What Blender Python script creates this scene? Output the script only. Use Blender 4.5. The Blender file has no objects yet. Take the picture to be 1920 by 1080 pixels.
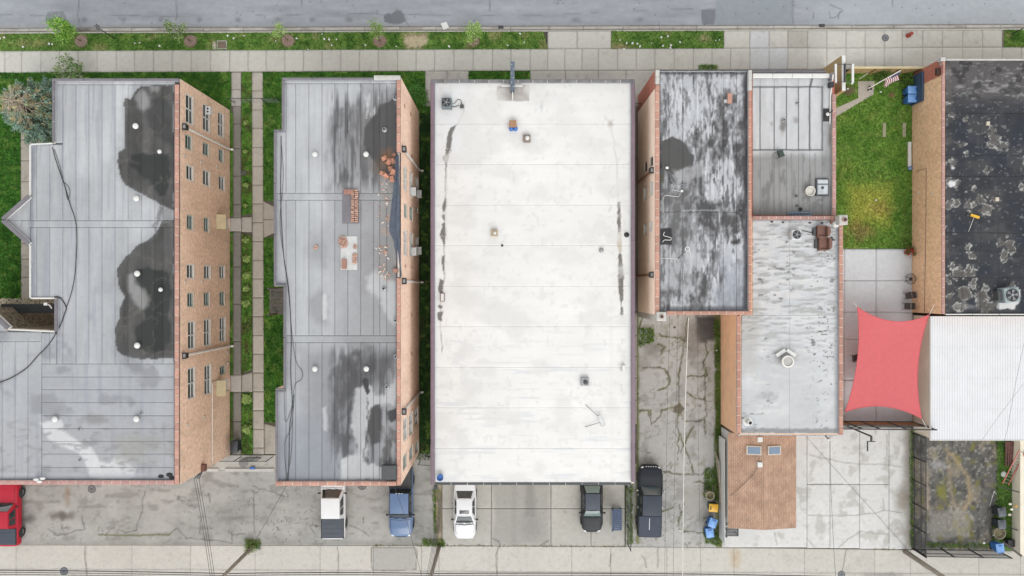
import bpy, math, random
import numpy as np
from mathutils import Vector, Matrix

# ---------------------------------------------------------------- camera, world, sun, exposure
S = 22.5            # photo pixels per metre at ground level
H = 60.0            # camera height in metres
sc = bpy.context.scene
cam_d = bpy.data.cameras.new('camera'); cam = bpy.data.objects.new('camera', cam_d)
sc.collection.objects.link(cam)
cam.location = (0, 0, H); cam.rotation_euler = (0, 0, 0)
cam_d.sensor_width = 36; cam_d.lens = 36 * S * H / 1920.0
cam_d.clip_start = 0.5; cam_d.clip_end = 2000
sc.camera = cam
sc.render.resolution_x = 1024; sc.render.resolution_y = 576
SUN_EL, SUN_AZ = math.radians(50), math.radians(165)      # azimuth clockwise from north (+Y)
world = bpy.data.worlds.new('World'); sc.world = world; world.use_nodes = True
wn = world.node_tree.nodes; wl = world.node_tree.links
bg = wn['Background']; sky = wn.new('ShaderNodeTexSky'); sky.sky_type = 'NISHITA'
sky.sun_disc = False; sky.sun_elevation = SUN_EL; sky.sun_rotation = SUN_AZ
sky.dust_density = 1.0; sky.air_density = 1.6; sky.ozone_density = 1.0
hs = wn.new('ShaderNodeHueSaturation'); hs.inputs['Saturation'].default_value = 0.05
wl.new(sky.outputs[0], hs.inputs['Color']); wl.new(hs.outputs[0], bg.inputs[0])
bg.inputs[1].default_value = 0.15
sun_d = bpy.data.lights.new('sun', 'SUN'); sun = bpy.data.objects.new('sun', sun_d)
sc.collection.objects.link(sun)
sun_d.energy = 0.5; sun_d.angle = math.radians(40); sun_d.color = (1.0, 0.975, 0.945)
sd = Vector((math.sin(SUN_AZ) * math.cos(SUN_EL), math.cos(SUN_AZ) * math.cos(SUN_EL), math.sin(SUN_EL)))
sun.rotation_euler = sd.to_track_quat('Z', 'Y').to_euler(); sun.location = sd * 120
sc.view_settings.view_transform = 'Standard'; sc.view_settings.look = 'None'
sc.view_settings.exposure = 0.98; sc.view_settings.gamma = 1.0
sc.view_settings.use_curve_mapping = False

# ---------------------------------------------------------------- helpers
R = random.Random(7)
COL = sc.collection
KA = 0.61                                   # photo brightness -> base colour

def W(px, py, h=0.0):
    s = (H - h) / H / S
    return Vector(((px - 960) * s, (540 - py) * s, h))

KW = 0.82                                   # vertical masonry
def lin1(v):
    v = max(0.0, v) / 255.0
    return v / 12.92 if v <= 0.04045 else ((v + 0.055) / 1.055) ** 2.4

def C(r, g, b, k=KA):
    return (lin1(r) * k, lin1(g) * k, lin1(b) * k, 1.0)

def lin_np(a):
    a = np.clip(a, 0, 255) / 255.0
    return np.where(a <= 0.04045, a / 12.92, ((a + 0.055) / 1.055) ** 2.4)

MATS = {}
def mat(name, rgb, rough=0.8, metal=0.0, noise=0.15, scale=3.0, bump=0.0, spec=0.5, coat=0.0, rnd=0.0, raw=False, transm=0.0, k=None):
    if name in MATS: return MATS[name]
    m = bpy.data.materials.new(name); m.use_nodes = True
    n = m.node_tree.nodes; l = m.node_tree.links; b = n['Principled BSDF']
    col = (rgb[0], rgb[1], rgb[2], 1) if raw else C(*rgb, k or KA)
    geo = n.new('ShaderNodeNewGeometry')
    t = n.new('ShaderNodeTexNoise'); t.inputs['Scale'].default_value = scale; t.inputs['Detail'].default_value = 5
    l.new(geo.outputs['Position'], t.inputs['Vector'])
    mr = n.new('ShaderNodeMapRange'); mr.inputs[1].default_value = 0.3; mr.inputs[2].default_value = 0.7
    mr.inputs[3].default_value = 1 - noise; mr.inputs[4].default_value = 1 + noise
    l.new(t.outputs[0], mr.inputs[0])
    fac = mr.outputs[0]
    if rnd:
        oi = n.new('ShaderNodeObjectInfo'); r2 = n.new('ShaderNodeMapRange')
        r2.inputs[3].default_value = 1 - rnd; r2.inputs[4].default_value = 1 + rnd
        l.new(oi.outputs['Random'], r2.inputs[0])
        mu = n.new('ShaderNodeMath'); mu.operation = 'MULTIPLY'
        l.new(fac, mu.inputs[0]); l.new(r2.outputs[0], mu.inputs[1]); fac = mu.outputs[0]
    mx = n.new('ShaderNodeVectorMath'); mx.operation = 'SCALE'; mx.inputs[0].default_value = col[:3]
    l.new(fac, mx.inputs['Scale']); l.new(mx.outputs[0], b.inputs['Base Color'])
    b.inputs['Roughness'].default_value = rough; b.inputs['Metallic'].default_value = metal
    b.inputs['Specular IOR Level'].default_value = spec
    if coat: b.inputs['Coat Weight'].default_value = coat; b.inputs['Coat Roughness'].default_value = 0.08
    if transm: b.inputs['Transmission Weight'].default_value = transm
    if bump:
        bp = n.new('ShaderNodeBump'); bp.inputs['Strength'].default_value = bump; bp.inputs['Distance'].default_value = 0.02
        t2 = n.new('ShaderNodeTexNoise'); t2.inputs['Scale'].default_value = scale * 6; t2.inputs['Detail'].default_value = 4
        l.new(geo.outputs['Position'], t2.inputs['Vector'])
        l.new(t2.outputs[0], bp.inputs['Height']); l.new(bp.outputs[0], b.inputs['Normal'])
    MATS[name] = m
    return m

def mat_attr(name, rough=0.85, n1=0.10, s1=5.0, n2=0.14, s2=26.0, bump=0.25, spec=0.35, trans=0.0):
    """base colour from the mesh's own wear/colour attribute, with fine grain"""
    if name in MATS: return MATS[name]
    m = bpy.data.materials.new(name); m.use_nodes = True
    n = m.node_tree.nodes; l = m.node_tree.links; b = n['Principled BSDF']
    at = n.new('ShaderNodeAttribute'); at.attribute_name = 'Col'
    geo = n.new('ShaderNodeNewGeometry'); prev = None
    for amp, s in ((n1, s1), (n2, s2)):
        t = n.new('ShaderNodeTexNoise'); t.inputs['Scale'].default_value = s; t.inputs['Detail'].default_value = 6
        t.inputs['Roughness'].default_value = 0.65
        l.new(geo.outputs['Position'], t.inputs['Vector'])
        mr = n.new('ShaderNodeMapRange'); mr.inputs[1].default_value = 0.3; mr.inputs[2].default_value = 0.7
        mr.inputs[3].default_value = 1 - amp; mr.inputs[4].default_value = 1 + amp
        l.new(t.outputs[0], mr.inputs[0])
        if prev is None: prev = mr.outputs[0]
        else:
            mu = n.new('ShaderNodeMath'); mu.operation = 'MULTIPLY'
            l.new(prev, mu.inputs[0]); l.new(mr.outputs[0], mu.inputs[1]); prev = mu.outputs[0]
        last = t
    mx = n.new('ShaderNodeVectorMath'); mx.operation = 'SCALE'
    l.new(at.outputs['Color'], mx.inputs[0]); l.new(prev, mx.inputs['Scale'])
    l.new(mx.outputs[0], b.inputs['Base Color'])
    b.inputs['Roughness'].default_value = rough; b.inputs['Specular IOR Level'].default_value = spec
    if bump:
        bp = n.new('ShaderNodeBump'); bp.inputs['Strength'].default_value = bump; bp.inputs['Distance'].default_value = 0.015
        l.new(last.outputs[0], bp.inputs['Height']); l.new(bp.outputs[0], b.inputs['Normal'])
    if trans:
        tr = n.new('ShaderNodeBsdfTranslucent'); ms = n.new('ShaderNodeMixShader'); ms.inputs[0].default_value = trans
        l.new(mx.outputs[0], tr.inputs[0]); l.new(b.outputs[0], ms.inputs[1]); l.new(tr.outputs[0], ms.inputs[2])
        l.new(ms.outputs[0], n['Material Output'].inputs[0])
    MATS[name] = m
    return m

def mat_brick(name, c1, c2, mortar, stain=(120, 95, 80), stain_amt=0.35, rough=0.9, seed=0.0):
    if name in MATS: return MATS[name]
    m = bpy.data.materials.new(name); m.use_nodes = True
    n = m.node_tree.nodes; l = m.node_tree.links; b = n['Principled BSDF']
    geo = n.new('ShaderNodeNewGeometry'); sp = n.new('ShaderNodeSeparateXYZ'); l.new(geo.outputs['Position'], sp.inputs[0])
    ad = n.new('ShaderNodeMath'); l.new(sp.outputs[0], ad.inputs[0]); l.new(sp.outputs[1], ad.inputs[1])
    cb = n.new('ShaderNodeCombineXYZ'); l.new(ad.outputs[0], cb.inputs[0]); l.new(sp.outputs[2], cb.inputs[1])
    br = n.new('ShaderNodeTexBrick'); l.new(cb.outputs[0], br.inputs['Vector'])
    br.inputs['Scale'].default_value = 1.0; br.inputs['Brick Width'].default_value = 0.21; br.inputs['Row Height'].default_value = 0.072
    br.inputs['Mortar Size'].default_value = 0.010; br.inputs['Color1'].default_value = C(*c1, KW); br.inputs['Color2'].default_value = C(*c2, KW)
    br.inputs['Mortar'].default_value = C(*mortar, KW); br.inputs['Bias'].default_value = -0.1
    t = n.new('ShaderNodeTexNoise'); t.inputs['Scale'].default_value = 0.55; t.inputs['Detail'].default_value = 8; t.inputs['Roughness'].default_value = 0.7
    mp = n.new('ShaderNodeMapping'); mp.inputs['Scale'].default_value = (1, 1, 0.35); mp.inputs['Location'].default_value = (seed, seed, 0)
    l.new(geo.outputs['Position'], mp.inputs[0]); l.new(mp.outputs[0], t.inputs['Vector'])
    mr = n.new('ShaderNodeMapRange'); mr.inputs[1].default_value = 0.45; mr.inputs[2].default_value = 0.75; mr.inputs[4].default_value = stain_amt
    l.new(t.outputs[0], mr.inputs[0])
    mx = n.new('ShaderNodeMix'); mx.data_type = 'RGBA'; l.new(mr.outputs[0], mx.inputs[0]); l.new(br.outputs[0], mx.inputs[6])
    mx.inputs[7].default_value = C(*stain, KW)
    t2 = n.new('ShaderNodeTexNoise'); t2.inputs['Scale'].default_value = 4; t2.inputs['Detail'].default_value = 6
    l.new(geo.outputs['Position'], t2.inputs['Vector'])
    mr2 = n.new('ShaderNodeMapRange'); mr2.inputs[1].default_value = 0.3; mr2.inputs[2].default_value = 0.7; mr2.inputs[3].default_value = 0.82; mr2.inputs[4].default_value = 1.18
    l.new(t2.outputs[0], mr2.inputs[0])
    vs = n.new('ShaderNodeVectorMath'); vs.operation = 'SCALE'; l.new(mx.outputs[2], vs.inputs[0]); l.new(mr2.outputs[0], vs.inputs['Scale'])
    l.new(vs.outputs[0], b.inputs['Base Color']); b.inputs['Roughness'].default_value = rough
    bp = n.new('ShaderNodeBump'); bp.inputs['Strength'].default_value = 0.4; bp.inputs['Distance'].default_value = 0.01
    l.new(br.outputs['Fac'], bp.inputs['Height']); bp.invert = True; l.new(bp.outputs[0], b.inputs['Normal'])
    MATS[name] = m
    return m

def mat_shingle(name, c1, c2, gap):
    m = bpy.data.materials.new(name); m.use_nodes = True
    n = m.node_tree.nodes; l = m.node_tree.links; b = n['Principled BSDF']
    geo = n.new('ShaderNodeNewGeometry'); sp = n.new('ShaderNodeSeparateXYZ'); l.new(geo.outputs['Position'], sp.inputs[0])
    cb = n.new('ShaderNodeCombineXYZ'); l.new(sp.outputs[1], cb.inputs[0]); l.new(sp.outputs[0], cb.inputs[1])
    br = n.new('ShaderNodeTexBrick'); l.new(cb.outputs[0], br.inputs['Vector'])
    br.inputs['Scale'].default_value = 1; br.inputs['Brick Width'].default_value = 0.3; br.inputs['Row Height'].default_value = 0.14
    br.inputs['Mortar Size'].default_value = 0.012; br.inputs['Color1'].default_value = C(*c1); br.inputs['Color2'].default_value = C(*c2); br.inputs['Mortar'].default_value = C(*gap)
    t2 = n.new('ShaderNodeTexNoise'); t2.inputs['Scale'].default_value = 1.1; t2.inputs['Detail'].default_value = 8; l.new(geo.outputs['Position'], t2.inputs['Vector'])
    mr2 = n.new('ShaderNodeMapRange'); mr2.inputs[1].default_value = 0.3; mr2.inputs[2].default_value = 0.7; mr2.inputs[3].default_value = 0.8; mr2.inputs[4].default_value = 1.15
    l.new(t2.outputs[0], mr2.inputs[0])
    vs = n.new('ShaderNodeVectorMath'); vs.operation = 'SCALE'; l.new(br.outputs[0], vs.inputs[0]); l.new(mr2.outputs[0], vs.inputs['Scale'])
    l.new(vs.outputs[0], b.inputs['Base Color']); b.inputs['Roughness'].default_value = 0.95
    bp = n.new('ShaderNodeBump'); bp.inputs['Strength'].default_value = 0.5; bp.inputs['Distance'].default_value = 0.012; bp.invert = True
    l.new(br.outputs['Fac'], bp.inputs['Height']); l.new(bp.outputs[0], b.inputs['Normal'])
    MATS[name] = m
    return m

# --- numpy noise and masks (used to lay out stains, cracks, moss on sheets)
def _hash(xi, yi, seed):
    n = (xi * 374761393 + yi * 668265263 + seed * 1442695041) & 0xffffffff
    n = ((n ^ (n >> 13)) * 1274126177) & 0xffffffff
    return ((n ^ (n >> 16)) & 0xffffff) / float(0xffffff)
def vnoise(x, y, seed=0):
    xf = np.floor(x); yf = np.floor(y); xi = xf.astype(np.int64); yi = yf.astype(np.int64)
    u = x - xf; v = y - yf; u = u * u * (3 - 2 * u); v = v * v * (3 - 2 * v)
    a = _hash(xi, yi, seed); b = _hash(xi + 1, yi, seed); c = _hash(xi, yi + 1, seed); d = _hash(xi + 1, yi + 1, seed)
    return (a * (1 - u) + b * u) * (1 - v) + (c * (1 - u) + d * u) * v
def fbm(X, Y, sx, sy=None, o=4, seed=0):
    sy = sy or sx; r = 0; a = 0.5; t = 0
    x = X / sx; y = Y / sy
    for i in range(o):
        r = r + a * vnoise(x + 17.3 * i, y - 9.1 * i, seed + i * 13); t += a; a *= 0.5; x = x * 2.03; y = y * 2.03
    return r / t
def sm(a, lo, hi):
    t = np.clip((a - lo) / (hi - lo), 0, 1); return t * t * (3 - 2 * t)
def sdpoly(X, Y, pts):
    n = len(pts); d = np.full(X.shape, 1e9); ins = np.zeros(X.shape, bool)
    for i in range(n):
        x0, y0 = pts[i]; x1, y1 = pts[(i + 1) % n]
        ex, ey = x1 - x0, y1 - y0; wx = X - x0; wy = Y - y0
        t = np.clip((wx * ex + wy * ey) / (ex * ex + ey * ey + 1e-9), 0, 1)
        d = np.minimum(d, (wx - ex * t) ** 2 + (wy - ey * t) ** 2)
        if abs(ey) > 1e-9:
            c = (y0 > Y) != (y1 > Y); ins ^= c & (X < ex * (Y - y0) / ey + x0)
    d = np.sqrt(d); return np.where(ins, -d, d)
def blob(X, Y, pts, soft=3.0, amp=5.0, nsc=16.0, seed=0):
    out = np.zeros(X.shape); xs = [p[0] for p in pts]; ys = [p[1] for p in pts]; m = soft + amp + 2
    k = (X > min(xs) - m) & (X < max(xs) + m) & (Y > min(ys) - m) & (Y < max(ys) + m)
    if not k.any(): return out
    x = X[k]; y = Y[k]
    if amp:
        jx = x + 2 * amp * (fbm(x, y, nsc, o=4, seed=seed + 3) - 0.5); jy = y + 2 * amp * (fbm(x, y, nsc, o=4, seed=seed + 57) - 0.5)
    else: jx, jy = x, y
    out[k] = np.clip(0.5 - sdpoly(jx, jy, pts) / soft, 0, 1); return out
def rect(X, Y, x0, y0, x1, y1, soft=3.0, amp=4.0, nsc=16.0, seed=0):
    return blob(X, Y, [(x0, y0), (x1, y0), (x1, y1), (x0, y1)], soft, amp, nsc, seed)
def ell(X, Y, cx, cy, rx, ry, soft=0.4, amp=0.25, nsc=12.0, seed=0):
    d = np.sqrt(((X - cx) / rx) ** 2 + ((Y - cy) / ry) ** 2) + amp * 2 * (fbm(X, Y, nsc, o=4, seed=seed) - 0.5)
    return 1 - sm(d, 1 - soft, 1 + soft * 0.3)
def line(X, Y, pts, w=1.2, amp=1.5, nsc=7.0, soft=0.8, seed=0):
    w = max(w, 1.5); soft = max(soft, 1.8)
    out = np.zeros(X.shape); xs = [p[0] for p in pts]; ys = [p[1] for p in pts]; m = w + amp + 2
    k = (X > min(xs) - m) & (X < max(xs) + m) & (Y > min(ys) - m) & (Y < max(ys) + m)
    if not k.any(): return out
    x = X[k]; y = Y[k]
    if amp:
        a = x + 2 * amp * (fbm(x, y, nsc, o=3, seed=seed + 5) - 0.5); b = y + 2 * amp * (fbm(x, y, nsc, o=3, seed=seed + 91) - 0.5)
    else: a, b = x, y
    d = np.full(x.shape, 1e9)
    for i in range(len(pts) - 1):
        x0, y0 = pts[i]; x1, y1 = pts[i + 1]; ex, ey = x1 - x0, y1 - y0
        t = np.clip(((a - x0) * ex + (b - y0) * ey) / (ex * ex + ey * ey + 1e-9), 0, 1)
        d = np.minimum(d, np.hypot(a - x0 - ex * t, b - y0 - ey * t))
    out[k] = np.clip(0.5 - (d - w / 2) / soft, 0, 1); return out
def mixc(c, m, rgb, a=1.0):
    m = (m * a)[..., None]; return c * (1 - m) + np.array(rgb, float) * m
def flat(X, rgb):
    return np.ones(X.shape + (1,)) * np.array(rgb, float)

# --- mesh building
def fast_mesh(name, V, F, cols=None, smooth=False):
    me = bpy.data.meshes.new(name); V = np.asarray(V, np.float32); F = np.asarray(F, np.int32); k = F.shape[1]
    me.vertices.add(len(V)); me.vertices.foreach_set('co', V.ravel())
    me.loops.add(F.size); me.loops.foreach_set('vertex_index', F.ravel())
    me.polygons.add(len(F)); me.polygons.foreach_set('loop_start', np.arange(0, F.size, k, dtype=np.int32))
    me.polygons.foreach_set('loop_total', np.full(len(F), k, np.int32))
    if smooth: me.polygons.foreach_set('use_smooth', np.ones(len(F), bool))
    me.update(calc_edges=True)
    if cols is not None:
        a = me.attributes.new('Col', 'FLOAT_COLOR', 'POINT'); cc = np.ones((len(V), 4), np.float32); cc[:, :3] = cols
        a.data.foreach_set('color', cc.ravel())
    return me

def link(name, me, material=None, parent=None, **tags):
    o = bpy.data.objects.new(name, me); COL.objects.link(o)
    if material is not None and me is not None and len(me.materials) == 0: me.materials.append(material)
    if parent is not None:
        o.parent = parent
        if not parent.get('_local'): o.matrix_parent_inverse = Matrix.Translation(-parent.location)
    for k, v in tags.items():
        if v is not None: o[k] = v
    return o
def tag(o, label=None, category=None, group=None, kind=None):
    for k, v in (('label', label), ('category', category), ('group', group), ('kind', kind)):
        if v: o[k] = v
    return o
def thing(name, loc, label=None, category=None, group=None, rotz=0.0, local=False):
    o = bpy.data.objects.new(name, None); COL.objects.link(o); o.location = loc; o.rotation_euler = (0, 0, rotz)
    o.empty_display_size = 0.2
    if local: o['_local'] = 1
    return tag(o, label, category, group)

def sheet(name, quad, h, res, paint, material, parent=None, thick=0.03, relief=None, kind=None, seed=0):
    q = [np.array(p, float) for p in quad]                      # tl tr br bl in photo pixels at height h
    s = (H - h) / H / S
    lu = max(np.hypot(*(q[1] - q[0])), np.hypot(*(q[2] - q[3]))) * s; lv = max(np.hypot(*(q[3] - q[0])), np.hypot(*(q[2] - q[1]))) * s
    nu = max(2, int(lu / res) + 1); nv = max(2, int(lv / res) + 1)
    u = np.linspace(0, 1, nu); v = np.linspace(0, 1, nv); U, Vv = np.meshgrid(u, v)
    P = ((1 - U) * (1 - Vv))[..., None] * q[0] + (U * (1 - Vv))[..., None] * q[1] + (U * Vv)[..., None] * q[2] + ((1 - U) * Vv)[..., None] * q[3]
    X, Y = P[..., 0], P[..., 1]
    c = lin_np(paint(X, Y)) * KA
    z = np.full(X.shape, h)
    if relief is not None: z = z + relief(X, Y)
    X = np.pad(X, 1, mode='edge'); Y = np.pad(Y, 1, mode='edge'); z = np.pad(z, 1, mode='edge')
    c = np.pad(c, ((1, 1), (1, 1), (0, 0)), mode='edge')
    z[0] -= thick; z[-1] -= thick; z[1:-1, 0] -= thick; z[1:-1, -1] -= thick
    Vt = np.stack([(X - 960) * s, (540 - Y) * s, z], -1).reshape(-1, 3)
    nu += 2; nv += 2; i = np.arange(nu * nv).reshape(nv, nu)
    F = np.stack([i[1:, :-1], i[1:, 1:], i[:-1, 1:], i[:-1, :-1]], -1).reshape(-1, 4)
    me = fast_mesh(name, Vt, F, c.reshape(-1, 3))
    return link(name, me, material, parent, kind=kind)

class MB:
    def __init__(s): s.v = []; s.f = []
    def add(s, verts, faces):
        o = len(s.v); s.v += [tuple(p) for p in verts]; s.f += [tuple(i + o for i in f) for f in faces]; return s
    def box(s, x0, y0, z0, x1, y1, z1):
        return s.add([(x0, y0, z0), (x1, y0, z0), (x1, y1, z0), (x0, y1, z0), (x0, y0, z1), (x1, y0, z1), (x1, y1, z1), (x0, y1, z1)],
                     [(0, 3, 2, 1), (4, 5, 6, 7), (0, 1, 5, 4), (1, 2, 6, 5), (2, 3, 7, 6), (3, 0, 4, 7)])
    def cbox(s, x0, y0, z0, x1, y1, z1, b=0.02):          # box with chamfered top
        return s.add([(x0, y0, z0), (x1, y0, z0), (x1, y1, z0), (x0, y1, z0), (x0, y0, z1 - b), (x1, y0, z1 - b), (x1, y1, z1 - b), (x0, y1, z1 - b),
                      (x0 + b, y0 + b, z1), (x1 - b, y0 + b, z1), (x1 - b, y1 - b, z1), (x0 + b, y1 - b, z1)],
                     [(0, 3, 2, 1), (0, 1, 5, 4), (1, 2, 6, 5), (2, 3, 7, 6), (3, 0, 4, 7), (4, 5, 9, 8), (5, 6, 10, 9), (6, 7, 11, 10), (7, 4, 8, 11), (8, 9, 10, 11)])
    def prism(s, pts, z0, z1):
        n = len(pts); a = sum(pts[i][0] * pts[(i + 1) % n][1] - pts[(i + 1) % n][0] * pts[i][1] for i in range(n))
        if a < 0: pts = pts[::-1]
        return s.add([(p[0], p[1], z0) for p in pts] + [(p[0], p[1], z1) for p in pts],
                     [tuple(range(n, 2 * n)), tuple(range(n - 1, -1, -1))] + [(i, (i + 1) % n, n + (i + 1) % n, n + i) for i in range(n)])
    def cyl(s, cx, cy, z0, z1, r0, r1=None, n=16, rings=None):
        prof = rings or [(r0, z0), (r1 if r1 is not None else r0, z1)]
        o = []; F = []
        for r, z in prof: o += [(cx + r * math.cos(2 * math.pi * i / n), cy + r * math.sin(2 * math.pi * i / n), z) for i in range(n)]
        for k in range(len(prof) - 1): F += [(k * n + i, k * n + (i + 1) % n, (k + 1) * n + (i + 1) % n, (k + 1) * n + i) for i in range(n)]
        F += [tuple(range(n - 1, -1, -1)), tuple(range((len(prof) - 1) * n, len(prof) * n))]
        return s.add(o, F)
    def tube(s, pts, r, n=6, r1=None):
        pts = [Vector(p) for p in pts]; m = len(pts); o = []; F = []
        up = None
        for k, p in enumerate(pts):
            d = (pts[min(k + 1, m - 1)] - pts[max(k - 1, 0)]).normalized()
            if up is None or abs(up.dot(d)) > 0.95: up = Vector((0, 0, 1)) if abs(d.z) < 0.9 else Vector((1, 0, 0))
            a = d.cross(up).normalized(); b = a.cross(d).normalized()
            rr = r if r1 is None else r + (r1 - r) * k / (m - 1)
            o += [p + a * (rr * math.cos(2 * math.pi * i / n)) + b * (rr * math.sin(2 * math.pi * i / n)) for i in range(n)]
        for k in range(m - 1): F += [(k * n + i, k * n + (i + 1) % n, (k + 1) * n + (i + 1) % n, (k + 1) * n + i) for i in range(n)]
        F += [tuple(range(n - 1, -1, -1)), tuple(range((m - 1) * n, m * n))]
        return s.add(o, F)
    def beam(s, p, q, w, t):                                 # square bar between two points
        p = Vector(p); q = Vector(q); d = (q - p).normalized(); up = Vector((0, 0, 1)) if abs(d.z) < 0.95 else Vector((0, 1, 0))
        a = d.cross(up).normalized() * w / 2; b = a.cross(d).normalized() * t / 2
        vs = [p - a - b, p + a - b, p + a + b, p - a + b, q - a - b, q + a - b, q + a + b, q - a + b]
        return s.add(vs, [(3, 2, 1, 0), (4, 5, 6, 7), (0, 1, 5, 4), (1, 2, 6, 5), (2, 3, 7, 6), (3, 0, 4, 7)])
    def ball(s, cx, cy, cz, rx, ry, rz, n=12, m=8, zmin=-1.0):
        prof = []; o = []; F = []
        for k in range(m + 1):
            a = math.asin(max(-1, zmin)) + (math.pi / 2 - math.asin(max(-1, zmin))) * k / m
            prof.append((math.cos(a), math.sin(a)))
        for r, z in prof: o += [(cx + rx * r * math.cos(2 * math.pi * i / n), cy + ry * r * math.sin(2 * math.pi * i / n), cz + rz * z) for i in range(n)]
        for k in range(m): F += [(k * n + i, k * n + (i + 1) % n, (k + 1) * n + (i + 1) % n, (k + 1) * n + i) for i in range(n)]
        F += [tuple(range(n - 1, -1, -1)), tuple(range(m * n, (m + 1) * n))]
        return s.add(o, F)
    def build(s, name, material, parent=None, smooth=False, **tags):
        me = bpy.data.meshes.new(name); me.from_pydata(s.v, [], s.f); me.update()
        if smooth: me.polygons.foreach_set('use_smooth', [True] * len(me.polygons))
        return link(name, me, material, parent, **tags)

def curve_pts(pts, n=6):
    """Catmull-Rom through 3D points"""
    P = [Vector(p) for p in pts]; P = [P[0] * 2 - P[1]] + P + [P[-1] * 2 - P[-2]]; out = []
    for i in range(1, len(P) - 2):
        for k in range(n):
            t = k / n; a, b, c, d = P[i - 1:i + 3]
            out.append(0.5 * ((2 * b) + (c - a) * t + (2 * a - 5 * b + 4 * c - d) * t * t + (3 * b - a - 3 * c + d) * t ** 3))
    out.append(P[-2]); return out
# ================================================================= THE SETTING
M_CONC = mat_attr('concrete_worn', 0.9, 0.07, 3.0, 0.10, 22, 0.25)
M_ASPH = mat_attr('asphalt_worn', 0.92, 0.06, 2.0, 0.16, 34, 0.4)
M_SOIL = mat_attr('soil_and_turf', 0.95, 0.16, 4.0, 0.28, 30, 0.5)
M_GRASS = mat_attr('grass_blades', 0.7, 0.10, 4.0, 0.10, 30, 0.0, trans=0.25)
M_JOINT = mat('joint_dirt', (138, 132, 122), 0.95, noise=0.25, scale=2)
M_DARKBED = mat('damp_joint', (104, 99, 88), 0.95, noise=0.25, scale=2)

g = MB(); g.add([(-700, -700, -0.25), (700, -700, -0.25), (700, 700, -0.25), (-700, 700, -0.25)], [(0, 1, 2, 3)])
ground = g.build('ground', mat('ground_earth', (120, 118, 104), 0.95, noise=0.3, scale=0.3), kind='structure')

def bed(name, pts, h, material=None, thick=0.1, kind='structure'):
    m = MB(); m.prism([tuple(W(p[0], p[1], h)[:2]) for p in pts], h - thick, h)
    o = m.build(name, material or M_JOINT, kind=kind); return o

def conc(base, seed=0, var=8, spots=0.0, extra=None):
    def f(X, Y):
        c = flat(X, base)
        n = fbm(X, Y, 40, o=5, seed=seed) - 0.5; n2 = fbm(X, Y, 7, o=4, seed=seed + 9) - 0.5
        c = c + (n * 2.4 * var + n2 * 1.2 * var)[..., None]
        if spots: c = mixc(c, sm(fbm(X, Y, 10, o=5, seed=seed + 21), 0.62, 0.75), (120, 116, 108), spots)
        if extra: c = extra(X, Y, c)
        return c
    return f
TOP = lambda y0: (lambda x: y0 - 0.0036 * x)
def band(name, x0, x1, ya, yb, h, res, paint, material, parent=None, gap=0.0, **k):
    fa = ya if callable(ya) else (lambda x: ya); fb = yb if callable(yb) else (lambda x: yb)
    return sheet(name, [(x0 + gap, fa(x0) + gap), (x1 - gap, fa(x1) + gap), (x1 - gap, fb(x1) - gap), (x0 + gap, fb(x0) - gap)], h, res, paint, material, parent, **k)

# ---- street
def street_paint(X, Y):
    c = flat(X, (164, 168, 174))
    c = c + (fbm(X, Y, 130, 14, o=4, seed=3) - 0.5)[..., None] * 26 + (fbm(X, Y, 18, 5, o=4, seed=4) - 0.5)[..., None] * 16
    c = mixc(c, sm(X, 1395, 1500) * 0 + sm(X, 1440, 1620), (188, 194, 199), 0.55)
    c = mixc(c, rect(X, Y, 1342, -80, 1486, 47, 1.5, 0.6), (150, 158, 165), 0.8)
    for i, (x, w) in enumerate(((92, 9), (158, 7), (232, 6), (302, 7), (375, 7), (446, 7), (522, 9), (585, 7), (655, 10), (1080, 9), (1200, 7))):
        c = mixc(c, ell(X, Y, x, 37, w, 6, 0.9, 0.3, 9, i), (128, 132, 138), 0.75)
    c = mixc(c, sm(Y + 6 * (fbm(X, Y, 60, 9, seed=8) - 0.5), 40, 53), (150, 150, 150), 0.5)
    c = mixc(c, blob(X, Y, [(720, 30), (728, 24), (735, 25), (743, 18), (752, 19), (758, 28), (760, 40), (748, 45), (732, 44), (721, 41)], 1.5, 1.5), (118, 122, 126), 0.9)
    c = mixc(c, blob(X, Y, [(1315, 18), (1341, 17), (1341, 46), (1316, 46)], 1.5, 1.5), (122, 127, 133), 0.85)
    c = mixc(c, blob(X, Y, [(90, 22), (120, 20), (125, 38), (112, 42), (90, 44), (84, 38)], 1.8, 2.0), (135, 139, 145), 0.85)
    for i, p in enumerate(([(331, -40), (331, 38)], [(566, -30), (567, 10)], [(602, -30), (603, 6)], [(918, -30), (918, 20)], [(1486, -30), (1486, 46)], [(760, 38), (770, 55)],
                           [(148, 0), (146, 30), (150, 52)], [(1676, -20), (1673, 12)], [(1556, 8), (1580, 20), (1570, 30), (1560, 34)], [(1525, 25), (1526, 35)], [(1555, 22), (1556, 34)], [(1572, 26), (1572, 35)])):
        c = mixc(c, line(X, Y, p, 1.1, 1.2, 9, 0.9, i), (105, 108, 112), 0.8)
    c = mixc(c, line(X, Y, [(-100, 27), (300, 30), (720, 26), (960, 30), (1300, 16)], 0.8, 2.5, 40, 0.8, 31) * sm(fbm(X, Y, 40, o=2, seed=5), 0.45, 0.6), (118, 122, 128), 0.7)
    c = mixc(c, (fbm(X, Y, 3.2, o=2, seed=77) > 0.885).astype(float), (80, 84, 88), 0.6)
    return c
street = sheet('street', [(-160, -75), (2080, -75), (2080, 44.5), (-160, 53)], -0.11, 0.10, street_paint, M_ASPH, kind='structure')
sheet('street', [(-160, -430), (2080, -430), (2080, -75.6), (-160, -75.6)], -0.111, 0.6, street_paint, M_ASPH, kind='structure')

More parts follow.
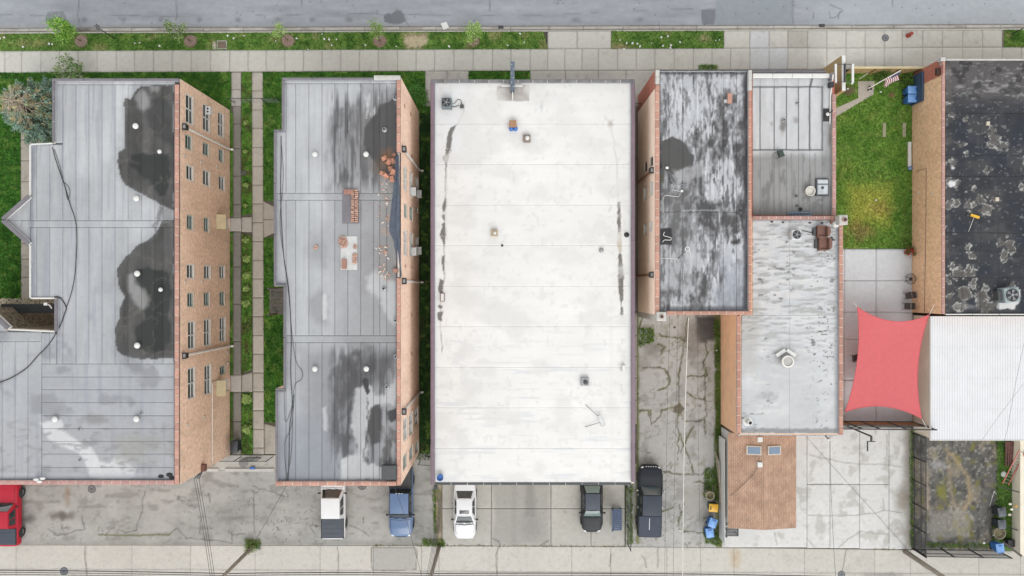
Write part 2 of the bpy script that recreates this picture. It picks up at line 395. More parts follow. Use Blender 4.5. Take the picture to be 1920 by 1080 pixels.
# ---- gutter and kerb
gut = bed('gutter', [(-160, 52), (2080, 43.7), (2080, 54), (-160, 62.5)], -0.13)
kerb = bed('kerb', [(-160, 60), (2080, 51.4), (2080, 54), (-160, 62.5)], -0.02, M_JOINT, 0.2)
gl = lambda x: 53 - 0.0038 * x
x = -160.0
i = 0
while x < 2078:
    x1 = min(x + 71.3 + R.uniform(-8, 8), 2080)
    tone = R.uniform(-8, 6)
    def gp(X, Y, c, i=i):
        c = mixc(c, sm(fbm(X, Y, 30, 4, o=4, seed=i), 0.5, 0.7), (150, 144, 136), 0.6)
        return mixc(c, ell(X, Y, 155, 56, 30, 5, 0.8, 0.5, 9, 3), (95, 88, 80), 0.8)
    band('gutter_slab', x, x1, lambda t: gl(t) + 0.4, lambda t: gl(t) + 7.2, -0.10, 0.10, conc((198 + tone, 193 + tone, 186 + tone), i, 6, 0.2, gp), M_CONC, gut, 0.35, thick=0.04)
    x0c = x; 
    band('kerb_stone', x, x1, lambda t: gl(t) + 7.4, lambda t: gl(t) + 10, 0.035 if not (1020 < (x + x1) / 2 < 1150) else 0.0, 0.10, conc((206 + tone, 203 + tone, 194 + tone), i + 50, 5, 0.15), M_CONC, kerb, 0.25, thick=0.15)
    x = x1; i += 1

# ---- lawns: painted turf plus real blades
def turf(green=(92, 132, 58), dark=(62, 108, 36), dirt=(158, 146, 120), damt=0.35, seed=0, extra=None, light=(122, 150, 74)):
    def f(X, Y):
        c = flat(X, green)
        c = mixc(c, sm(fbm(X, Y, 14, o=5, seed=seed), 0.42, 0.68), dark, 0.8)
        c = mixc(c, sm(fbm(X, Y, 9, o=5, seed=seed + 31), 0.55, 0.75), light, 0.7)
        c = mixc(c, sm(fbm(X, Y, 22, o=5, seed=seed + 61), 0.60, 0.78), dirt, damt)
        if extra: c = extra(X, Y, c)
        return c * np.array([1.17, 1.14, 1.10])
    return f
def blades(name, quads, paint, label, dens=120, hmin=0.05, hmax=0.11, seed=0, wid=0.018, lean=0.09, skip=None, category='grass', jit=0.5):
    rg = np.random.default_rng(seed); PX = []; PY = []
    for q in quads:
        q = [np.array(p, float) for p in q]
        a = abs(sum(q[i][0] * q[(i + 1) % 4][1] - q[(i + 1) % 4][0] * q[i][1] for i in range(4))) / 2 / S / S
        n = int(a * dens); u = rg.random(n)[:, None]; v = rg.random(n)[:, None]
        P = (1 - u) * (1 - v) * q[0] + u * (1 - v) * q[1] + u * v * q[2] + (1 - u) * v * q[3]; PX.append(P[:, 0]); PY.append(P[:, 1])
    PX = np.concatenate(PX); PY = np.concatenate(PY)
    if skip is not None:
        k = rg.random(len(PX)) > skip(PX, PY); PX = PX[k]; PY = PY[k]
    n = len(PX)
    c = paint(PX, PY) * (1 + jit * (rg.random((n, 1)) - 0.45)) + rg.normal(0, 5, (n, 3))
    c = lin_np(c) * KA; n3 = n * 3
    bx = np.repeat((PX - 960) / S, 3) + rg.normal(0, 0.03, n3); by = np.repeat((540 - PY) / S, 3) + rg.normal(0, 0.03, n3)
    a = rg.random(n3) * 2 * np.pi; hh = rg.uniform(hmin, hmax, n3); le = rg.uniform(0.3, 1.0, n3) * lean
    dx, dy = np.cos(a), np.sin(a); z0 = -0.012
    V = np.stack([np.stack([bx - dy * wid, by + dx * wid, np.full(n3, z0)], -1), np.stack([bx + dy * wid, by - dx * wid, np.full(n3, z0)], -1),
                  np.stack([bx + dx * le, by + dy * le, z0 + hh], -1)], 1).reshape(-1, 3)
    F = np.arange(n3 * 3).reshape(-1, 3)
    me = fast_mesh(name, V, F, np.repeat(c, 9, axis=0))
    return link(name, me, M_GRASS, None, kind='stuff', label=label, category=category)
def lawn(quads, paint, label, res=0.12, seed=0, dens=120, **k):
    dens = int(dens * 1.6)
    for q in quads: sheet('lawn', q, -0.012, res, paint, M_SOIL, kind='structure', thick=0.1)
    return blades('grass', quads, paint, label, dens, seed=seed, **k)

pk = TOP(61.7); pb = TOP(95.2)
def park_x(X, Y, c):
    for i, (x, y, r) in enumerate(((152, 77, 12), (357, 77, 13), (540, 76, 13), (712, 77, 14), (887, 76, 12))):
        c = mixc(c, ell(X, Y, x, y, r, 11, 0.25, 0.15, 7, i), (132, 108, 96))
    c = mixc(c, blob(X, Y, [(755, 66), (775, 62), (800, 62), (803, 80), (792, 92), (765, 92), (757, 82)], 6, 5), (176, 165, 148), 0.9)
    c = mixc(c, ell(X, Y, 515, 74, 18, 8, 0.9, 0.5, 8, 5), (170, 160, 130), 0.5)
    c = mixc(c, ell(X, Y, 60, 82, 50, 10, 0.9, 0.6, 9, 6), (170, 158, 125), 0.5)
    c = mixc(c, ell(X, Y, 1160, 89, 22, 7, 0.8, 0.5, 8, 7), (178, 160, 140), 0.7)
    c = mixc(c, ell(X, Y, 1320, 72, 14, 9, 0.8, 0.5, 8, 9), (175, 165, 140), 0.7)
    return c
parkp = turf((98, 134, 62), (66, 108, 40), (168, 154, 122), 0.5, 5, park_x)
pskip = lambda X, Y: np.maximum.reduce([ell(X, Y, x, y, r, 11, 0.2, 0.1, 7, 1) for x, y, r in ((152, 77, 12), (357, 77, 13), (540, 76, 13), (712, 77, 14), (887, 76, 12), (779, 77, 24))]) * 0.96
lawn([[(-160, pk(-160)), (1018, pk(1018)), (1027, pb(1027)), (-160, pb(-160))], [(1148, pk(1148)), (1356, pk(1356)), (1357, pb(1357)), (1144, pb(1144))],
      [(1884, pk(1884)), (2080, pk(2080)), (2080, pb(2080)), (1882, pb(1882))]],
     parkp, 'littered grass strip between the kerb and the public sidewalk', seed=1, dens=110, skip=pskip)
frontp = turf((74, 122, 44), (50, 96, 30), (120, 125, 80), 0.15, 11)
lawn([[(-160, 136.5), (433, 135), (433, 212), (-160, 212)]], frontp, 'mown lawn in front of the building with the stained roof', seed=2, dens=130)
lawn([[(493, 135), (797, 134), (797, 166), (493, 166)], [(493, 166.02), (800, 166.02), (812, 212), (493, 212)]], frontp, 'mown lawn in front of the tarp-covered parapet building', seed=3, dens=130)
lawn([[(879, 134), (994, 134), (994, 190), (879, 190)]], frontp, 'small square of grass under the blue steel sign post', seed=4, dens=150)
leftp = turf((70, 122, 44), (52, 102, 32), (110, 130, 70), 0.1, 17)
lawn([[(-160, 212.05), (38, 212.05), (40, 563), (-160, 563)]], leftp, 'bright green court lawn beside the evergreen tree', seed=5, dens=150)
def strip_x(X, Y, c):
    return mixc(c, sm(fbm(X, Y, 6, 12, o=4, seed=71), 0.55, 0.72), (92, 80, 62), 0.6)
stripp = turf((96, 140, 58), (60, 105, 38), (100, 88, 70), 0.3, 23, strip_x)
lawn([[(453, 135), (472, 135), (472, 400), (453, 404)], [(453, 437), (472, 443), (472, 692), (453, 702)], [(453, 736), (473, 736), (474, 852), (453, 852)],
      [(429, 212.1), (436.5, 212.1), (436.5, 406), (429, 406)], [(429, 435), (436.5, 435), (436.5, 703), (429, 703)], [(429, 735), (436.5, 735), (436.5, 835), (429, 835)]],
     stripp, 'planting strips of grass between the two garden walks', seed=6, dens=120)
midp = turf((76, 124, 46), (52, 96, 32), (130, 118, 92), 0.3, 29)
lawn([[(493.2, 212.05), (590, 212.05), (590, 380), (494, 376)], [(494, 446), (590, 440), (590, 797), (495, 792)]],
     midp, 'grass beside the concrete walk under the porch steps', seed=7, dens=120)
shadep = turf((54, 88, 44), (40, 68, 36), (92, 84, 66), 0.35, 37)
lawn([[(775, 212.05), (828, 212.05), (828, 862), (775, 862)]], shadep, 'shaded grass passage between brick wall and purple coping', seed=8, dens=120)
def rl_x(X, Y, c):
    c = mixc(c, rect(X, Y, 1588, 345, 1670, 425, 30, 10, 24, 4), (172, 176, 84), 0.8)
    c = mixc(c, ell(X, Y, 1612, 435, 36, 22, 0.9, 0.5, 14, 3), (160, 132, 96), 0.6)
    c = mixc(c, ell(X, Y, 1650, 392, 25, 16, 0.9, 0.6, 12, 5), (160, 140, 90), 0.5)
    c = mixc(c, ell(X, Y, 1672, 178, 7, 6, 0.4, 0.2, 5, 6), (150, 128, 98), 0.9)
    c = mixc(c, ell(X, Y, 1590, 170, 15, 10, 0.7, 0.4, 8, 7), (92, 78, 66), 0.9)
    c = mixc(c, ell(X, Y, 1675, 148, 40, 7, 0.8, 0.4, 8, 8), (82, 74, 60), 0.6)
    c = mixc(c, sm(X, 1680, 1700) * sm(Y, 350, 420), (80, 110, 50), 0.4)
    return c
rightp = turf((108, 146, 62), (86, 130, 48), (150, 158, 84), 0.35, 41, rl_x)
lawn([[(1522, 136), (1714, 134), (1714, 466), (1522, 466)]], rightp, 'fenced side garden lawn with yellowed worn patches', seed=9, dens=130,
     skip=lambda X, Y: np.maximum(blob(X, Y, [(1567, 202), (1609, 184), (1609, 152), (1638, 152), (1638, 177), (1612, 192), (1567, 219)], 2, 0), ell(X, Y, 1592, 170, 14, 9, 0.4, 0.3, 8, 7)))

# ---- public sidewalk, apron and forecourts, slab by slab
walk = bed('sidewalk', [(-160, 96.2), (1026, 91.6), (1026, 62), (1147, 61.4), (1147, 91.3), (1357, 90.6), (1357, 57), (1882, 55), (1882, 88.6), (2080, 88), (2080, 128.8), (-160, 136.4)], -0.03, M_JOINT, 0.15)
xs = [-135, -100, -64, -28, 9, 41, 77, 112, 147, 182, 218, 252, 288, 323, 358, 394, 430, 465, 499, 534, 569, 604, 639, 674, 709, 745, 780, 815, 851, 887, 923, 958, 994, 1027, 1059, 1091, 1122, 1158, 1193, 1228, 1264, 1300, 1335, 1370, 1406, 1442, 1477, 1514, 1550, 1586, 1622, 1658, 1692, 1730, 1767, 1805, 1842, 1879, 1915, 1950, 1985, 2020, 2055]
st = TOP(95.6); sb_ = TOP(136.2); ku = TOP(61.6)
for i in range(len(xs) - 1):
    t = R.uniform(-5, 5); b = (213 + t, 211 + t, 202 + t)
    if 1400 < xs[i] < 1475: b = (212, 214, 213)
    band('slab', xs[i], xs[i + 1], st, sb_, 0.0, 0.14, conc(b, i, 4, 0.08), M_CONC, walk, 0.2)
    if 1400 < xs[i] < 1875:
        t = R.uniform(-7, 4); b = (207 + t, 205 + t, 196 + t)
        if xs[i] < 1440: b = (211, 213, 212)
        if xs[i] > 1470 and xs[i] < 1510: b = (188, 184, 174)
        band('slab', xs[i], xs[i + 1], ku, st, 0.0, 0.14, conc(b, i + 90, 5, 0.15), M_CONC, walk, 0.22)
for a, b2 in ((1027, 1082), (1082, 1146), (1357, 1406)):
    band('slab', a, b2, ku, st, 0.0, 0.14, conc((210, 208, 199), a, 5, 0.12), M_CONC, walk, 0.4)
fore = bed('forecourt', [(797, 134.8), (1560, 132), (1560, 200), (797, 215)], -0.05)
for i, (a, b2) in enumerate(((797, 838), (838, 879), (994, 1060), (1060, 1122), (1122, 1174), (1174, 1235), (1235, 1400), (1400, 1548))):
    band('slab', a, b2, sb_, lambda t: 200, -0.004, 0.16, conc((196, 192, 184) if a < 1400 else (150, 150, 150), i + 7, 6, 0.2), M_CONC, fore, 0.3)
# garden walks
gw = bed('garden_walk', [(432, 135), (453, 135), (453, 855), (434, 855)], -0.04, M_DARKBED)
for i, (a, b2, y0, y1, tone) in enumerate([(433.5, 452, 135.5, 168, 0), (433.5, 452, 168, 199, 0), (436.5, 451.5, 199, 232, 1), (436.5, 451.5, 232, 278, 1), (436.5, 451.5, 278, 330, 1), (436.5, 451.5, 330, 383, 1), (436.5, 451.5, 383, 408, 1),
                                          (430, 452.5, 408, 434, 0), (436.5, 451.5, 434, 500, 1), (436.5, 451.5, 500, 570, 1), (436.5, 451.5, 570, 640, 1), (436.5, 451.5, 640, 703, 1), (431, 452.5, 703, 735, 0), (436.5, 452, 735, 790, 1), (436.5, 452, 790, 852, 1)]):
    band('slab', a, b2, y0, y1, -0.002, 0.14, conc((196, 191, 182) if not tone else (146, 143, 135), i + 31, 9, 0.25), M_CONC, gw, 0.3)
gw2 = bed('garden_walk', [(472, 135), (493, 135), (495, 852), (474, 852)], -0.04, M_DARKBED)
y = 135.5; i = 0
while y < 850:
    y1 = min(y + 35.2, 852); t = R.uniform(-8, 6); b = (202 + t, 195 + t, 183 + t)
    dx = (y - 135) / 717 * 2
    sheet('slab', [(472.4 + dx, y + .3), (492.8 + dx, y + .3), (492.9 + dx, y1 - .3), (472.5 + dx, y1 - .3)], -0.002, 0.14, conc(b, i + 61, 7, 0.15), M_CONC, gw2); y = y1; i += 1
cw = bed('garden_walk', [(452.6, 402), (472.2, 398), (472.2, 445), (452.6, 437)], -0.04, M_DARKBED)
sheet('slab', [(453, 407), (472, 407), (472, 435), (453, 435)], -0.002, 0.14, conc((196, 190, 180), 3, 7, 0.1), M_CONC, cw)
cw = bed('garden_walk', [(493.4, 374), (590, 380), (590, 441), (494, 447)], -0.042, M_DARKBED)
for q in ([(493.8, 377), (515, 388), (515, 411), (493.8, 411)], [(493.8, 411.6), (515, 411.6), (515, 436), (494.4, 446)], [(515.4, 388), (588, 388), (588, 436), (515.4, 436)]):
    sheet('slab', q, -0.002, 0.14, conc((192, 185, 173), 5, 7, 0.2), M_CONC, cw)
cw = bed('garden_walk', [(452.6, 700), (473, 690), (473, 738), (452.6, 737)], -0.04, M_DARKBED)
sheet('slab', [(453, 703), (473, 698), (473, 735), (453, 735)], -0.002, 0.14, conc((194, 188, 178), 8, 7, 0.1), M_CONC, cw)
cw = bed('garden_walk', [(495, 792), (590, 797), (590, 852), (496, 852)], -0.042, M_DARKBED)
sheet('slab', [(495.6, 794), (520, 800), (520, 851), (495.8, 851)], -0.002, 0.14, conc((192, 185, 173), 9, 7, 0.2), M_CONC, cw)
cw = bed('court_walk', [(38.3, 212.05), (120, 212.05), (120, 562), (40.3, 562)], -0.04, M_DARKBED)
y = 212.4; i = 0
for y1 in (262, 301, 340, 380, 420, 457, 486, 521, 561):
    band('slab', 38.8, 110, y, y1, -0.002, 0.14, conc((190, 183, 170), i + 5, 9, 0.3), M_CONC, cw, 0.3); y = y1; i += 1
sheet('soil_bed', [(-160, 563.1), (170, 563.1), (170, 640), (-160, 640)], -0.02, 0.14, turf((120, 108, 88), (86, 76, 62), (150, 140, 120), 0.5, 91, None, (98, 98, 70)), M_SOIL, kind='structure')

# ---- rear lots and the alley
CR = (92, 90, 84)
def lot1_x(X, Y, c):
    c = mixc(c, sm(fbm(X, Y, 60, 30, o=5, seed=12), 0.45, 0.7), (192, 190, 184), 0.6)
    c = mixc(c, sm(fbm(X, Y, 26, 10, o=5, seed=13), 0.58, 0.75), (138, 136, 130), 0.55)
    c = mixc(c, ell(X, Y, 116, 967, 26, 10, 0.9, 0.4, 9, 2), (92, 86, 80), 0.75)
    c = mixc(c, ell(X, Y, 55, 972, 14, 8, 0.9, 0.4, 9, 3), (92, 88, 82), 0.6)
    c = mixc(c, ell(X, Y, 425, 972, 34, 9, 0.9, 0.6, 9, 4), (140, 138, 134), 0.6)
    c = mixc(c, ell(X, Y, 126, 928, 6, 22, 0.9, 0.3, 9, 5), (150, 120, 96), 0.5)
    cr = [[(90, 992), (105, 1003), (125, 1002), (140, 995), (160, 994), (156, 980), (153, 968)], [(222, 992), (235, 998), (256, 994), (256, 984)], [(258, 984), (266, 960), (268, 935), (273, 922)],
          [(185, 1003), (240, 1003), (318, 1003), (327, 993), (333, 990), (338, 998), (350, 1008), (380, 1011), (437, 1018)], [(375, 975), (376, 990), (374, 1000)], [(435, 1015), (436, 1003), (460, 1000)],
          [(476, 920), (477, 1000)], [(392, 925), (393, 942)], [(590, 1000), (580, 985), (640, 988)], [(655, 985), (680, 995), (692, 1005)], [(475, 912), (520, 925), (540, 932)], [(682, 970), (682, 980)]]
    for i, p in enumerate(cr): c = mixc(c, line(X, Y, p, 1.2, 2.5, 9, 0.9, i), CR, 0.75)
    c = mixc(c, line(X, Y, [(185, 1003), (240, 1004), (318, 1003)], 2.2, 2, 9, 1.5, 44), (118, 118, 70), 0.7)
    c = mixc(c, sm(Y + 5 * fbm(X, Y, 20, 4, seed=7), 1012, 1024), (150, 148, 140), 0.5)
    c = mixc(c, (np.abs(fbm(X, Y, 22, o=5, seed=15) - 0.5) < 0.008).astype(float) * sm(fbm(X, Y, 50, o=2, seed=16), 0.5, 0.65), CR, 0.6)
    for i in range(5): c = mixc(c, line(X, Y, [(470 + 110 * i, 870), (470 + 110 * i, 1018)], 4, 1, 9, 3, 20 + i), (182, 180, 172), 0.25)
    return c
lot1p = conc((173, 172, 167), 2, 14, 0.3, lot1_x)
lot1 = sheet('parking_lot', [(-160, 860), (816, 850), (824, 1022.5), (-160, 1021)], -0.004, 0.08, lot1p, M_ASPH, kind='structure', thick=0.1)
# concrete apron and kerb stop between the garden gate and the lot
sheet('apron', [(418, 853), (600, 853), (600, 880), (395, 880)], 0.006, 0.12, conc((198, 195, 186), 6, 7, 0.2), M_CONC, kind='structure')
c_lot = bed('parking_lot', [(816.5, 868), (1172, 868), (1172.5, 1024.5), (824.5, 1022.8)], -0.05, M_DARKBED)
def clot_x(X, Y, c):
    c = mixc(c, rect(X, Y, 985, 870, 1003, 968, 9, 3, 12, 5), (108, 106, 102), 0.75)
    c = mixc(c, rect(X, Y, 960, 870, 968, 1020, 10, 3, 12, 6), (140, 138, 133), 0.5)
    c = mixc(c, rect(X, Y, 926, 872, 1030, 1022, 12, 6, 22, 7), (168, 166, 160), 0.7)
    c = mixc(c, ell(X, Y, 995, 985, 26, 40, 0.9, 0.4, 18, 8), (150, 148, 143), 0.5)
    c = mixc(c, ell(X, Y, 1140, 935, 22, 26, 0.9, 0.4, 12, 9), (148, 144, 136), 0.6)
    c = mixc(c, line(X, Y, [(1015, 1022), (1028, 1014)], 1.2, 1, 9, 0.9, 4), CR, 0.8)
    c = mixc(c, line(X, Y, [(923, 1010), (935, 1015), (938, 1023)], 1.2, 1, 9, 0.9, 3), CR, 0.8)
    return mixc(c, (fbm(X, Y, 2.6, o=2, seed=71) > 0.89).astype(float), (110, 105, 98), 0.5)
for i, (a, b2, y0, y1) in enumerate(((829, 921, 868, 953), (829, 921, 953, 1023), (921, 1033, 868, 953), (921, 1033, 953, 1023.5), (1033, 1108, 868, 953), (1108, 1171.5, 868, 953), (1033, 1108, 953, 1024), (1108, 1171.5, 953, 1024.2))):
    band('slab', a, b2, y0, y1, -0.003, 0.10, conc((196, 193, 185), i + 3, 6, 0.12, clot_x), M_CONC, c_lot, 0.35)
# weedy dirt strip beside the pole
sheet('soil_strip', [(813, 880), (828.3, 880), (828.3, 1022.5), (818, 1022.5)], 0.002, 0.10, turf((150, 143, 128), (110, 104, 88), (170, 164, 150), 0.6, 51, None, (112, 120, 72)), M_SOIL, kind='structure')
# cracked driveway
DCR = [[(1235, 626), (1260, 634), (1275, 632), (1287, 640)], [(1290, 596), (1284, 640), (1278, 670), (1272, 720), (1274, 755), (1270, 790), (1272, 815), (1271, 860)],
       [(1205, 692), (1240, 687), (1248, 695), (1254, 705), (1254, 722), (1245, 727), (1232, 732)], [(1288, 705), (1325, 705), (1322, 690), (1318, 680)], [(1322, 640), (1326, 660), (1320, 680), (1322, 700), (1320, 745), (1325, 778), (1320, 790), (1322, 815)],
       [(1288, 735), (1305, 747), (1320, 750)], [(1198, 772), (1215, 767), (1217, 782)], [(1217, 770), (1222, 795), (1237, 780), (1240, 768), (1262, 765), (1275, 758)], [(1275, 812), (1285, 845), (1292, 860), (1300, 885)],
       [(1240, 882), (1275, 890), (1324, 888)], [(1275, 945), (1277, 965), (1272, 985)], [(1280, 996), (1320, 1000)], [(1240, 960), (1262, 950)], [(1300, 905), (1318, 905), (1325, 908)], [(1234, 645), (1246, 650), (1240, 665)], [(1206, 590), (1198, 610), (1208, 620)], [(1283, 790), (1320, 788)], [(1275, 850), (1300, 800)]]
def drive_x(X, Y, c):
    c = mixc(c, sm(fbm(X, Y, 34, o=5, seed=33), 0.45, 0.7), (192, 190, 186), 0.55)
    c = mixc(c, sm(fbm(X, Y, 22, o=5, seed=34), 0.55, 0.72), (150, 147, 142), 0.5)
    moss = np.zeros(X.shape)
    for i, p in enumerate(DCR): moss = np.maximum(moss, line(X, Y, p, 3.2, 4, 8, 3, i))
    c = mixc(c, moss * sm(fbm(X, Y, 18, o=3, seed=35), 0.42, 0.62), (104, 112, 56), 0.7)
    for i, p in enumerate(DCR): c = mixc(c, line(X, Y, p, 1.5, 4, 8, 0.9, i), (78, 76, 62), 0.9)
    c = mixc(c, (np.abs(fbm(X, Y, 26, o=5, seed=136) - 0.5) < 0.009).astype(float) * sm(fbm(X, Y, 50, o=2, seed=138), 0.45, 0.58), (104, 102, 84), 0.5)
    c = mixc(c, sm(fbm(X, Y, 10, o=5, seed=139), 0.64, 0.74), (128, 124, 100), 0.35)
    c = mixc(c, (np.abs(fbm(X, Y, 16, o=5, seed=36) - 0.5) < 0.012).astype(float) * sm(Y, 880, 930) * sm(fbm(X, Y, 40, o=2, seed=38), 0.35, 0.55), (105, 102, 94), 0.6)
    c = mixc(c, (fbm(X, Y, 2.4, o=2, seed=39) > 0.8).astype(float) * sm(Y, 870, 940) * (1 - sm(X, 1275, 1290)), (112, 106, 98), 0.5)
    c = mixc(c, blob(X, Y, [(1305, 590), (1348, 592), (1352, 625), (1335, 640), (1312, 640), (1306, 620)], 9, 6), (62, 60, 58), 0.85)
    c = mixc(c, ell(X, Y, 1300, 630, 30, 40, 0.9, 0.4, 14, 4), (128, 118, 110), 0.6)
    c = mixc(c, ell(X, Y, 1217, 655, 20, 24, 0.9, 0.4, 14, 4), (125, 118, 110), 0.5)
    c = mixc(c, rect(X, Y, 1192, 585, 1198, 1020, 3, 2, 10, 5), (108, 112, 62), 0.7)
    c = mixc(c, sm(X + 12 * (fbm(X, Y, 30, o=3, seed=40) - 0.5), 1338, 1346), (112, 112, 62), 0.75)
    c = mixc(c, blob(X, Y, [(1264, 760), (1275, 755), (1284, 766), (1276, 776), (1262, 772)], 2, 2), (112, 104, 88), 0.9)
    c = mixc(c, blob(X, Y, [(1282, 915), (1305, 910), (1322, 915), (1325, 965), (1300, 972), (1284, 962)], 3, 4), (178, 174, 166), 0.6)
    return c
drive = sheet('driveway', [(1180, 582), (1352, 582), (1352, 1026), (1173, 1024.5)], -0.005, 0.075, conc((190, 188, 184), 44, 9, 0.2, drive_x), M_ASPH, kind='structure', thick=0.1)
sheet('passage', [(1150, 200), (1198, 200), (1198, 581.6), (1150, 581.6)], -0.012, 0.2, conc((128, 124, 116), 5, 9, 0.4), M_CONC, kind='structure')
pv = bed('passage', [(1172.6, 582.5), (1195.5, 582.5), (1195.5, 870), (1172.6, 870)], 0.0, M_DARKBED, 0.05)
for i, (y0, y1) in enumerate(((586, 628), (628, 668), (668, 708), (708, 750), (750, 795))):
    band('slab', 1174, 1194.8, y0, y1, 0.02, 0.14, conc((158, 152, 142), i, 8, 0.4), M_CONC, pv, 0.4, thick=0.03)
# garage lot
g_lot = bed('garage_lot', [(1352.4, 800), (1711, 800), (1711, 1031), (1352.4, 1026.5)], -0.05, M_DARKBED)
GCR = [[(1518, 853), (1542, 858), (1580, 867), (1612, 870), (1655, 871), (1690, 875)], [(1515, 966), (1560, 967), (1600, 967), (1640, 962), (1657, 957), (1690, 960)], [(1571, 1028), (1590, 1010), (1615, 996), (1640, 1000), (1665, 1002)],
       [(1513, 1010), (1528, 1027)], [(1655, 935), (1657, 957)], [(1664, 815), (1663, 855)], [(1452, 1000), (1457, 1022)], [(1515, 908), (1580, 908)]]
def glot_x(X, Y, c):
    for i, p in enumerate(GCR): c = mixc(c, line(X, Y, p, 1.3, 1.8, 8, 0.9, i), (132, 128, 120), 0.6)
    c = mixc(c, sm(X + 16 * (fbm(X, Y, 30, o=4, seed=4) - 0.5), 1688, 1706), (150, 142, 128), 0.7)
    c = mixc(c, ell(X, Y, 1690, 935, 20, 30, 0.9, 0.4, 12, 3), (140, 130, 114), 0.6)
    return mixc(c, sm(fbm(X, Y, 20, o=5, seed=19), 0.6, 0.72), (182, 178, 170), 0.5)
for i, (a, b2, y0, y1) in enumerate(((1353, 1513, 801, 1026.5), (1513, 1556, 801, 908), (1513, 1556, 908, 1027.5), (1556, 1611.5, 801, 908), (1556, 1611.5, 908, 1028), (1611.5, 1667, 801, 908), (1611.5, 1667, 908, 1029), (1667, 1709, 801, 1030))):
    band('slab', a, b2, y0, y1, -0.004, 0.08, conc((228, 227, 224), i + 40, 6, 0.1, glot_x), M_CONC, g_lot, 0.3)
# patio slabs
pat = bed('patio', [(1522, 466.4), (1712, 466.4), (1712, 800), (1522, 800)], -0.04, M_JOINT)
py = [466.8, 526, 586, 637, 712, 799.5]
for i in range(5):
    for a, b2 in ((1524, 1583), (1583, 1643), (1643, 1711.5)):
        band('slab', a, b2, py[i], py[i + 1], -0.002, 0.16, conc((228, 233, 237), i * 3 + int(a), 4, 0.06), M_CONC, pat, 0.2)
# alley
ap = lambda x: float(np.interp(x, [-160, 0, 824, 1172, 1440, 1711, 2080], [1020.7, 1021.1, 1022.7, 1024.5, 1027.2, 1030.6, 1034.2]))
al = bed('alley', [(-160, 1020.6), (824, 1022.6), (1440, 1026.8), (1711, 1030.2), (2080, 1033.8), (2080, 1500), (-160, 1500)], -0.06, M_JOINT)
def alley_x(X, Y, c):
    c = mixc(c, blob(X, Y, [(696, 1027), (779, 1027), (782, 1034), (780, 1068), (700, 1070), (695, 1062)], 1.2, 0.8), (182, 181, 174), 0.85)
    c = mixc(c, np.clip(np.abs(sdpoly(X, Y, [(696, 1027), (779, 1027), (782, 1034), (780, 1068), (700, 1070), (695, 1062)])) < 0.8, 0, 1).astype(float), (120, 116, 108), 0.7)
    c = mixc(c, ell(X, Y, 1378, 1045, 14, 24, 0.9, 0.3, 9, 3), (196, 168, 130), 0.55)
    c = mixc(c, ell(X, Y, 1655, 1078, 40, 6, 0.6, 0.5, 9, 4), (150, 148, 142), 0.7)
    c = mixc(c, line(X, Y, [(-160, 1067), (400, 1068), (960, 1072), (1500, 1074), (2080, 1078)], 1.4, 1.2, 12, 1.0, 5), (140, 136, 128), 0.7)
    for i, p in enumerate(([(160, 1024), (159, 1045), (164, 1080)], [(632, 1025), (635, 1050), (634, 1075)], [(938, 1023), (930, 1040), (932, 1075)], [(1234, 1025), (1233, 1064)], [(1202, 1040), (1210, 1052), (1212, 1064)], [(1587, 1030), (1580, 1065), (1575, 1080)], [(1145, 1040), (1143, 1062)])):
        c = mixc(c, line(X, Y, p, 1.1, 1.6, 8, 0.9, i), (120, 115, 106), 0.8)
    return mixc(c, (fbm(X, Y, 2.4, o=2, seed=88) > 0.9).astype(float), (140, 134, 124), 0.5)
ax = [-160, -60, 30, 161, 247, 357, 478, 600, 700, 790, 823, 932, 1072, 1145, 1250, 1376, 1508, 1640, 1707, 1835, 1913, 2000, 2080]
for i in range(len(ax) - 1):
    t = R.uniform(-4, 3)
    band('slab', ax[i], ax[i + 1], lambda x: ap(x) + 0.35, lambda x: ap(x) + 95, -0.02, 0.085, conc((210 + t, 206 + t, 197 + t), i + 5, 5, 0.08, alley_x), M_CONC, al, 0.16)
band('slab', -160, 2080, 1130, 1500, -0.021, 0.6, conc((200, 196, 188), 5, 6, 0.1), M_CONC, al, 0.3)
blades('weeds', [[(700, ap(700) - 2), (1172, ap(1172) - 2), (1172, ap(1172) + 1.2), (700, ap(700) + 1.2)], [(1195, 700), (1198, 700), (1198, 880), (1195, 880)], [(1640, ap(1640) - 1.5), (1690, ap(1690) - 1.5), (1690, ap(1690) + 1), (1640, ap(1640) + 1)]],
       turf((118, 124, 62), (86, 98, 44), (140, 130, 90), 0.5, 5), 'weeds along the joint between the parking slabs and the alley', 90, 0.04, 0.12, seed=21)
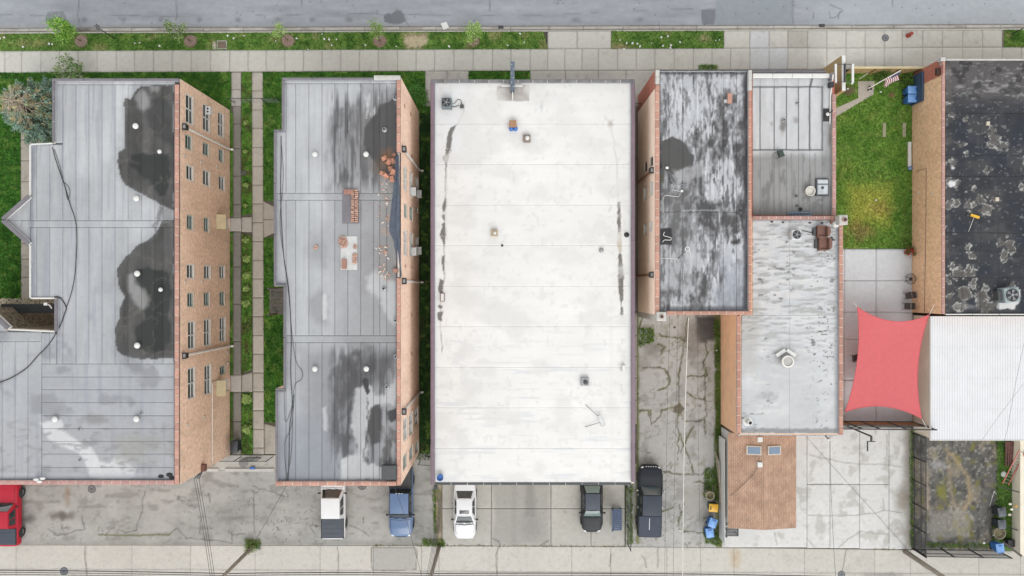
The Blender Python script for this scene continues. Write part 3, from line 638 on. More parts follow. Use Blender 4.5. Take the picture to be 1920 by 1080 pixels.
# dirt yard behind the steel fence
def yard_x(X, Y, c):
    c = mixc(c, sm(fbm(X, Y, 24, 34, o=5, seed=41), 0.5, 0.66), (165, 152, 130), 0.6)
    c = mixc(c, sm(fbm(X, Y, 7, 9, o=5, seed=141), 0.56, 0.7), (66, 66, 66), 0.6); c = mixc(c, sm(fbm(X, Y, 4, 5, o=4, seed=142), 0.62, 0.72), (186, 184, 176), 0.6)
    c = mixc(c, sm(fbm(X, Y, 12, 14, o=5, seed=42), 0.6, 0.75), (128, 124, 66), 0.7)
    c = mixc(c, rect(X, Y, 1742, 958, 1815, 1010, 10, 9, 18, 3), (168, 164, 154), 0.6)
    c = mixc(c, line(X, Y, [(1782, 850), (1800, 872), (1816, 895), (1818, 940), (1808, 955)], 7, 4, 10, 6, 4), (176, 156, 122), 0.7)
    c = mixc(c, line(X, Y, [(1775, 840), (1780, 885), (1782, 920), (1790, 945)], 6, 4, 10, 6, 6), (172, 152, 122), 0.65)
    c = mixc(c, line(X, Y, [(1735, 890), (1741, 930), (1738, 950)], 9, 4, 10, 6, 7), (186, 168, 150), 0.7)
    c = mixc(c, ell(X, Y, 1765, 922, 12, 22, 0.9, 0.4, 9, 8), (140, 138, 52), 0.7)
    c = mixc(c, sm(X + 10 * (fbm(X, Y, 18, o=4, seed=43) - 0.5), 1868, 1876), (92, 132, 54), 0.9)
    c = mixc(c, ell(X, Y, 1895, 850, 12, 24, 0.4, 0.2, 8, 4), (96, 82, 74), 0.8)
    c = mixc(c, ell(X, Y, 1760, 872, 22, 12, 0.8, 0.6, 6, 9), (190, 190, 190), 0.6)
    return c
yardp = conc((104, 102, 98), 61, 16, 0.4, yard_x)
sheet('yard', [(1711.5, 815), (2080, 815), (2080, 1033), (1711.5, 1031.5)], -0.008, 0.09, yardp, M_SOIL, kind='structure', thick=0.1)
greeny = turf((104, 142, 60), (72, 112, 42), (150, 140, 100), 0.3, 47)
blades('weeds', [[(1869, 828), (1886, 828), (1900, 935), (1866, 935)], [(1866, 935), (1900, 935), (1897, 1024), (1856, 1024)], [(1735, 1017), (1870, 1018), (1870, 1026), (1735, 1026)], [(1704, 806), (1711, 806), (1711, 1026), (1706, 1026)]], greeny, 'rank green weeds around the dirt yard and its steel fence', 130, 0.06, 0.22, seed=22, lean=0.16)
blades('weeds', [[(1340, 800), (1352, 800), (1353, 880), (1338, 880)], [(1322, 878), (1352, 878), (1352, 940), (1318, 930)], [(1318, 990), (1352, 985), (1352, 1024), (1322, 1018)], [(1338, 600), (1350, 600), (1350, 800), (1342, 800)], [(1196, 615), (1226, 615), (1226, 640), (1198, 650)]],
       turf((110, 140, 66), (76, 108, 46), (130, 118, 90), 0.3, 48), 'weeds growing along the driveway edge by the garage', 230, 0.06, 0.25, seed=23, lean=0.18,
       skip=lambda X, Y: np.clip(sm(fbm(X, Y, 14, o=3, seed=3), 0.62, 0.3), 0, 1) * 0)
blades('weeds', [[(1174, 910), (1186, 910), (1186, 1020), (1176, 1020)], [(812, 915), (817, 915), (818, 1000), (814, 1000)], [(793, 1010), (835, 1012), (835, 1026), (793, 1022)], [(460, 1010), (490, 1012), (490, 1030), (462, 1028)]],
       turf((118, 148, 64), (82, 118, 46), (140, 130, 90), 0.3, 49), 'weed tufts along the chain link fences and pole bases', 260, 0.06, 0.22, seed=24, lean=0.16)
# ================================================================= BUILDINGS
M_ROOF = mat_attr('roof_membrane', 0.8, 0.05, 2.0, 0.07, 20, 0.15)
M_ROOFW = mat_attr('roof_coating_white', 0.7, 0.02, 1.0, 0.035, 14, 0.1)
M_TAR = mat('roof_tar_base', (92, 93, 96), 0.9, noise=0.2)
M_FLASH = mat('parapet_flashing', (196, 199, 202), 0.75, noise=0.12, scale=2)
M_MORTAR = mat('mortar', (240, 224, 212), 0.9, noise=0.1)
M_CLAY = mat('clay_coping', (200, 152, 134), 0.75, noise=0.14, scale=5, rnd=0.16, bump=0.1)
M_CLAYP = mat('clay_coping_pink', (192, 150, 142), 0.75, noise=0.14, scale=5, rnd=0.12, bump=0.1)
M_CLAYO = mat('clay_coping_orange', (194, 146, 128), 0.75, noise=0.12, scale=5, rnd=0.14, bump=0.1)
M_METAL = mat('coping_metal_grey', (124, 120, 126), 0.55, noise=0.12, scale=2, rnd=0.1)
M_PURP = mat('coping_metal_plum', (136, 116, 128), 0.5, noise=0.10, scale=2, rnd=0.06)
M_LIME = mat('coping_limestone', (208, 206, 200), 0.85, noise=0.1, scale=4, rnd=0.05)
M_BR1 = mat_brick('brick_tan', (242, 204, 174), (226, 182, 152), (226, 210, 192), (158, 132, 112), 0.5, seed=0)
M_BR2 = mat_brick('brick_salmon', (250, 212, 186), (240, 196, 168), (236, 216, 200), (190, 150, 126), 0.4, seed=9)
M_BRG = mat_brick('brick_ochre', (238, 198, 158), (224, 180, 140), (228, 202, 170), (190, 148, 112), 0.3, seed=21)
M_BRRED = mat_brick('brick_red', (186, 104, 84), (166, 90, 74), (170, 130, 114), (126, 74, 62), 0.3, seed=3)
M_STUC = mat('stucco_peach', (250, 226, 206), 0.85, k=KW, noise=0.07, scale=1.2, bump=0.1)
M_STUC2 = mat('stucco_tan', (236, 190, 154), 0.85, k=KW, noise=0.08, scale=1.2, bump=0.1)
M_CREAM = mat('siding_cream', (226, 218, 200), 0.8, k=KW, noise=0.06, scale=1)
M_WHITE = mat('white_paint', (236, 236, 232), 0.6, noise=0.05, scale=4)
M_PVC = mat('white_pipe', (246, 242, 234), 0.5, noise=0.08, scale=4)
M_BLACK = mat('black_steel', (44, 44, 46), 0.45, noise=0.2, scale=6)
M_GLASS = mat('window_glass', (40, 46, 50), 0.12, noise=0.12, scale=1.5, spec=0.9)
M_GLASSB = mat('skylight_glass', (118, 142, 166), 0.1, noise=0.1, scale=2, spec=0.9)
M_PATINA = mat('frame_pale_green', (176, 190, 182), 0.7, noise=0.12, scale=6)
M_SILL = mat('stone_sill', (216, 204, 188), 0.85, noise=0.12, scale=6)
M_STEEL = mat('galvanised', (176, 178, 180), 0.4, metal=0.6, noise=0.12, scale=5)
M_DKGREY = mat('dark_grey_metal', (78, 80, 82), 0.6, noise=0.15, scale=5)
M_WOODD = mat('weathered_wood', (112, 106, 100), 0.9, noise=0.3, scale=6, rnd=0.2)
M_TANW = mat('tan_wood', (196, 168, 118), 0.85, noise=0.15, scale=5, rnd=0.12)
M_BLUEP = mat('blue_plastic', (58, 118, 200), 0.4, noise=0.08, scale=3)

def prect(x0, y0, x1, y1, h):
    a = W(x0, y1, h); b = W(x1, y0, h); return a.x, a.y, b.x, b.y
def coping(parent, x0, y0, x1, y1, h, n, material, gap=0.05, name='coping_tile', wall=None, wall_z=None, bed_mat=None):
    """run of coping pieces on a low parapet; rectangle given in photo pixels at height h"""
    ax, ay, bx, by = prect(x0, y0, x1, y1, h); alongx = (bx - ax) > (by - ay)
    if wall is not None:
        MB().box(ax + 0.02, ay + 0.02, wall_z, bx - 0.02, by - 0.02, h - 0.10).build('parapet', M_FLASH, parent)
    MB().box(ax + 0.035, ay + 0.035, h - 0.10, bx - 0.035, by - 0.035, h - 0.034 if name != 'coping_tile' else h - 0.014).build('mortar_bed', bed_mat or M_MORTAR, parent)
    if n <= 0: return
    L = ((bx - ax) if alongx else (by - ay)) / n; w = (by - ay) if alongx else (bx - ax); l2 = L / 2 - gap / 2; w2 = w / 2
    prof = [(-w2, -0.09), (-w2, -0.03), (-w2 * 0.55, 0.005), (w2 * 0.55, 0.005), (w2, -0.03), (w2, -0.09)]
    m = MB(); k = len(prof); vs = []
    for e in (-l2, l2): vs += [((e, p[0], p[1]) if alongx else (p[0], e, p[1])) for p in prof]
    fc = [(i, i + 1, k + i + 1, k + i) for i in range(k - 1)] + [tuple(range(k)), tuple(range(2 * k - 1, k - 1, -1))]
    if alongx: fc = [f[::-1] for f in fc]
    me = bpy.data.meshes.new(name); me.from_pydata(vs, [], fc); me.update(); me.materials.append(material)
    for i in range(n):
        o = link(name, me, None, parent); c = (i + 0.5) * L
        o.location = (ax + c, (ay + by) / 2, h) if alongx else ((ax + bx) / 2, ay + c, h)
        o.rotation_euler = (0, 0, R.uniform(-0.006, 0.006)); o.location.z += R.uniform(-0.004, 0.004)
def facade(parent, X, side, y0, y1, z0, z1, holes, material, depth=0.14, name='facade'):
    """wall skin on the plane x = X facing side (+1 east, -1 west) with recessed openings (ya, yb, za, zb)"""
    us = sorted({y0, y1} | {v for hh in holes for v in hh[:2]}); zs = sorted({z0, z1} | {v for hh in holes for v in hh[2:]})
    m = MB()
    def q(a, b, c, d): m.add([a, b, c, d], [(0, 1, 2, 3) if side > 0 else (3, 2, 1, 0)])
    for i in range(len(us) - 1):
        for j in range(len(zs) - 1):
            cy = (us[i] + us[i + 1]) / 2; cz = (zs[j] + zs[j + 1]) / 2
            if any(hh[0] < cy < hh[1] and hh[2] < cz < hh[3] for hh in holes): continue
            q((X, us[i], zs[j]), (X, us[i + 1], zs[j]), (X, us[i + 1], zs[j + 1]), (X, us[i], zs[j + 1]))
    Xi = X - side * depth
    for a, b, c, d in holes:
        q((X, a, c), (X, b, c), (Xi, b, c), (Xi, a, c)); q((X, b, d), (X, a, d), (Xi, a, d), (Xi, b, d))
        q((X, a, d), (X, a, c), (Xi, a, c), (Xi, a, d)); q((X, b, c), (X, b, d), (Xi, b, d), (Xi, b, c))
    return m.build(name, material, parent)
def window(parent, X, side, hole, frame_mat, mull=0, depth=0.14, sill=True, glass=None, open_dark=False):
    a, b, c, d = hole; Xi = X - side * (depth - 0.02); Xo = X - side * 0.02; fw = 0.10
    lo, hi = min(Xi, Xo), max(Xi, Xo)
    f = MB(); f.box(lo, a, c, hi, a + fw, d); f.box(lo, b - fw, c, hi, b, d); f.box(lo, a + fw, c, hi, b - fw, c + fw); f.box(lo, a + fw, d - fw, hi, b - fw, d)
    for k in range(mull):
        y = a + (b - a) * (k + 1) / (mull + 1); f.box(lo, y - 0.045, c + fw, hi, y + 0.045, d - fw)
    zc = (c + d) / 2; f.box(lo, a + fw, zc - 0.025, hi, b - fw, zc + 0.025)
    w = f.build('window', frame_mat, parent)
    yb = [a + fw] + [a + (b - a) * (k + 1) / (mull + 1) for k in range(mull)] + [b - fw]
    Xg = X - side * (depth - 0.05)
    for k in range(len(yb) - 1):
        for z0, z1, off in ((c + fw, zc - 0.025, 0.0), (zc + 0.025, d - fw, 0.02)):
            g = MB(); xx = Xg + side * off
            g.add([(xx, yb[k], z0), (xx, yb[k + 1], z0), (xx, yb[k + 1], z1), (xx, yb[k], z1)], [(0, 1, 2, 3) if side > 0 else (3, 2, 1, 0)])
            g.build('pane', glass or M_GLASS, w)
    if sill:
        s = MB(); s.box(min(X + side * 0.06, Xi), a - 0.06, c - 0.10, max(X + side * 0.06, Xi), b + 0.06, c - 0.003); s.build('sill', M_SILL, w)
    return w
def kx(Xw, px): return (px - 960) / (Xw * S)
def hole_px(Xw, xt, xb, ya, yb):
    """opening on an x = Xw wall from its photo pixels (top edge xt, bottom edge xb)"""
    zt = H * (1 - 1 / kx(Xw, xt)); zb = H * (1 - 1 / kx(Xw, xb)); k = (kx(Xw, xt) + kx(Xw, xb)) / 2
    return ((540 - yb) / S / k, (540 - ya) / S / k, max(0.1, zb), zt)
def downspout(parent, Xw, side, px, py, ztop, material, zbot=0.15, w=0.16):
    k = H / (H - ztop); y = (540 - py) / S / k
    s = MB(); a, b = (Xw + side * 0.002, Xw + side * 0.30); s.box(min(a, b), y - 0.19, ztop - 0.45, max(a, b), y + 0.19, ztop - 0.06)
    s.box(min(a, b) + 0.03, y - 0.23, ztop - 0.06, max(a, b) + 0.03, y + 0.23, ztop)
    sc_ = s.build('scupper', M_BLACK, parent)
    h_ = MB(); h_.add([(min(a, b) + 0.08, y - 0.12, ztop + 0.004), (max(a, b) - 0.04, y - 0.12, ztop + 0.004), (max(a, b) - 0.04, y + 0.12, ztop + 0.004), (min(a, b) + 0.08, y + 0.12, ztop + 0.004)], [(0, 1, 2, 3)])
    h_.build('scupper_mouth', mat('mouth_dark', (150, 150, 148), 0.8), sc_)
    p = MB(); xc = Xw + side * 0.10
    p.tube([(xc, y, ztop - 0.4), (xc, y, zbot + 0.3), (xc + side * 0.05, y, zbot + 0.1), (xc + side * 0.25, y, zbot)], w / 2 + 0.01, 8)
    p.build('downspout', material, parent)
def dome_vent(parent, px, py, h, r=0.19, material=None):
    c = W(px, py, h + 0.3)
    m = MB(); m.cyl(c.x, c.y, h + 0.01, h + 0.26, r * 0.55, n=14); m.build('vent_pipe', M_STEEL, parent)
    m = MB(); m.cyl(c.x, c.y, 0, 0, 0, n=18, rings=[(r, h + 0.22), (r * 1.02, h + 0.27), (r * 0.85, h + 0.33), (r * 0.5, h + 0.37), (r * 0.12, h + 0.385)])
    m.build('vent_cap', material or M_WHITE, parent, smooth=True)
def pipe_vent(parent, px, py, h, r=0.09, hh=0.35, material=None):
    c = W(px, py, h + hh)
    m = MB(); m.cyl(c.x, c.y, 0, 0, 0, n=12, rings=[(r * 1.9, h + 0.005), (r * 1.7, h + 0.03), (r, h + 0.07), (r, h + hh), (r * 0.7, h + hh), (r * 0.7, h + hh - 0.15)])
    m.build('vent_pipe', material or M_STEEL, parent)
    d = MB(); d.cyl(c.x, c.y, h + hh - 0.2, h + hh - 0.12, r * 0.69, n=12); d.build('pipe_bore', M_BLACK, parent)
def building(name, cx, cy, label, category='building'): return thing(name, W(cx, cy, 0), label, category)
def px_poly(pts, h): return [tuple(W(p[0], p[1], h)[:2]) for p in pts]

# ---------------------------------------------------------------- 1. stained grey roof, tan brick, courtyard block
HB1 = 9.1; D1 = 8.82
b1 = building('apartment_building', 300, 540, 'tan brick block with grey strip roof, two big black stains and courtyard notch')
X1 = (431 - 960) / S
poly1 = [(97, 147), (334, 147), (335, 909), (-160, 905), (-160, 578), (-22, 578), (17, 616), (105, 620), (105, 561), (56, 561), (54, 458), (2, 412), (54, 366), (55, 268), (97, 266)]
pw = px_poly(poly1, HB1)
pw[1] = (X1 - 0.2, pw[1][1]); pw[2] = (X1 - 0.2, pw[2][1])
MB().prism(pw, -0.1, D1 - 0.03).build('wall', M_BR1, b1)
MB().prism([(p[0] * 0.9995, p[1] * 0.9995) for p in px_poly([(99, 150), (331, 150), (331, 905), (-158, 902), (-158, 620), (14, 620), (107, 623), (107, 559), (58, 559), (57, 456), (7, 412), (57, 368), (58, 270), (99, 268)], HB1)], D1 - 0.03, D1 - 0.012).build('roof_deck', M_TAR, b1)
ytop1 = W(0, 147, HB1).y; ybot1 = W(0, 909, HB1).y
wins1 = [  # top px, bottom px, y0, y1, mullions, type
 (348, 362, 178, 233, 1, 'w'), (347, 359, 253, 281, 0, 'g'), (349, 362, 310, 339, 0, 'w'), (350, 361, 403, 431, 0, 'g'), (350, 363, 495, 523, 0, 'w'), (351, 362, 549, 576, 0, 'g'), (352, 365, 602, 655, 1, 'w'), (352, 365, 689, 748, 1, 'w'),
 (380, 393, 196, 247, 1, 'w'), (380, 391, 268, 292, 0, 'g'), (380, 393, 319, 349, 0, 'w'), (382, 391, 408, 435, 0, 'g'), (382, 394, 497, 524, 0, 'w'), (382, 392, 548, 574, 0, 'g'), (382, 394, 598, 649, 1, 'w'), (383, 395, 684, 740, 1, 'w'),
 (408.5, 419, 211, 257, 1, 'w'), (410, 418, 280, 304, 0, 'g'), (410, 421, 330, 357, 0, 'w'), (411, 421, 498, 523, 0, 'w'), (411.5, 420.5, 547, 573, 0, 'g'), (411.5, 422, 595, 641, 1, 'w'), (412, 421.5, 686, 703, 0, 'g')]
holes1 = [hole_px(X1, *w[:4]) for w in wins1]
doors1 = [hole_px(X1, 421, 430.6, 409, 431), hole_px(X1, 421, 430.6, 710, 734)]
doors1 = [(a, b, 0.05, 2.15) for a, b, c, d in doors1]
facade(b1, X1, 1, ybot1, ytop1, -0.1, HB1 - 0.1, holes1 + doors1, M_BR1)
for w, h_ in zip(wins1, holes1): window(b1, X1, 1, h_, M_WHITE if w[5] == 'w' else M_PATINA, w[4])
for (a, b, c, d) in doors1:
    dr = MB().box(X1 - 0.13, a + 0.03, c, X1 - 0.07, b - 0.03, d).build('door', M_WHITE, b1)
    MB().box(X1 - 0.07, b - 0.2, 1.0, X1 - 0.03, b - 0.13, 1.12).build('door_handle', M_STEEL, dr)
    MB().add([(X1 + 0.003, a - 0.1, 2.75), (X1 + 0.003, b + 0.1, 2.75), (X1 + 0.62, b + 0.1, 2.4), (X1 + 0.62, a - 0.1, 2.4), (X1 + 0.003, a - 0.1, 2.55), (X1 + 0.003, b + 0.1, 2.55), (X1 + 0.62, b + 0.1, 2.32), (X1 + 0.62, a - 0.1, 2.32)],
             [(0, 3, 2, 1), (4, 5, 6, 7), (0, 1, 5, 4), (1, 2, 6, 5), (2, 3, 7, 6), (3, 0, 4, 7)]).build('door_canopy', mat('canopy_yellowed', (212, 196, 156), 0.7, noise=0.1), b1)
# window air conditioner
hA = hole_px(X1, 380, 390, 199, 213)
ac = MB(); ac.box(X1 - 0.05, hA[0], hA[2], X1 + 0.34, hA[1], hA[2] + 0.42); ac = ac.build('window_air_conditioner', M_WHITE, b1)
for k in range(2):
    yy = hA[0] + (hA[1] - hA[0]) * (0.3 + 0.4 * k)
    MB().cyl(X1 + 0.15, yy, hA[2] + 0.42, hA[2] + 0.424, 0.08, n=12).build('fan_grille', M_BLACK, ac)
downspout(b1, X1, 1, 342, 237, 8.75, M_PVC); downspout(b1, X1, 1, 345, 667, 8.75, M_PVC)
ya, yb = hole_px(X1, 397, 398, 717, 868)[:2]; zc = hole_px(X1, 397, 397.01, 717, 868)[3]
MB().tube([(X1 + 0.05, yb + 0.02, 1.6), (X1 + 0.05, yb, zc - 0.1), (X1 + 0.05, yb - 0.1, zc), (X1 + 0.05, ya, zc)], 0.035, 6).build('conduit', M_PVC, b1)
for px, py in ((344, 292), (376, 305), (405, 313), (346, 529), (378, 529), (407, 530), (350, 797), (382, 782), (425, 661), (426, 682)):
    hh = hole_px(X1, px, px + 2.5, py - 3, py + 3)
    MB().box(X1 - 0.01, hh[0], hh[2], X1 + 0.07, hh[1], hh[3]).build('wall_vent', M_SILL, b1)

def roof1(X, Y):
    c = flat(X, (188, 190, 192))
    c = c + (fbm(X, Y, 5, 90, o=4, seed=1) - 0.5)[..., None] * 22 + (fbm(X, Y, 60, 70, o=4, seed=2) - 0.5)[..., None] * 34
    c = mixc(c, sm(Y, 300, 560) * 0.55 + sm(Y, 690, 720) * 0.3, (170, 172, 177), 0.8)
    c = mixc(c, sm(Y, 780, 840), (176, 177, 180), 0.7)
    c = mixc(c, rect(X, Y, 55, 272, 68, 560, 8, 3, 20, 3) * sm(fbm(X, Y, 6, 60, o=4, seed=4), 0.35, 0.65), (138, 142, 150), 0.8)
    c = mixc(c, sm(fbm(X, Y, 7, 120, o=4, seed=5), 0.58, 0.75), (158, 162, 170), 0.5)
    c = mixc(c, sm(fbm(X, Y, 40, 30, o=5, seed=6), 0.58, 0.74) * sm(Y, 470, 640), (146, 148, 153), 0.65)
    for x in (92, 117, 142, 166.5, 191, 215.5): c = mixc(c, rect(X, Y, x - 5, 160, x + 1, 675, 5, 1.5, 20, int(x)), (168, 172, 180), 0.45)
    # the two bitumen stains
    p1 = [(234, 186), (246, 186), (256, 170), (272, 162), (300, 158), (325, 159), (326, 395), (312, 388), (300, 384), (285, 372), (262, 360), (238, 345), (226, 332), (219, 300), (222, 285), (235, 277), (234, 212)]
    p2 = [(326, 412), (302, 418), (296, 436), (280, 450), (250, 468), (232, 490), (221, 510), (218, 535), (234, 556), (226, 590), (217, 625), (217, 655), (232, 667), (260, 672), (326, 671)]
    m1 = blob(X, Y, p1, 3, 4, 20, 11); m2 = blob(X, Y, p2, 4, 6, 22, 12); m = np.maximum(m1, m2)
    halo = np.maximum(blob(X, Y, p1, 22, 8, 24, 13), blob(X, Y, p2, 26, 10, 24, 14))
    c = mixc(c, halo, (140, 141, 143), 0.55)
    dark = flat(X, (84, 83, 82)) + (fbm(X, Y, 9, 70, o=4, seed=15) - 0.5)[..., None] * 34 + (fbm(X, Y, 26, o=4, seed=16) - 0.5)[..., None] * 30
    for i, q in enumerate(([(246, 288), (265, 285), (318, 290), (320, 330), (308, 365), (300, 368), (280, 345), (262, 330), (246, 308)], [(252, 512), (275, 500), (318, 505), (322, 560), (318, 610), (320, 640), (310, 660), (280, 660), (254, 650), (256, 612), (274, 600), (270, 560), (256, 540)], [(276, 190), (300, 180), (322, 200), (322, 270), (280, 250)])):
        dark = mixc(dark, blob(X, Y, q, 5, 7, 22, 20 + i), (52, 55, 54), 0.97 if i < 2 else 0.5)
    for i, q in enumerate(([(254, 178), (266, 168), (282, 180), (280, 200), (268, 208), (256, 202)], [(238, 518), (250, 512), (258, 530), (272, 545), (280, 570), (266, 580), (245, 560)], [(300, 405), (320, 412), (312, 418), (300, 418)], [(276, 160), (300, 158), (298, 168), (286, 174)])):
        dark = mixc(dark, blob(X, Y, q, 8, 6, 14, 30 + i), (178, 178, 178), 0.62)
    dark = mixc(dark, sm(np.abs(fbm(X, Y, 34, o=4, seed=17) - 0.5), 0.03, 0.0), (128, 122, 112), 0.35)
    mm = m[..., None]; c = c * (1 - mm) + dark * mm
    c = mixc(c, (np.abs(m - 0.5) < 0.3) * 1.0, (66, 67, 68), 0.6)
    c = mixc(c, blob(X, Y, [(300, 384), (326, 392), (326, 416), (306, 416), (298, 404)], 8, 6, 14, 40), (120, 121, 122), 0.55)
    c = mixc(c, line(X, Y, [(300, 388), (298, 402), (290, 425), (296, 436), (284, 448)], 5, 6, 9, 4, 41), (100, 100, 102), 0.6)
    # lower coating splash
    c = mixc(c, blob(X, Y, [(74, 791), (112, 788), (132, 815), (165, 836), (188, 866), (228, 862), (250, 880), (258, 896), (172, 898), (158, 870), (142, 848), (104, 832), (82, 812)], 5, 9, 22, 50), (216, 217, 218), 0.95)
    c = mixc(c, ell(X, Y, 178, 786, 34, 12, 0.9, 0.4, 10, 51), (136, 134, 132), 0.6)
    c = mixc(c, ell(X, Y, 260, 838, 70, 34, 0.9, 0.6, 16, 52), (162, 160, 154), 0.65)
    c = mixc(c, ell(X, Y, 262, 690, 26, 12, 0.9, 0.6, 9, 53), (140, 142, 146), 0.6)
    c = mixc(c, sm(fbm(X, Y, 18, 7, o=5, seed=54), 0.58, 0.72) * sm(Y, 775, 800), (150, 150, 150), 0.6)
    c = mixc(c, rect(X, Y, -160, 888, 335, 900, 5, 2, 20, 55), (200, 204, 212), 0.5)
    return c
cols = [57, 68, 93, 117.5, 142, 166.5, 191, 215.5, 240, 265, 290, 306, 326]
g_ = 0.4
def strip1(a, b, y0, y1): sheet('roof_sheet', [(a + g_ / 2, y0 + g_ / 2), (b - g_ / 2, y0 + g_ / 2), (b - g_ / 2, y1 - g_ / 2), (a + g_ / 2, y1 - g_ / 2)], D1 + R.uniform(0, 0.004), 0.085, (lambda X, Y, t=R.uniform(-6, 5): roof1(X, Y) + t), M_ROOF, b1, thick=0.02)
sheet('roof_sheet', [(101, 151), (328, 151), (328, 158), (101, 158)], D1 + 0.02, 0.1, roof1, M_ROOF, b1)
strip1(101, 117.5, 158, 268); 
for a, b in zip(cols[:-1], cols[1:]):
    y0 = 158 if a > 117 else 271
    strip1(a, b, y0 if a != 93 else 271, 413); strip1(a, b, 426, 682 if a >= 117 else 558)
strip1(106.5, 117.5, 558.5, 682)
sheet('roof_sheet', [(40, 413.3), (326, 413.3), (326, 425.7), (40, 425.7)], D1 + 0.008, 0.085, roof1, M_ROOF, b1, thick=0.02)
sheet('roof_sheet', [(9, 411.5), (56.5, 369), (56.5, 412.9), (9, 412.6)], D1 + 0.003, 0.1, roof1, M_ROOF, b1, thick=0.02)
sheet('roof_sheet', [(9, 413), (40, 413.2), (56.5, 426), (56.5, 455)], D1 + 0.001, 0.1, roof1, M_ROOF, b1, thick=0.02)
for a, b in ((-155, -120), (-120, -95), (-95, -70), (-70, -46), (-46, -21), (-21, 4), (4, 28), (28, 52), (52, 78)): strip1(a, b, 640, 899)
strip1(-155, 78, 622, 640); sheet('roof_sheet', [(-155, 582), (-24, 582), (15, 621.5), (-155, 621.5)], D1 + 0.002, 0.1, roof1, M_ROOF, b1, thick=0.02)
strip1(78, 93, 624, 682); strip1(93, 106, 624, 682)
rows = [682, 706.5, 730, 754, 779, 803, 827, 851, 876, 899]
for a, b in zip(rows[:-1], rows[1:]): strip1(78.3, 327, a, b)
coping(b1, 327, 158, 335, 909, HB1, 45, M_CLAY, wall=M_BR1, wall_z=D1 - 0.03)
coping(b1, -160, 901, 326.8, 909, HB1, 29, M_CLAYP, wall=M_BR1, wall_z=D1 - 0.03)
coping(b1, 97, 146.5, 335, 151.5, HB1 + 0.1, 4, M_METAL, wall=M_BR1, wall_z=D1 - 0.03, gap=0.03, name='coping_metal', bed_mat=M_DKGREY)
coping(b1, 97, 151.7, 102, 266, HB1, 3, M_METAL, wall=M_BR1, wall_z=D1 - 0.03, gap=0.05, name='coping_metal', bed_mat=M_WHITE)
coping(b1, 101, 561, 107, 622, HB1, 1, M_METAL, wall=M_BR1, wall_z=D1 - 0.03, name='coping_metal', bed_mat=M_DKGREY)
def dcoping(p, q, w, h):
    a = W(p[0], p[1], h); b = W(q[0], q[1], h); m = MB(); m.beam(a, b, w, 0.10); o = m.build('coping_metal', M_METAL, b1)
    m = MB(); m.beam(a - Vector((0, 0, 0.2)), b - Vector((0, 0, 0.2)), w - 0.06, 0.3); m.build('parapet', M_WHITE, b1)
dcoping((5, 411), (54, 368), 0.26, HB1); dcoping((5, 413.5), (54, 457), 0.26, HB1); dcoping((-20, 581), (16, 615), 0.26, HB1)
for a, b in (((58, 271), (99, 269)), ((58, 559), (103, 559)), ((18, 618), (103, 622)), ((57, 272), (57, 366)), ((57, 459), (57, 558))):
    p = W(*a, D1 + 0.06); q = W(*b, D1 + 0.06); MB().beam(p, q, 0.09, 0.1).build('edge_flashing', M_WHITE, b1)
for px, py in ((253.5, 236), (255, 372), (256.5, 513), (256.5, 648), (102, 786.5), (255, 786)): dome_vent(b1, px, py, D1, 0.21)
for px, py in ((298.5, 284), (300.5, 543)): dome_vent(b1, px, py, D1, 0.15)
for px, py in ((263, 775), (148, 863), (147, 805)): pipe_vent(b1, px, py, D1, 0.06, 0.2)
def roof_cable(pts, h, r, label, material=None, name='roof_cable'):
    c = curve_pts([W(x, y, h + r) for x, y in pts], 6); m = MB(); m.tube(c, r, 6)
    o = m.build(name, material or M_BLACK); return tag(o, label, 'cable')
roof_cable([(-40, 735), (0, 717), (22, 708), (50, 690), (70, 668), (92, 645), (112, 612), (121, 588), (124, 578), (119, 566), (110, 557), (102, 557), (98, 562)], D1 + 0.02, 0.035, 'thick black cable curving from the courtyard notch across the roof sheets')
roof_cable([(124, 577), (131, 558), (139, 525), (143, 480), (144, 440), (141, 412), (132, 385), (120, 345), (106, 305), (98, 276)], D1 + 0.02, 0.026, 'thin cable running the length of the grey strip roof')
roof_cable([(118, 340), (128, 350), (131, 362), (127, 375), (122, 352), (112, 312), (102, 280)], D1 + 0.012, 0.018, 'slack looped second cable on the grey strip roof', M_DKGREY)

# darkened rubble-faced walls and added shade slab of the courtyard notch
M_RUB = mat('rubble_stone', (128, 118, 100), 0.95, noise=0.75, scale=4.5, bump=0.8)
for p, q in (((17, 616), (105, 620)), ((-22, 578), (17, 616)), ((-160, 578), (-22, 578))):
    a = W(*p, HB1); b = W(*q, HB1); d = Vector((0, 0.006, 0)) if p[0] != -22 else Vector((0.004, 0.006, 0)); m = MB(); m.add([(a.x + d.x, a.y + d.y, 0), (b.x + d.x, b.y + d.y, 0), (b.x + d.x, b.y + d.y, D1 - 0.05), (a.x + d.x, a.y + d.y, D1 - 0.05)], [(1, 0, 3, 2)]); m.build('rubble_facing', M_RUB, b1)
a = W(2, 587, 6.6); b = W(100, 570, 6.6); MB().box(a.x, a.y, 6.5, b.x, b.y, 6.6).build('notch_shade_slab', mat('shade_slab_black', (30, 34, 36), 0.7, noise=0.5, scale=3), b1)  # added dark slab standing in for the shaded band of the notch

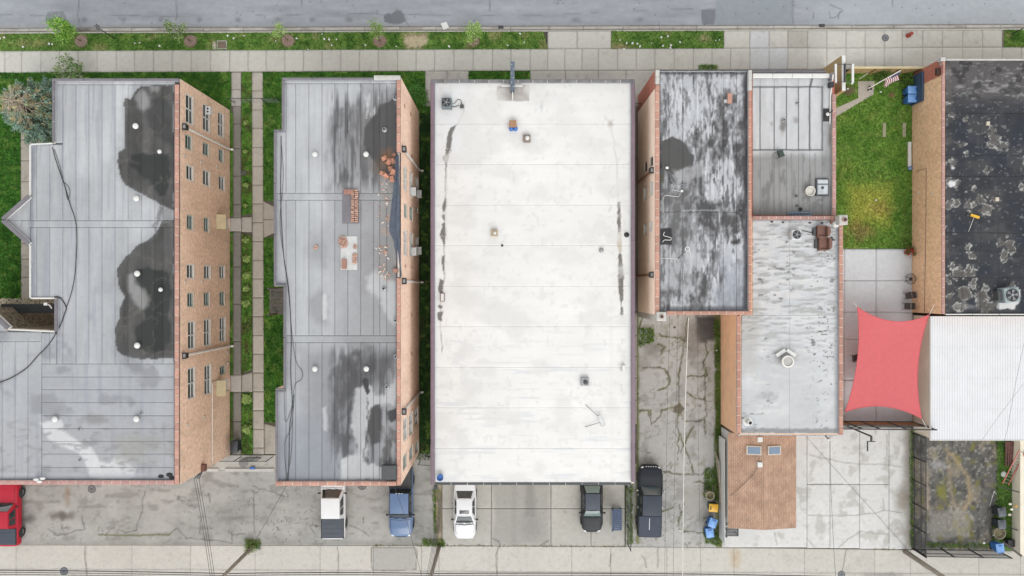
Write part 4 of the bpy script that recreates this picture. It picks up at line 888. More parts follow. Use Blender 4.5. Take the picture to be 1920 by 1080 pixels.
# ---------------------------------------------------------------- 2. tarp and brick piles block
HB2 = 10.0; D2 = 9.72
b2 = building('apartment_building', 640, 540, 'salmon brick block with grey roof, loose brick rubble and tarped parapet')
X2 = (786 - 960) / S
poly2 = [(528, 146), (751, 144), (751, 911), (516, 905), (516, 729), (531, 727), (531, 537), (513, 537), (513, 243), (528, 243)]
pw = px_poly(poly2, HB2); pw[1] = (X2 - 0.2, pw[1][1]); pw[2] = (X2 - 0.2, pw[2][1])
MB().prism(pw, -0.1, D2 - 0.03).build('wall', M_BR2, b2)
MB().prism(px_poly([(532, 149), (744, 149), (744, 903), (519, 903), (519, 733), (535, 731), (535, 534), (517, 534), (517, 246), (532, 246)], HB2), D2 - 0.03, D2 - 0.012).build('roof_deck', M_TAR, b2)
yt2 = W(0, 144.5, HB2).y; yb2 = W(0, 910.5, HB2).y
wins2 = [(757.5, 761, 312, 357, 1), (768.5, 772, 323, 368, 1), (779.5, 783, 331, 372, 1), (758, 761.5, 382, 409, 0), (768.5, 772.5, 388, 413, 0), (779.5, 782, 388, 398, 0),
         (757.5, 761.5, 432, 479, 1), (768.5, 773, 437, 481, 1), (779.5, 783, 443, 479, 1), (757, 762, 784, 826, 1), (767.5, 772.5, 775, 816, 1), (778, 782.5, 765, 796, 1), (756.5, 761, 852, 880, 0), (768, 772.5, 838, 862, 0), (779, 783, 830, 850, 0)]
h2 = [hole_px(X2, *w[:4]) for w in wins2]
h2 = [(a, b, c - 0.15, d + 0.15) for a, b, c, d in h2]
facade(b2, X2, 1, yb2, yt2, -0.1, HB2 - 0.1, h2, M_BR2)
for w, h_ in zip(wins2, h2): window(b2, X2, 1, h_, M_WHITE if w[4] else M_PATINA, w[4])
for i in (1, 2, 7, 8):
    a, b, c, d = h2[i]; o = MB().box(X2 - 0.05, a + 0.1, c, X2 + 0.35, a + 0.72, c + 0.4).build('window_air_conditioner', M_WHITE, b2)
    MB().box(X2 + 0.352, a + 0.16, c + 0.06, X2 + 0.36, a + 0.66, c + 0.34).build('grille', M_DKGREY, o)
for px, py in ((754, 279), (755, 527), (756, 772)): downspout(b2, X2, 1, px, py, 9.6, M_PVC)
for px, py in ((757, 199), (769, 214), (759, 499), (770, 501), (770, 591), (780, 589), (770, 664), (780, 662), (771, 293)):
    hh = hole_px(X2, px, px + 1.5, py - 3, py + 3); MB().box(X2 - 0.01, hh[0], hh[2], X2 + 0.05, hh[1], hh[3]).build('wall_vent', M_CLAY, b2)
def roof2(X, Y):
    c = flat(X, (188, 190, 193)) + (fbm(X, Y, 5, 100, o=4, seed=61) - 0.5)[..., None] * 20 + (fbm(X, Y, 50, 70, o=4, seed=62) - 0.5)[..., None] * 28
    c = mixc(c, sm(X + 50 * (fbm(X, Y, 30, 60, o=4, seed=63) - 0.5), 570, 690) * sm(Y, 170, 240), (160, 160, 162), 0.85)
    c = mixc(c, rect(X, Y, 560, 650, 720, 900, 50, 20, 40, 64), (146, 147, 150), 0.8)
    c = mixc(c, blob(X, Y, [(640, 690), (690, 660), (735, 670), (725, 720), (690, 720), (662, 735), (655, 830), (632, 840)], 22, 12, 24, 93), (98, 98, 100), 0.7)
    c = mixc(c, blob(X, Y, [(632, 205), (676, 200), (682, 160), (744, 155), (744, 345), (700, 330), (640, 330), (624, 270)], 26, 12, 24, 94), (140, 140, 142), 0.6)
    c = mixc(c, sm(Y, 720, 860) * (1 - sm(X, 620, 680)), (150, 154, 163), 0.7)
    # streaks
    st_ = sm(fbm(X, Y, 5.5, 60, o=5, seed=65), 0.44, 0.62)
    c = mixc(c, st_ * np.maximum(rect(X, Y, 622, 180, 742, 350, 30, 12, 30, 66), rect(X, Y, 625, 660, 742, 898, 30, 12, 30, 67)), (84, 84, 86), 0.75)
    c = mixc(c, blob(X, Y, [(627, 700), (640, 672), (690, 655), (705, 690), (682, 722), (666, 760), (658, 850), (642, 872), (627, 820)], 16, 18, 20, 95) * sm(fbm(X, Y, 9, 26, o=5, seed=97), 0.3, 0.56), (88, 88, 90), 0.9)
    c = mixc(c, blob(X, Y, [(668, 205), (690, 215), (712, 195), (740, 175), (742, 330), (716, 340), (690, 320), (672, 280)], 14, 8, 18, 96), (118, 117, 117), 0.7)
    c = mixc(c, sm(fbm(X, Y, 10, 26, o=5, seed=68), 0.55, 0.7) * rect(X, Y, 675, 150, 744, 260, 14, 8, 20, 69), (214, 214, 214), 0.7)
    c = mixc(c, line(X, Y, [(640, 205), (640, 235), (626, 240), (626, 300)], 7, 3, 14, 7, 70), (90, 90, 92), 0.55)
    c = mixc(c, line(X, Y, [(678, 160), (676, 230)], 4, 3, 14, 5, 71), (120, 120, 122), 0.6)
    c = mixc(c, blob(X, Y, [(682, 238), (694, 222), (706, 212), (712, 196), (730, 190), (743, 178), (743, 320), (724, 330), (712, 318), (700, 300), (690, 292), (683, 272)], 3, 4, 16, 72), (80, 79, 79), 0.95)
    c = mixc(c, ell(X, Y, 726, 300, 18, 26, 0.9, 0.5, 9, 73), (128, 92, 66), 0.75)
    c = mixc(c, ell(X, Y, 708, 312, 14, 16, 0.9, 0.5, 9, 74), (112, 96, 82), 0.6)
    c = mixc(c, rect(X, Y, 712, 335, 742, 525, 14, 8, 12, 75), (150, 146, 142), 0.6)
    c = mixc(c, sm(fbm(X, Y, 7, o=5, seed=76), 0.55, 0.68) * rect(X, Y, 712, 400, 744, 528, 8, 6, 12, 77), (192, 160, 142), 0.6)
    c = mixc(c, ell(X, Y, 600, 465, 30, 50, 0.9, 0.4, 16, 78), (150, 150, 153), 0.55)
    c = mixc(c, rect(X, Y, 680, 440, 740, 545, 20, 12, 20, 79), (150, 149, 150), 0.5)
    c = mixc(c, blob(X, Y, [(686, 520), (705, 505), (742, 530), (744, 610), (725, 600), (712, 560), (690, 545)], 8, 8, 16, 80), (206, 207, 208), 0.75)
    c = mixc(c, blob(X, Y, [(578, 558), (600, 545), (616, 560), (614, 605), (598, 610), (580, 590)], 14, 6, 18, 81), (150, 150, 152), 0.6)
    c = mixc(c, blob(X, Y, [(605, 552), (611, 548), (614, 570), (612, 598), (605, 600), (603, 575)], 3, 2, 10, 82), (204, 205, 206), 0.9)
    c = mixc(c, blob(X, Y, [(660, 760), (668, 730), (690, 722), (700, 740), (720, 740), (744, 700), (744, 760), (715, 760), (700, 770), (688, 800), (690, 860), (670, 850), (660, 800)], 6, 7, 14, 83), (202, 202, 203), 0.85)
    c = mixc(c, blob(X, Y, [(694, 770), (704, 758), (714, 756), (716, 800), (712, 828), (696, 834), (690, 810)], 4, 5, 12, 84), (82, 81, 82), 0.95)
    c = mixc(c, blob(X, Y, [(727, 772), (743, 764), (743, 786), (734, 792), (726, 784)], 3, 4, 9, 85), (70, 70, 72), 0.95)
    c = mixc(c, rect(X, Y, 716, 800, 742, 868, 10, 6, 12, 86) * sm(fbm(X, Y, 6, 16, o=5, seed=87), 0.4, 0.6), (92, 90, 90), 0.75)
    c = mixc(c, blob(X, Y, [(640, 862), (655, 855), (680, 852), (690, 870), (735, 880), (735, 900), (640, 900)], 5, 6, 14, 88), (204, 205, 206), 0.9)
    c = mixc(c, blob(X, Y, [(679, 714), (683, 708), (690, 710), (693, 736), (688, 740), (683, 728)], 1.5, 1.2, 6, 89), (66, 66, 66), 0.95)
    c = mixc(c, blob(X, Y, [(626, 690), (632, 700), (630, 810), (624, 815)], 6, 3, 14, 90), (88, 88, 92), 0.7)
    c = mixc(c, line(X, Y, [(688, 745), (690, 800), (680, 865)], 1.6, 3, 9, 1.5, 92), (72, 72, 74), 0.8)
    c = mixc(c, blob(X, Y, [(604, 765), (612, 760), (614, 810), (606, 808)], 5, 3, 10, 91), (200, 201, 203), 0.8)
    return c
def strip2(a, b, y0, y1, dz=0): sheet('roof_sheet', [(a + .25, y0 + .25), (b - .25, y0 + .25), (b - .25, y1 - .25), (a + .25, y1 - .25)], D2 + dz + R.uniform(0, 0.004), 0.08, (lambda X, Y, t=R.uniform(-5, 5): roof2(X, Y) + t), M_ROOF, b2, thick=0.02)
c2 = [536, 554, 579, 603.5, 627.5, 652, 676, 700, 712, 725, 743.5]
sheet('roof_sheet', [(533, 149.5), (743.5, 149.5), (743.5, 156), (533, 156)], D2 + 0.02, 0.1, roof2, M_ROOF, b2)
for a, b in zip(c2[:-1], c2[1:]):
    strip2(a, b, 156, 362); strip2(a, b, 375, 629); strip2(a, b, 642, 901)
strip2(529, 743.5, 362, 375, 0.004); strip2(537, 743.5, 629, 642, 0.004)
strip2(533, 536, 156, 246); strip2(518, 536, 247, 362); strip2(518, 529, 362, 375); strip2(518, 536, 375, 533); strip2(520, 536, 733, 901)
coping(b2, 743.5, 150, 751, 286, HB2, 8, M_CLAY, wall=M_BR2, wall_z=D2 - 0.03)
coping(b2, 743.5, 521, 751, 911, HB2, 23, M_CLAY, wall=M_BR2, wall_z=D2 - 0.03)
coping(b2, 744.5, 286.2, 750, 520.8, HB2 - 0.12, 0, M_CLAY, wall=M_BR2, wall_z=D2 - 0.03)
coping(b2, 516, 903, 743.3, 911, HB2, 14, M_CLAY, wall=M_BR2, wall_z=D2 - 0.03)
coping(b2, 528, 145, 700, 149.5, HB2, 3, M_METAL, wall=M_BR2, wall_z=D2 - 0.03, name='coping_metal', bed_mat=M_DKGREY)
coping(b2, 700.3, 141, 751, 149.4, HB2 + 0.06, 2, M_LIME, wall=M_BR2, wall_z=D2 - 0.03, name='coping_stone')
for x0, x1, y0, y1 in ((528, 532.5, 149.8, 246), (513, 517.5, 247, 537), (531, 535.5, 537.3, 728), (516, 520.5, 732.8, 902.8)):
    coping(b2, x0, y0, x1, y1, HB2, max(1, int((y1 - y0) / 85)), M_METAL, wall=M_BR2, wall_z=D2 - 0.03, name='coping_metal', bed_mat=M_DKGREY)
for x0, x1, y0, y1 in ((513, 532.5, 242.5, 246.8), (518, 535.5, 533, 537.1), (516, 535.5, 728.3, 732.5)):
    coping(b2, x0, y0, x1, y1, HB2 - 0.01, 1, M_METAL, wall=M_BR2, wall_z=D2 - 0.03, name='coping_metal', bed_mat=M_DKGREY)
for px, py in ((590, 289), (686, 289), (590, 692), (686.5, 692)): dome_vent(b2, px, py, D2, 0.19)
for px, py in ((719.5, 241.5), (740, 182), (741, 601), (741, 669), (724.5, 726), (719, 541)): pipe_vent(b2, px, py, D2, 0.10, 0.3)
roof_cable([(527, 255), (527, 300), (526, 350), (527, 400), (529, 440), (533, 490), (540, 532), (544, 580), (546, 640), (545, 700), (548, 760), (543, 800), (542, 850), (540, 900), (538, 912)], D2 + 0.02, 0.024, 'bundle cable along the rubble roof edge facing the garden walks')
roof_cable([(527, 262), (531, 330), (525, 420), (535, 500), (542, 560), (549, 640), (556, 680), (566, 695), (566, 710), (552, 725), (549, 780), (546, 850), (536, 905)], D2 + 0.016, 0.015, 'loose thin wire bowing out over the rubble roof', M_DKGREY)
roof_cable([(533, 735), (535, 790), (545, 770), (552, 740), (546, 800), (534, 830), (536, 880), (541, 905)], D2 + 0.014, 0.014, 'tangled wire between the roof notch and rear corner of the rubble roof', M_DKGREY)
hatch = MB(); a_, b_, c_, d_ = prect(716, 873, 743, 899, D2 + 0.4); hatch.cbox(a_, b_, D2 - 0.02, c_, d_, D2 + 0.42, 0.03); hatch = hatch.build('roof_hatch', M_DKGREY, b2)
MB().box(a_ - 0.03, b_ - 0.03, D2 + 0.30, c_ + 0.03, d_ + 0.03, D2 + 0.36).build('hatch_rim', M_BLACK, hatch)
# porch steps on the west side
pr = thing('porch_stairs', W(545, 560, 0), 'grey weathered wooden porch stairs beside the roof notch', 'stairs')
for i in range(7):
    z = 4.2 - 0.25 * i; p0 = W(506, 541 + i * 7, z); p1 = W(560, 541 + i * 7 + 6.4, z)
    MB().box(p0.x, p1.y, z - 0.05, p1.x, p0.y, z).build('tread', M_WOODD, pr)
for yy in (541, 589):
    p0 = W(507, yy, 4); MB().box(p0.x, p0.y - 0.06, 0, p0.x + 0.12, p0.y + 0.06, 4.7).build('post', M_WOODD, pr)
    MB().box(p0.x + 0.13, p0.y - 0.05, 0, p0.x + 1.9, p0.y + 0.05, 2.5).build('stair_frame', M_WOODD, pr)
MB().beam(W(507, 541, 4.75), W(507, 589, 4.3), 0.09, 0.05).build('handrail', M_WOODD, pr)

# ---------------------------------------------------------------- 3. white roof
HB3 = 5.5; D3 = 5.2
b3 = building('commercial_building', 1000, 540, 'wide flat building with bright white coated roof and plum metal edge')
ax3, ay3, bx3, by3 = prect(807, 149, 1191, 909, HB3)
MB().box(ax3 + 0.03, ay3 + 0.03, -0.1, bx3 - 0.03, by3 - 0.03, D3 - 0.03).build('wall', mat_brick('brick_buff_bounce', (232, 222, 204), (220, 208, 188), (214, 206, 192), (200, 188, 168), seed=5), b3)  # unseen side walls, pale buff chosen to bounce light onto the neighbouring walls
def roof3(X, Y):
    c = flat(X, (245, 244, 241)) + (fbm(X, Y, 60, 12, o=4, seed=101) - 0.5)[..., None] * 10 + (fbm(X, Y, 90, o=3, seed=102) - 0.5)[..., None] * 10
    c = mixc(c, rect(X, Y, 816, 150, 880, 300, 60, 10, 40, 1), (234, 237, 241), 0.7)
    c = mixc(c, sm(fbm(X, Y, 8, 16, o=5, seed=103), 0.58, 0.72) * ell(X, Y, 1018, 190, 30, 26, 0.9, 0.4, 14, 2), (196, 198, 202), 0.7)
    c = mixc(c, sm(fbm(X, Y, 70, 5, o=4, seed=104), 0.62, 0.74) * sm(Y, 560, 700), (224, 226, 229), 0.7)
    c = mixc(c, sm(np.abs(X - 858), 26, 10) * sm(Y, 620, 640) * sm(fbm(X, Y, 14, 8, o=3, seed=4), 0.5, 0.6), (230, 231, 232), 0.7)
    c = mixc(c, blob(X, Y, [(933, 162), (992, 158), (993, 189), (972, 190), (934, 188), (930, 175)], 1.2, 1.5, 8, 5), (186, 180, 174), 0.95)
    G = (116, 112, 108)
    for i, p in enumerate(([(855, 234), (849, 252), (846, 272), (840, 290), (836, 296), (836, 275), (840, 250), (846, 240)], [(838, 290), (842, 292), (835, 320), (833, 316)], [(830, 292), (838, 290), (836, 302), (831, 300)],
                           [(834, 372), (836, 370), (836, 392), (831, 398), (830, 385)], [(830, 420), (834, 416), (836, 440), (833, 462), (828, 450), (825, 440)], [(829, 402), (834, 402), (834, 414), (831, 412)], [(825, 522), (831, 525), (830, 550), (824, 552), (822, 540)], [(829, 480), (834, 478), (833, 508), (829, 506)], [(822, 572), (830, 572), (829, 578), (823, 578)], [(821, 586), (830, 582), (829, 601), (821, 601)])):
        c = mixc(c, blob(X, Y, p, 1.4, 2.2, 6, i), G, 0.92)
    c = mixc(c, line(X, Y, [(846, 280), (838, 300), (835, 330), (834, 380), (834, 400), (833, 450), (833, 520), (827, 550), (825, 600), (829, 660)], 1.3, 2.0, 10, 1.0, 9) * (1 - 0.5 * sm(fbm(X, Y, 9, o=2, seed=9), 0.5, 0.6)), (140, 136, 131), 0.85)
    c = mixc(c, line(X, Y, [(837, 300), (837, 380), (838, 450)], 0.8, 3, 10, 1.0, 14), (200, 198, 196), 0.6)
    c = mixc(c, line(X, Y, [(872, 192), (868, 212), (858, 232), (850, 245)], 0.8, 1.5, 10, 1.0, 13), (170, 168, 166), 0.7)
    for i, p in enumerate(([(1158, 378), (1162, 378), (1164, 410), (1165, 436), (1158, 436), (1157, 415)], [(1160, 474), (1166, 475), (1170, 520), (1168, 560), (1165, 575), (1160, 545), (1159, 505)], [(1164, 575), (1168, 574), (1168, 592), (1163, 590)])):
        c = mixc(c, blob(X, Y, p, 1.4, 2.0, 7, 20 + i), G, 0.92)
    c = mixc(c, blob(X, Y, [(1158, 437), (1165, 436), (1166, 472), (1160, 474), (1156, 455)], 1.4, 1.5, 7, 26), (206, 196, 178), 0.9)
    c = mixc(c, line(X, Y, [(1135, 218), (1143, 232), (1148, 250), (1152, 275), (1157, 300), (1158, 375)], 1.6, 2, 9, 2.0, 27), (204, 200, 196), 0.7)
    c = mixc(c, ell(X, Y, 1145, 232, 7, 7, 0.8, 0.5, 5, 28), (190, 180, 172), 0.8)
    c = mixc(c, line(X, Y, [(1165, 592), (1166, 640), (1164, 700), (1166, 750)], 1.2, 1.5, 9, 1.2, 29) * sm(fbm(X, Y, 9, 14, o=2, seed=33), 0.5, 0.6), (188, 184, 180), 0.7)
    c = mixc(c, sm(fbm(X, Y, 5, 8, o=3, seed=30), 0.62, 0.7) * rect(X, Y, 1140, 310, 1150, 480, 3, 1, 9, 31), (220, 216, 210), 0.8)
    c = mixc(c, line(X, Y, [(1146, 560), (1147, 900)], 2, 2, 20, 8, 32), (238, 234, 226), 0.8)
    for i in range(9): c = mixc(c, rect(X, Y, 815, 232 + i * 76, 1184, 233 + i * 76, 1.2, 0.6, 30, 40 + i), (236, 236, 235), 0.12)
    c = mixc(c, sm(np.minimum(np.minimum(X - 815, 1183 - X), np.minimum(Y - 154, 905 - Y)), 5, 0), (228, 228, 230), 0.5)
    c = mixc(c, sm(fbm(X, Y, 46, 30, o=5, seed=113), 0.5, 0.72), (232, 231, 228), 0.7); c = mixc(c, sm(fbm(X, Y, 9, 9, o=5, seed=114), 0.62, 0.74), (226, 224, 220), 0.45)
    return c
for i in range(10):
    y0 = 155 + (0 if i == 0 else 77 + (i - 1) * 76); y1 = min(904.5, 155 + 77 + i * 76)
    sheet('roof_sheet', [(815, y0), (1183.5, y0), (1183.5, y1), (815, y1)], D3, 0.07, roof3, M_ROOFW, b3, thick=0.002)
    if y1 > 904: break
coping(b3, 807, 155.2, 814.5, 909, HB3, 10, M_PURP, wall=MATS['brick_buff_bounce'], wall_z=D3 - 0.03, name='coping_metal', gap=0.012, bed_mat=M_WHITE)
coping(b3, 1184, 155.2, 1191, 904, HB3, 10, M_PURP, wall=MATS['brick_buff_bounce'], wall_z=D3 - 0.03, name='coping_metal', gap=0.012, bed_mat=M_WHITE)
coping(b3, 807, 148.5, 1191, 154.8, HB3 + 0.05, 14, mat('coping_stone_dark', (128, 128, 130), 0.85, noise=0.3, scale=3, rnd=0.15), wall=MATS['brick_buff_bounce'], wall_z=D3 - 0.03, name='coping_stone')
coping(b3, 814.8, 904.9, 1183.8, 909.5, HB3 - 0.25, 12, M_DKGREY, wall=MATS['brick_buff_bounce'], wall_z=4.6, name='gutter_piece', bed_mat=M_WHITE)
c = W(1128, 469, D3 + .2); m = MB(); m.cyl(c.x, c.y, 0, 0, 0, n=16, rings=[(0.17, D3), (0.17, D3 + 0.12), (0.14, D3 + 0.2), (0.06, D3 + 0.25)]); m.build('vent_cap', M_STEEL, b3, smooth=True)
pipe_vent(b3, 1176.5, 439.5, D3, 0.11, 0.4, M_BLACK); pipe_vent(b3, 941.5, 460, D3, 0.05, 0.25, M_BLACK)
def box_vent(parent, px, py, h, w, material, cap, hh=0.35, r=0.14):
    c = W(px, py, h + hh); m = MB(); m.cbox(c.x - w / 2, c.y - w / 2, h, c.x + w / 2, c.y + w / 2, h + hh, 0.03); v = m.build('vent_box', material, parent)
    m = MB(); m.cyl(c.x + 0.03, c.y - 0.02, 0, 0, 0, n=14, rings=[(r, h + hh), (r, h + hh + 0.12), (r * 1.25, h + hh + 0.14), (r * 0.9, h + hh + 0.2), (r * 0.2, h + hh + 0.23)]); m.build('vent_cap', cap, v, smooth=True)
box_vent(b3, 988, 259, D3, 0.55, mat('vent_taupe', (150, 134, 120), 0.7), M_WHITE); box_vent(b3, 927, 436.5, D3, 0.5, mat('vent_sand', (200, 182, 150), 0.7), M_WHITE, r=0.1)
box_vent(b3, 1097, 716, D3, 0.6, M_STEEL, M_DKGREY)
c = W(1169.5, 691, D3 + .3); MB().cbox(c.x - 0.13, c.y - 0.25, D3, c.x + 0.13, c.y + 0.25, D3 + 0.35, 0.03).build('vent_box', M_WHITE, b3)
c = W(829.5, 557.5, D3 + .2); m = MB(); m.box(c.x - 0.16, c.y - 0.32, D3, c.x + 0.16, c.y + 0.32, D3 + 0.22); m = m.build('roof_drain_box', mat('drain_rust', (150, 118, 108), 0.8), b3)
MB().box(c.x - 0.11, c.y - 0.27, D3 + 0.222, c.x + 0.11, c.y + 0.27, D3 + 0.23).build('lid', M_WHITE, m)
# steel post of the projecting sign
sg = thing('sign_post', W(961, 160, HB3), 'blue grey steel bracket beam overhanging the sidewalk from the white roof', 'sign bracket')
p0 = W(961, 115, HB3 + 0.5); p1 = W(961, 169, HB3 + 0.5)
MB().box(p0.x - 0.16, p1.y, HB3 + 0.28, p0.x + 0.16, p0.y, HB3 + 0.5).build('beam', mat('steel_blue_grey', (98, 112, 126), 0.5, noise=0.2, scale=6), sg)
for k in range(6):
    yy = p1.y + (p0.y - p1.y) * (0.12 + 0.155 * k); MB().cyl(p0.x + 0.06 * (-1) ** k, yy, HB3 + 0.5, HB3 + 0.52, 0.03, n=8).build('bolt', M_WHITE, sg)
p2 = W(961, 186, D3 + 0.3); MB().box(p0.x - 0.05, p2.y, D3 + 0.001, p0.x + 0.05, W(0, 152, D3 + .5).y, D3 + 0.42).build('anchor_bar', M_WHITE, sg)
q0 = W(941, 161, D3 + .4); q1 = W(980, 161, D3 + .4); MB().box(q0.x, q0.y - 0.05, D3 + 0.30, q1.x, q0.y + 0.05, D3 + 0.40).build('cross_bar', M_WHITE, sg)
MB().box(p0.x - 0.14, p1.y - 0.02, D3 + 0.001, p0.x + 0.14, p1.y + 0.25, HB3 + 0.28).build('foot', M_DKGREY, sg)
# ---------------------------------------------------------------- 4. streaked black and grey roof
HB4 = 7.2; D4 = 6.9
b4 = building('brick_building', 1310, 360, 'narrow two storey building with streaked black grey roof and peach side wall')
X4 = (1196 - 960) / S
_, ay4, bx4, by4 = prect(1228, 131, 1409, 590, HB4)
MB().box(X4 + 0.2, ay4, -0.1, bx4, by4, D4 - 0.03).build('wall', M_STUC, b4)
wins4 = [(1224, 1220.5, 340, 367, 'w'), (1212, 1208.5, 350, 374, 'w'), (1222.8, 1219.5, 415, 434, 'w'), (1212, 1208.5, 420, 440, 'w'), (1224, 1221, 294, 311, 'd'), (1213, 1210, 304, 322, 'd')]
h4 = [hole_px(X4, *w[:4]) for w in wins4]; h4 = [(a, b, c - 0.15, d + 0.1) for a, b, c, d in h4]
yret = by4 - 1.35
facade(b4, X4, -1, ay4, yret, -0.1, HB4 - 0.1, h4, M_STUC); facade(b4, X4 - 0.001, -1, yret, by4, -0.1, HB4 + 0.15, [], M_BRRED, name='front_return')
for w, h_ in zip(wins4, h4): window(b4, X4, -1, h_, M_WHITE if w[4] == 'w' else M_DKGREY, 0, glass=M_WHITE if w[4] == 'w' else None)
for px, py in ((1223, 319), (1223, 515)): downspout(b4, X4, -1, px, py, 6.75, mat('rust_pipe', (150, 110, 84), 0.7))
def roof4(X, Y):
    n = fbm(X, Y, 10, 26, o=6, seed=201); n2 = fbm(X, Y, 34, 70, o=5, seed=202); n3 = fbm(X, Y, 4, 7, o=4, seed=203)
    col = np.floor((X - 1237) / 25.5); off = _hash(col.astype(np.int64), np.zeros(X.shape, np.int64), 5) - 0.5
    v = 0.42 * n + 0.42 * n2 + 0.26 * n3 + off * 0.10 + 0.05 * (sm(X, 1300, 1240) * sm(Y, 320, 380) + sm(Y, 240, 140)) + 0.04
    c = flat(X, (84, 84, 85)); c = mixc(c, sm(v, 0.44, 0.54), (134, 134, 136)); c = mixc(c, sm(v, 0.53, 0.66), (192, 194, 198))
    c = mixc(c, sm(fbm(X, Y, 3, 22, o=5, seed=204), 0.58, 0.66) * sm(n2, 0.38, 0.52), (214, 216, 220), 0.9)
    c = mixc(c, sm(fbm(X, Y, 5, 34, o=5, seed=205), 0.60, 0.72), (62, 62, 64), 0.6)
    c = mixc(c, rect(X, Y, 1240, 330, 1300, 545, 30, 14, 30, 6), (150, 150, 150), 0.4)
    c = mixc(c, sm(Y + 60 * (fbm(X, Y, 30, o=4, seed=206) - 0.5), 455, 520) * sm(X + 50 * (fbm(X, Y, 26, o=4, seed=207) - 0.5), 1330, 1360), (168, 172, 182), 0.7)
    c = mixc(c, blob(X, Y, [(1240, 266), (1250, 262), (1262, 257), (1282, 268), (1293, 284), (1303, 292), (1300, 312), (1280, 318), (1262, 326), (1240, 312)], 2, 4, 12, 8), (86, 85, 84), 0.97)
    c = mixc(c, blob(X, Y, [(1262, 320), (1285, 316), (1300, 310), (1320, 300), (1318, 330), (1290, 340), (1262, 335)], 6, 5, 14, 9), (168, 168, 168), 0.7)
    c = mixc(c, ell(X, Y, 1240, 335, 7, 9, 0.4, 0.2, 6, 10), (86, 84, 66), 0.7)
    c = mixc(c, rect(X, Y, 1237, 135, 1403, 139, 4, 2, 12, 11), (60, 60, 62), 0.7); c = mixc(c, rect(X, Y, 1394, 140, 1403, 580, 5, 3, 14, 12), (62, 62, 66), 0.7)
    c = mixc(c, rect(X, Y, 1240, 574, 1402, 583, 4, 3, 14, 12), (92, 92, 96), 0.5)
    c = mixc(c, line(X, Y, [(1237, 398), (1403, 397)], 1.6, 2, 12, 1.4, 13), (72, 72, 74), 0.7)
    c = mixc(c, line(X, Y, [(1280, 395), (1345, 394)], 2.4, 3, 7, 2, 14), (196, 198, 202), 0.6)
    c = mixc(c, ell(X, Y, 1382, 454, 12, 7, 0.7, 0.6, 5, 15), (46, 46, 44), 0.8)
    c = mixc(c, ell(X, Y, 1289, 477, 10, 10, 0.7, 0.6, 5, 16), (200, 202, 206), 0.7)
    c = mixc(c, rect(X, Y, 1238, 428, 1260, 459, 2, 1.5, 7, 17), (54, 54, 56), 0.95)
    c = mixc(c, rect(X, Y, 1373, 177, 1382, 193, 2, 1, 7, 18), (66, 66, 66), 0.6)
    c = mixc(c, rect(X, Y, 1357, 187, 1364, 193, 1.2, 0.4, 7, 19), (210, 212, 214), 0.9)
    return c
c4 = [1237.5, 1254, 1280, 1305, 1331, 1356, 1381, 1403]
MB().prism(px_poly([(1237, 132), (1404, 132), (1404, 585), (1237, 585)], HB4), D4 - 0.03, D4 - 0.012).build('roof_deck', M_TAR, b4)
for a, b in zip(c4[:-1], c4[1:]):
    sheet('roof_sheet', [(a + .2, 133), (b - .2, 133), (b - .2, 583.5), (a + .2, 583.5)], D4 + R.uniform(0, 0.004), 0.065, roof4, M_ROOF, b4, thick=0.02)
coping(b4, 1228.3, 158, 1236.8, 590, HB4, 26, M_CLAY, wall=M_STUC, wall_z=D4 - 0.03); coping(b4, 1228.3, 131, 1236.8, 157.8, HB4 + 0.12, 2, M_LIME, wall=M_BRRED, wall_z=D4 - 0.03, name='coping_stone')
coping(b4, 1403.5, 170, 1409.5, 582, HB4, 24, M_CLAYO, wall=M_BR2, wall_z=D4 - 0.03); coping(b4, 1403.5, 131, 1410, 169.8, HB4 + 0.12, 2, M_LIME, wall=M_BRRED, wall_z=D4 - 0.03, name='coping_stone')
coping(b4, 1250, 583.3, 1410, 590.3, HB4, 10, M_CLAYO, wall=M_BR2, wall_z=D4 - 0.03)
coping(b4, 1237, 130.4, 1403.2, 132.6, HB4 + 0.05, 6, M_DKGREY, wall=M_BRRED, wall_z=D4 - 0.03, name='coping_metal')
ch = MB(); a, b, c, d = prect(1231.5, 585, 1249.5, 602, HB4 + 0.3); ch.cbox(a, b, 0, c, d, HB4 + 0.3, 0.05); ch = ch.build('chimney', M_LIME, b4)
MB().cyl((a + c) / 2, (b + d) / 2, HB4 + 0.3, HB4 + 0.42, 0.15, n=14).build('flue', M_CLAY, ch); MB().cyl((a + c) / 2, (b + d) / 2, HB4 + 0.42, HB4 + 0.425, 0.11, n=14).build('flue_bore', M_BLACK, ch)
p = W(1368, 184.5, D4); MB().cbox(p.x - 0.17, p.y - 0.38, D4 + 0.004, p.x + 0.17, p.y + 0.38, D4 + 0.09, 0.03).build('loose_tile', M_CLAYO, b4)
pipe_vent(b4, 1389, 394, D4, 0.07, 0.3, M_DKGREY); pipe_vent(b4, 1241, 314, D4, 0.05, 0.3, M_DKGREY)
an = thing('fallen_antenna', W(1270, 350, D4), 'bent grey pipe antenna lying beside the dark patch on the streaked roof', 'antenna')
MB().tube([W(1247, 316, D4 + .08), W(1252, 322, D4 + .1), W(1260, 345, D4 + .06)], 0.035, 6).build('mast', M_DKGREY, an)
MB().tube([W(1260, 328, D4 + .08), W(1271, 346, D4 + .08), W(1288, 346.5, D4 + .08)], 0.03, 6).build('arm', M_STEEL, an)
MB().tube([W(1265, 347, D4 + .05), W(1261, 356, D4 + .05), W(1277, 359, D4 + .05), W(1272, 369, D4 + .05), W(1247, 366, D4 + .05), W(1243, 372, D4 + .05), W(1243, 400, D4 + .05)], 0.022, 6).build('cable', M_WHITE, an)
p = W(1278, 358.5, D4); MB().box(p.x - 0.09, p.y - 0.08, D4 + 0.03, p.x + 0.09, p.y + 0.08, D4 + 0.12).build('junction_box', M_WHITE, an)
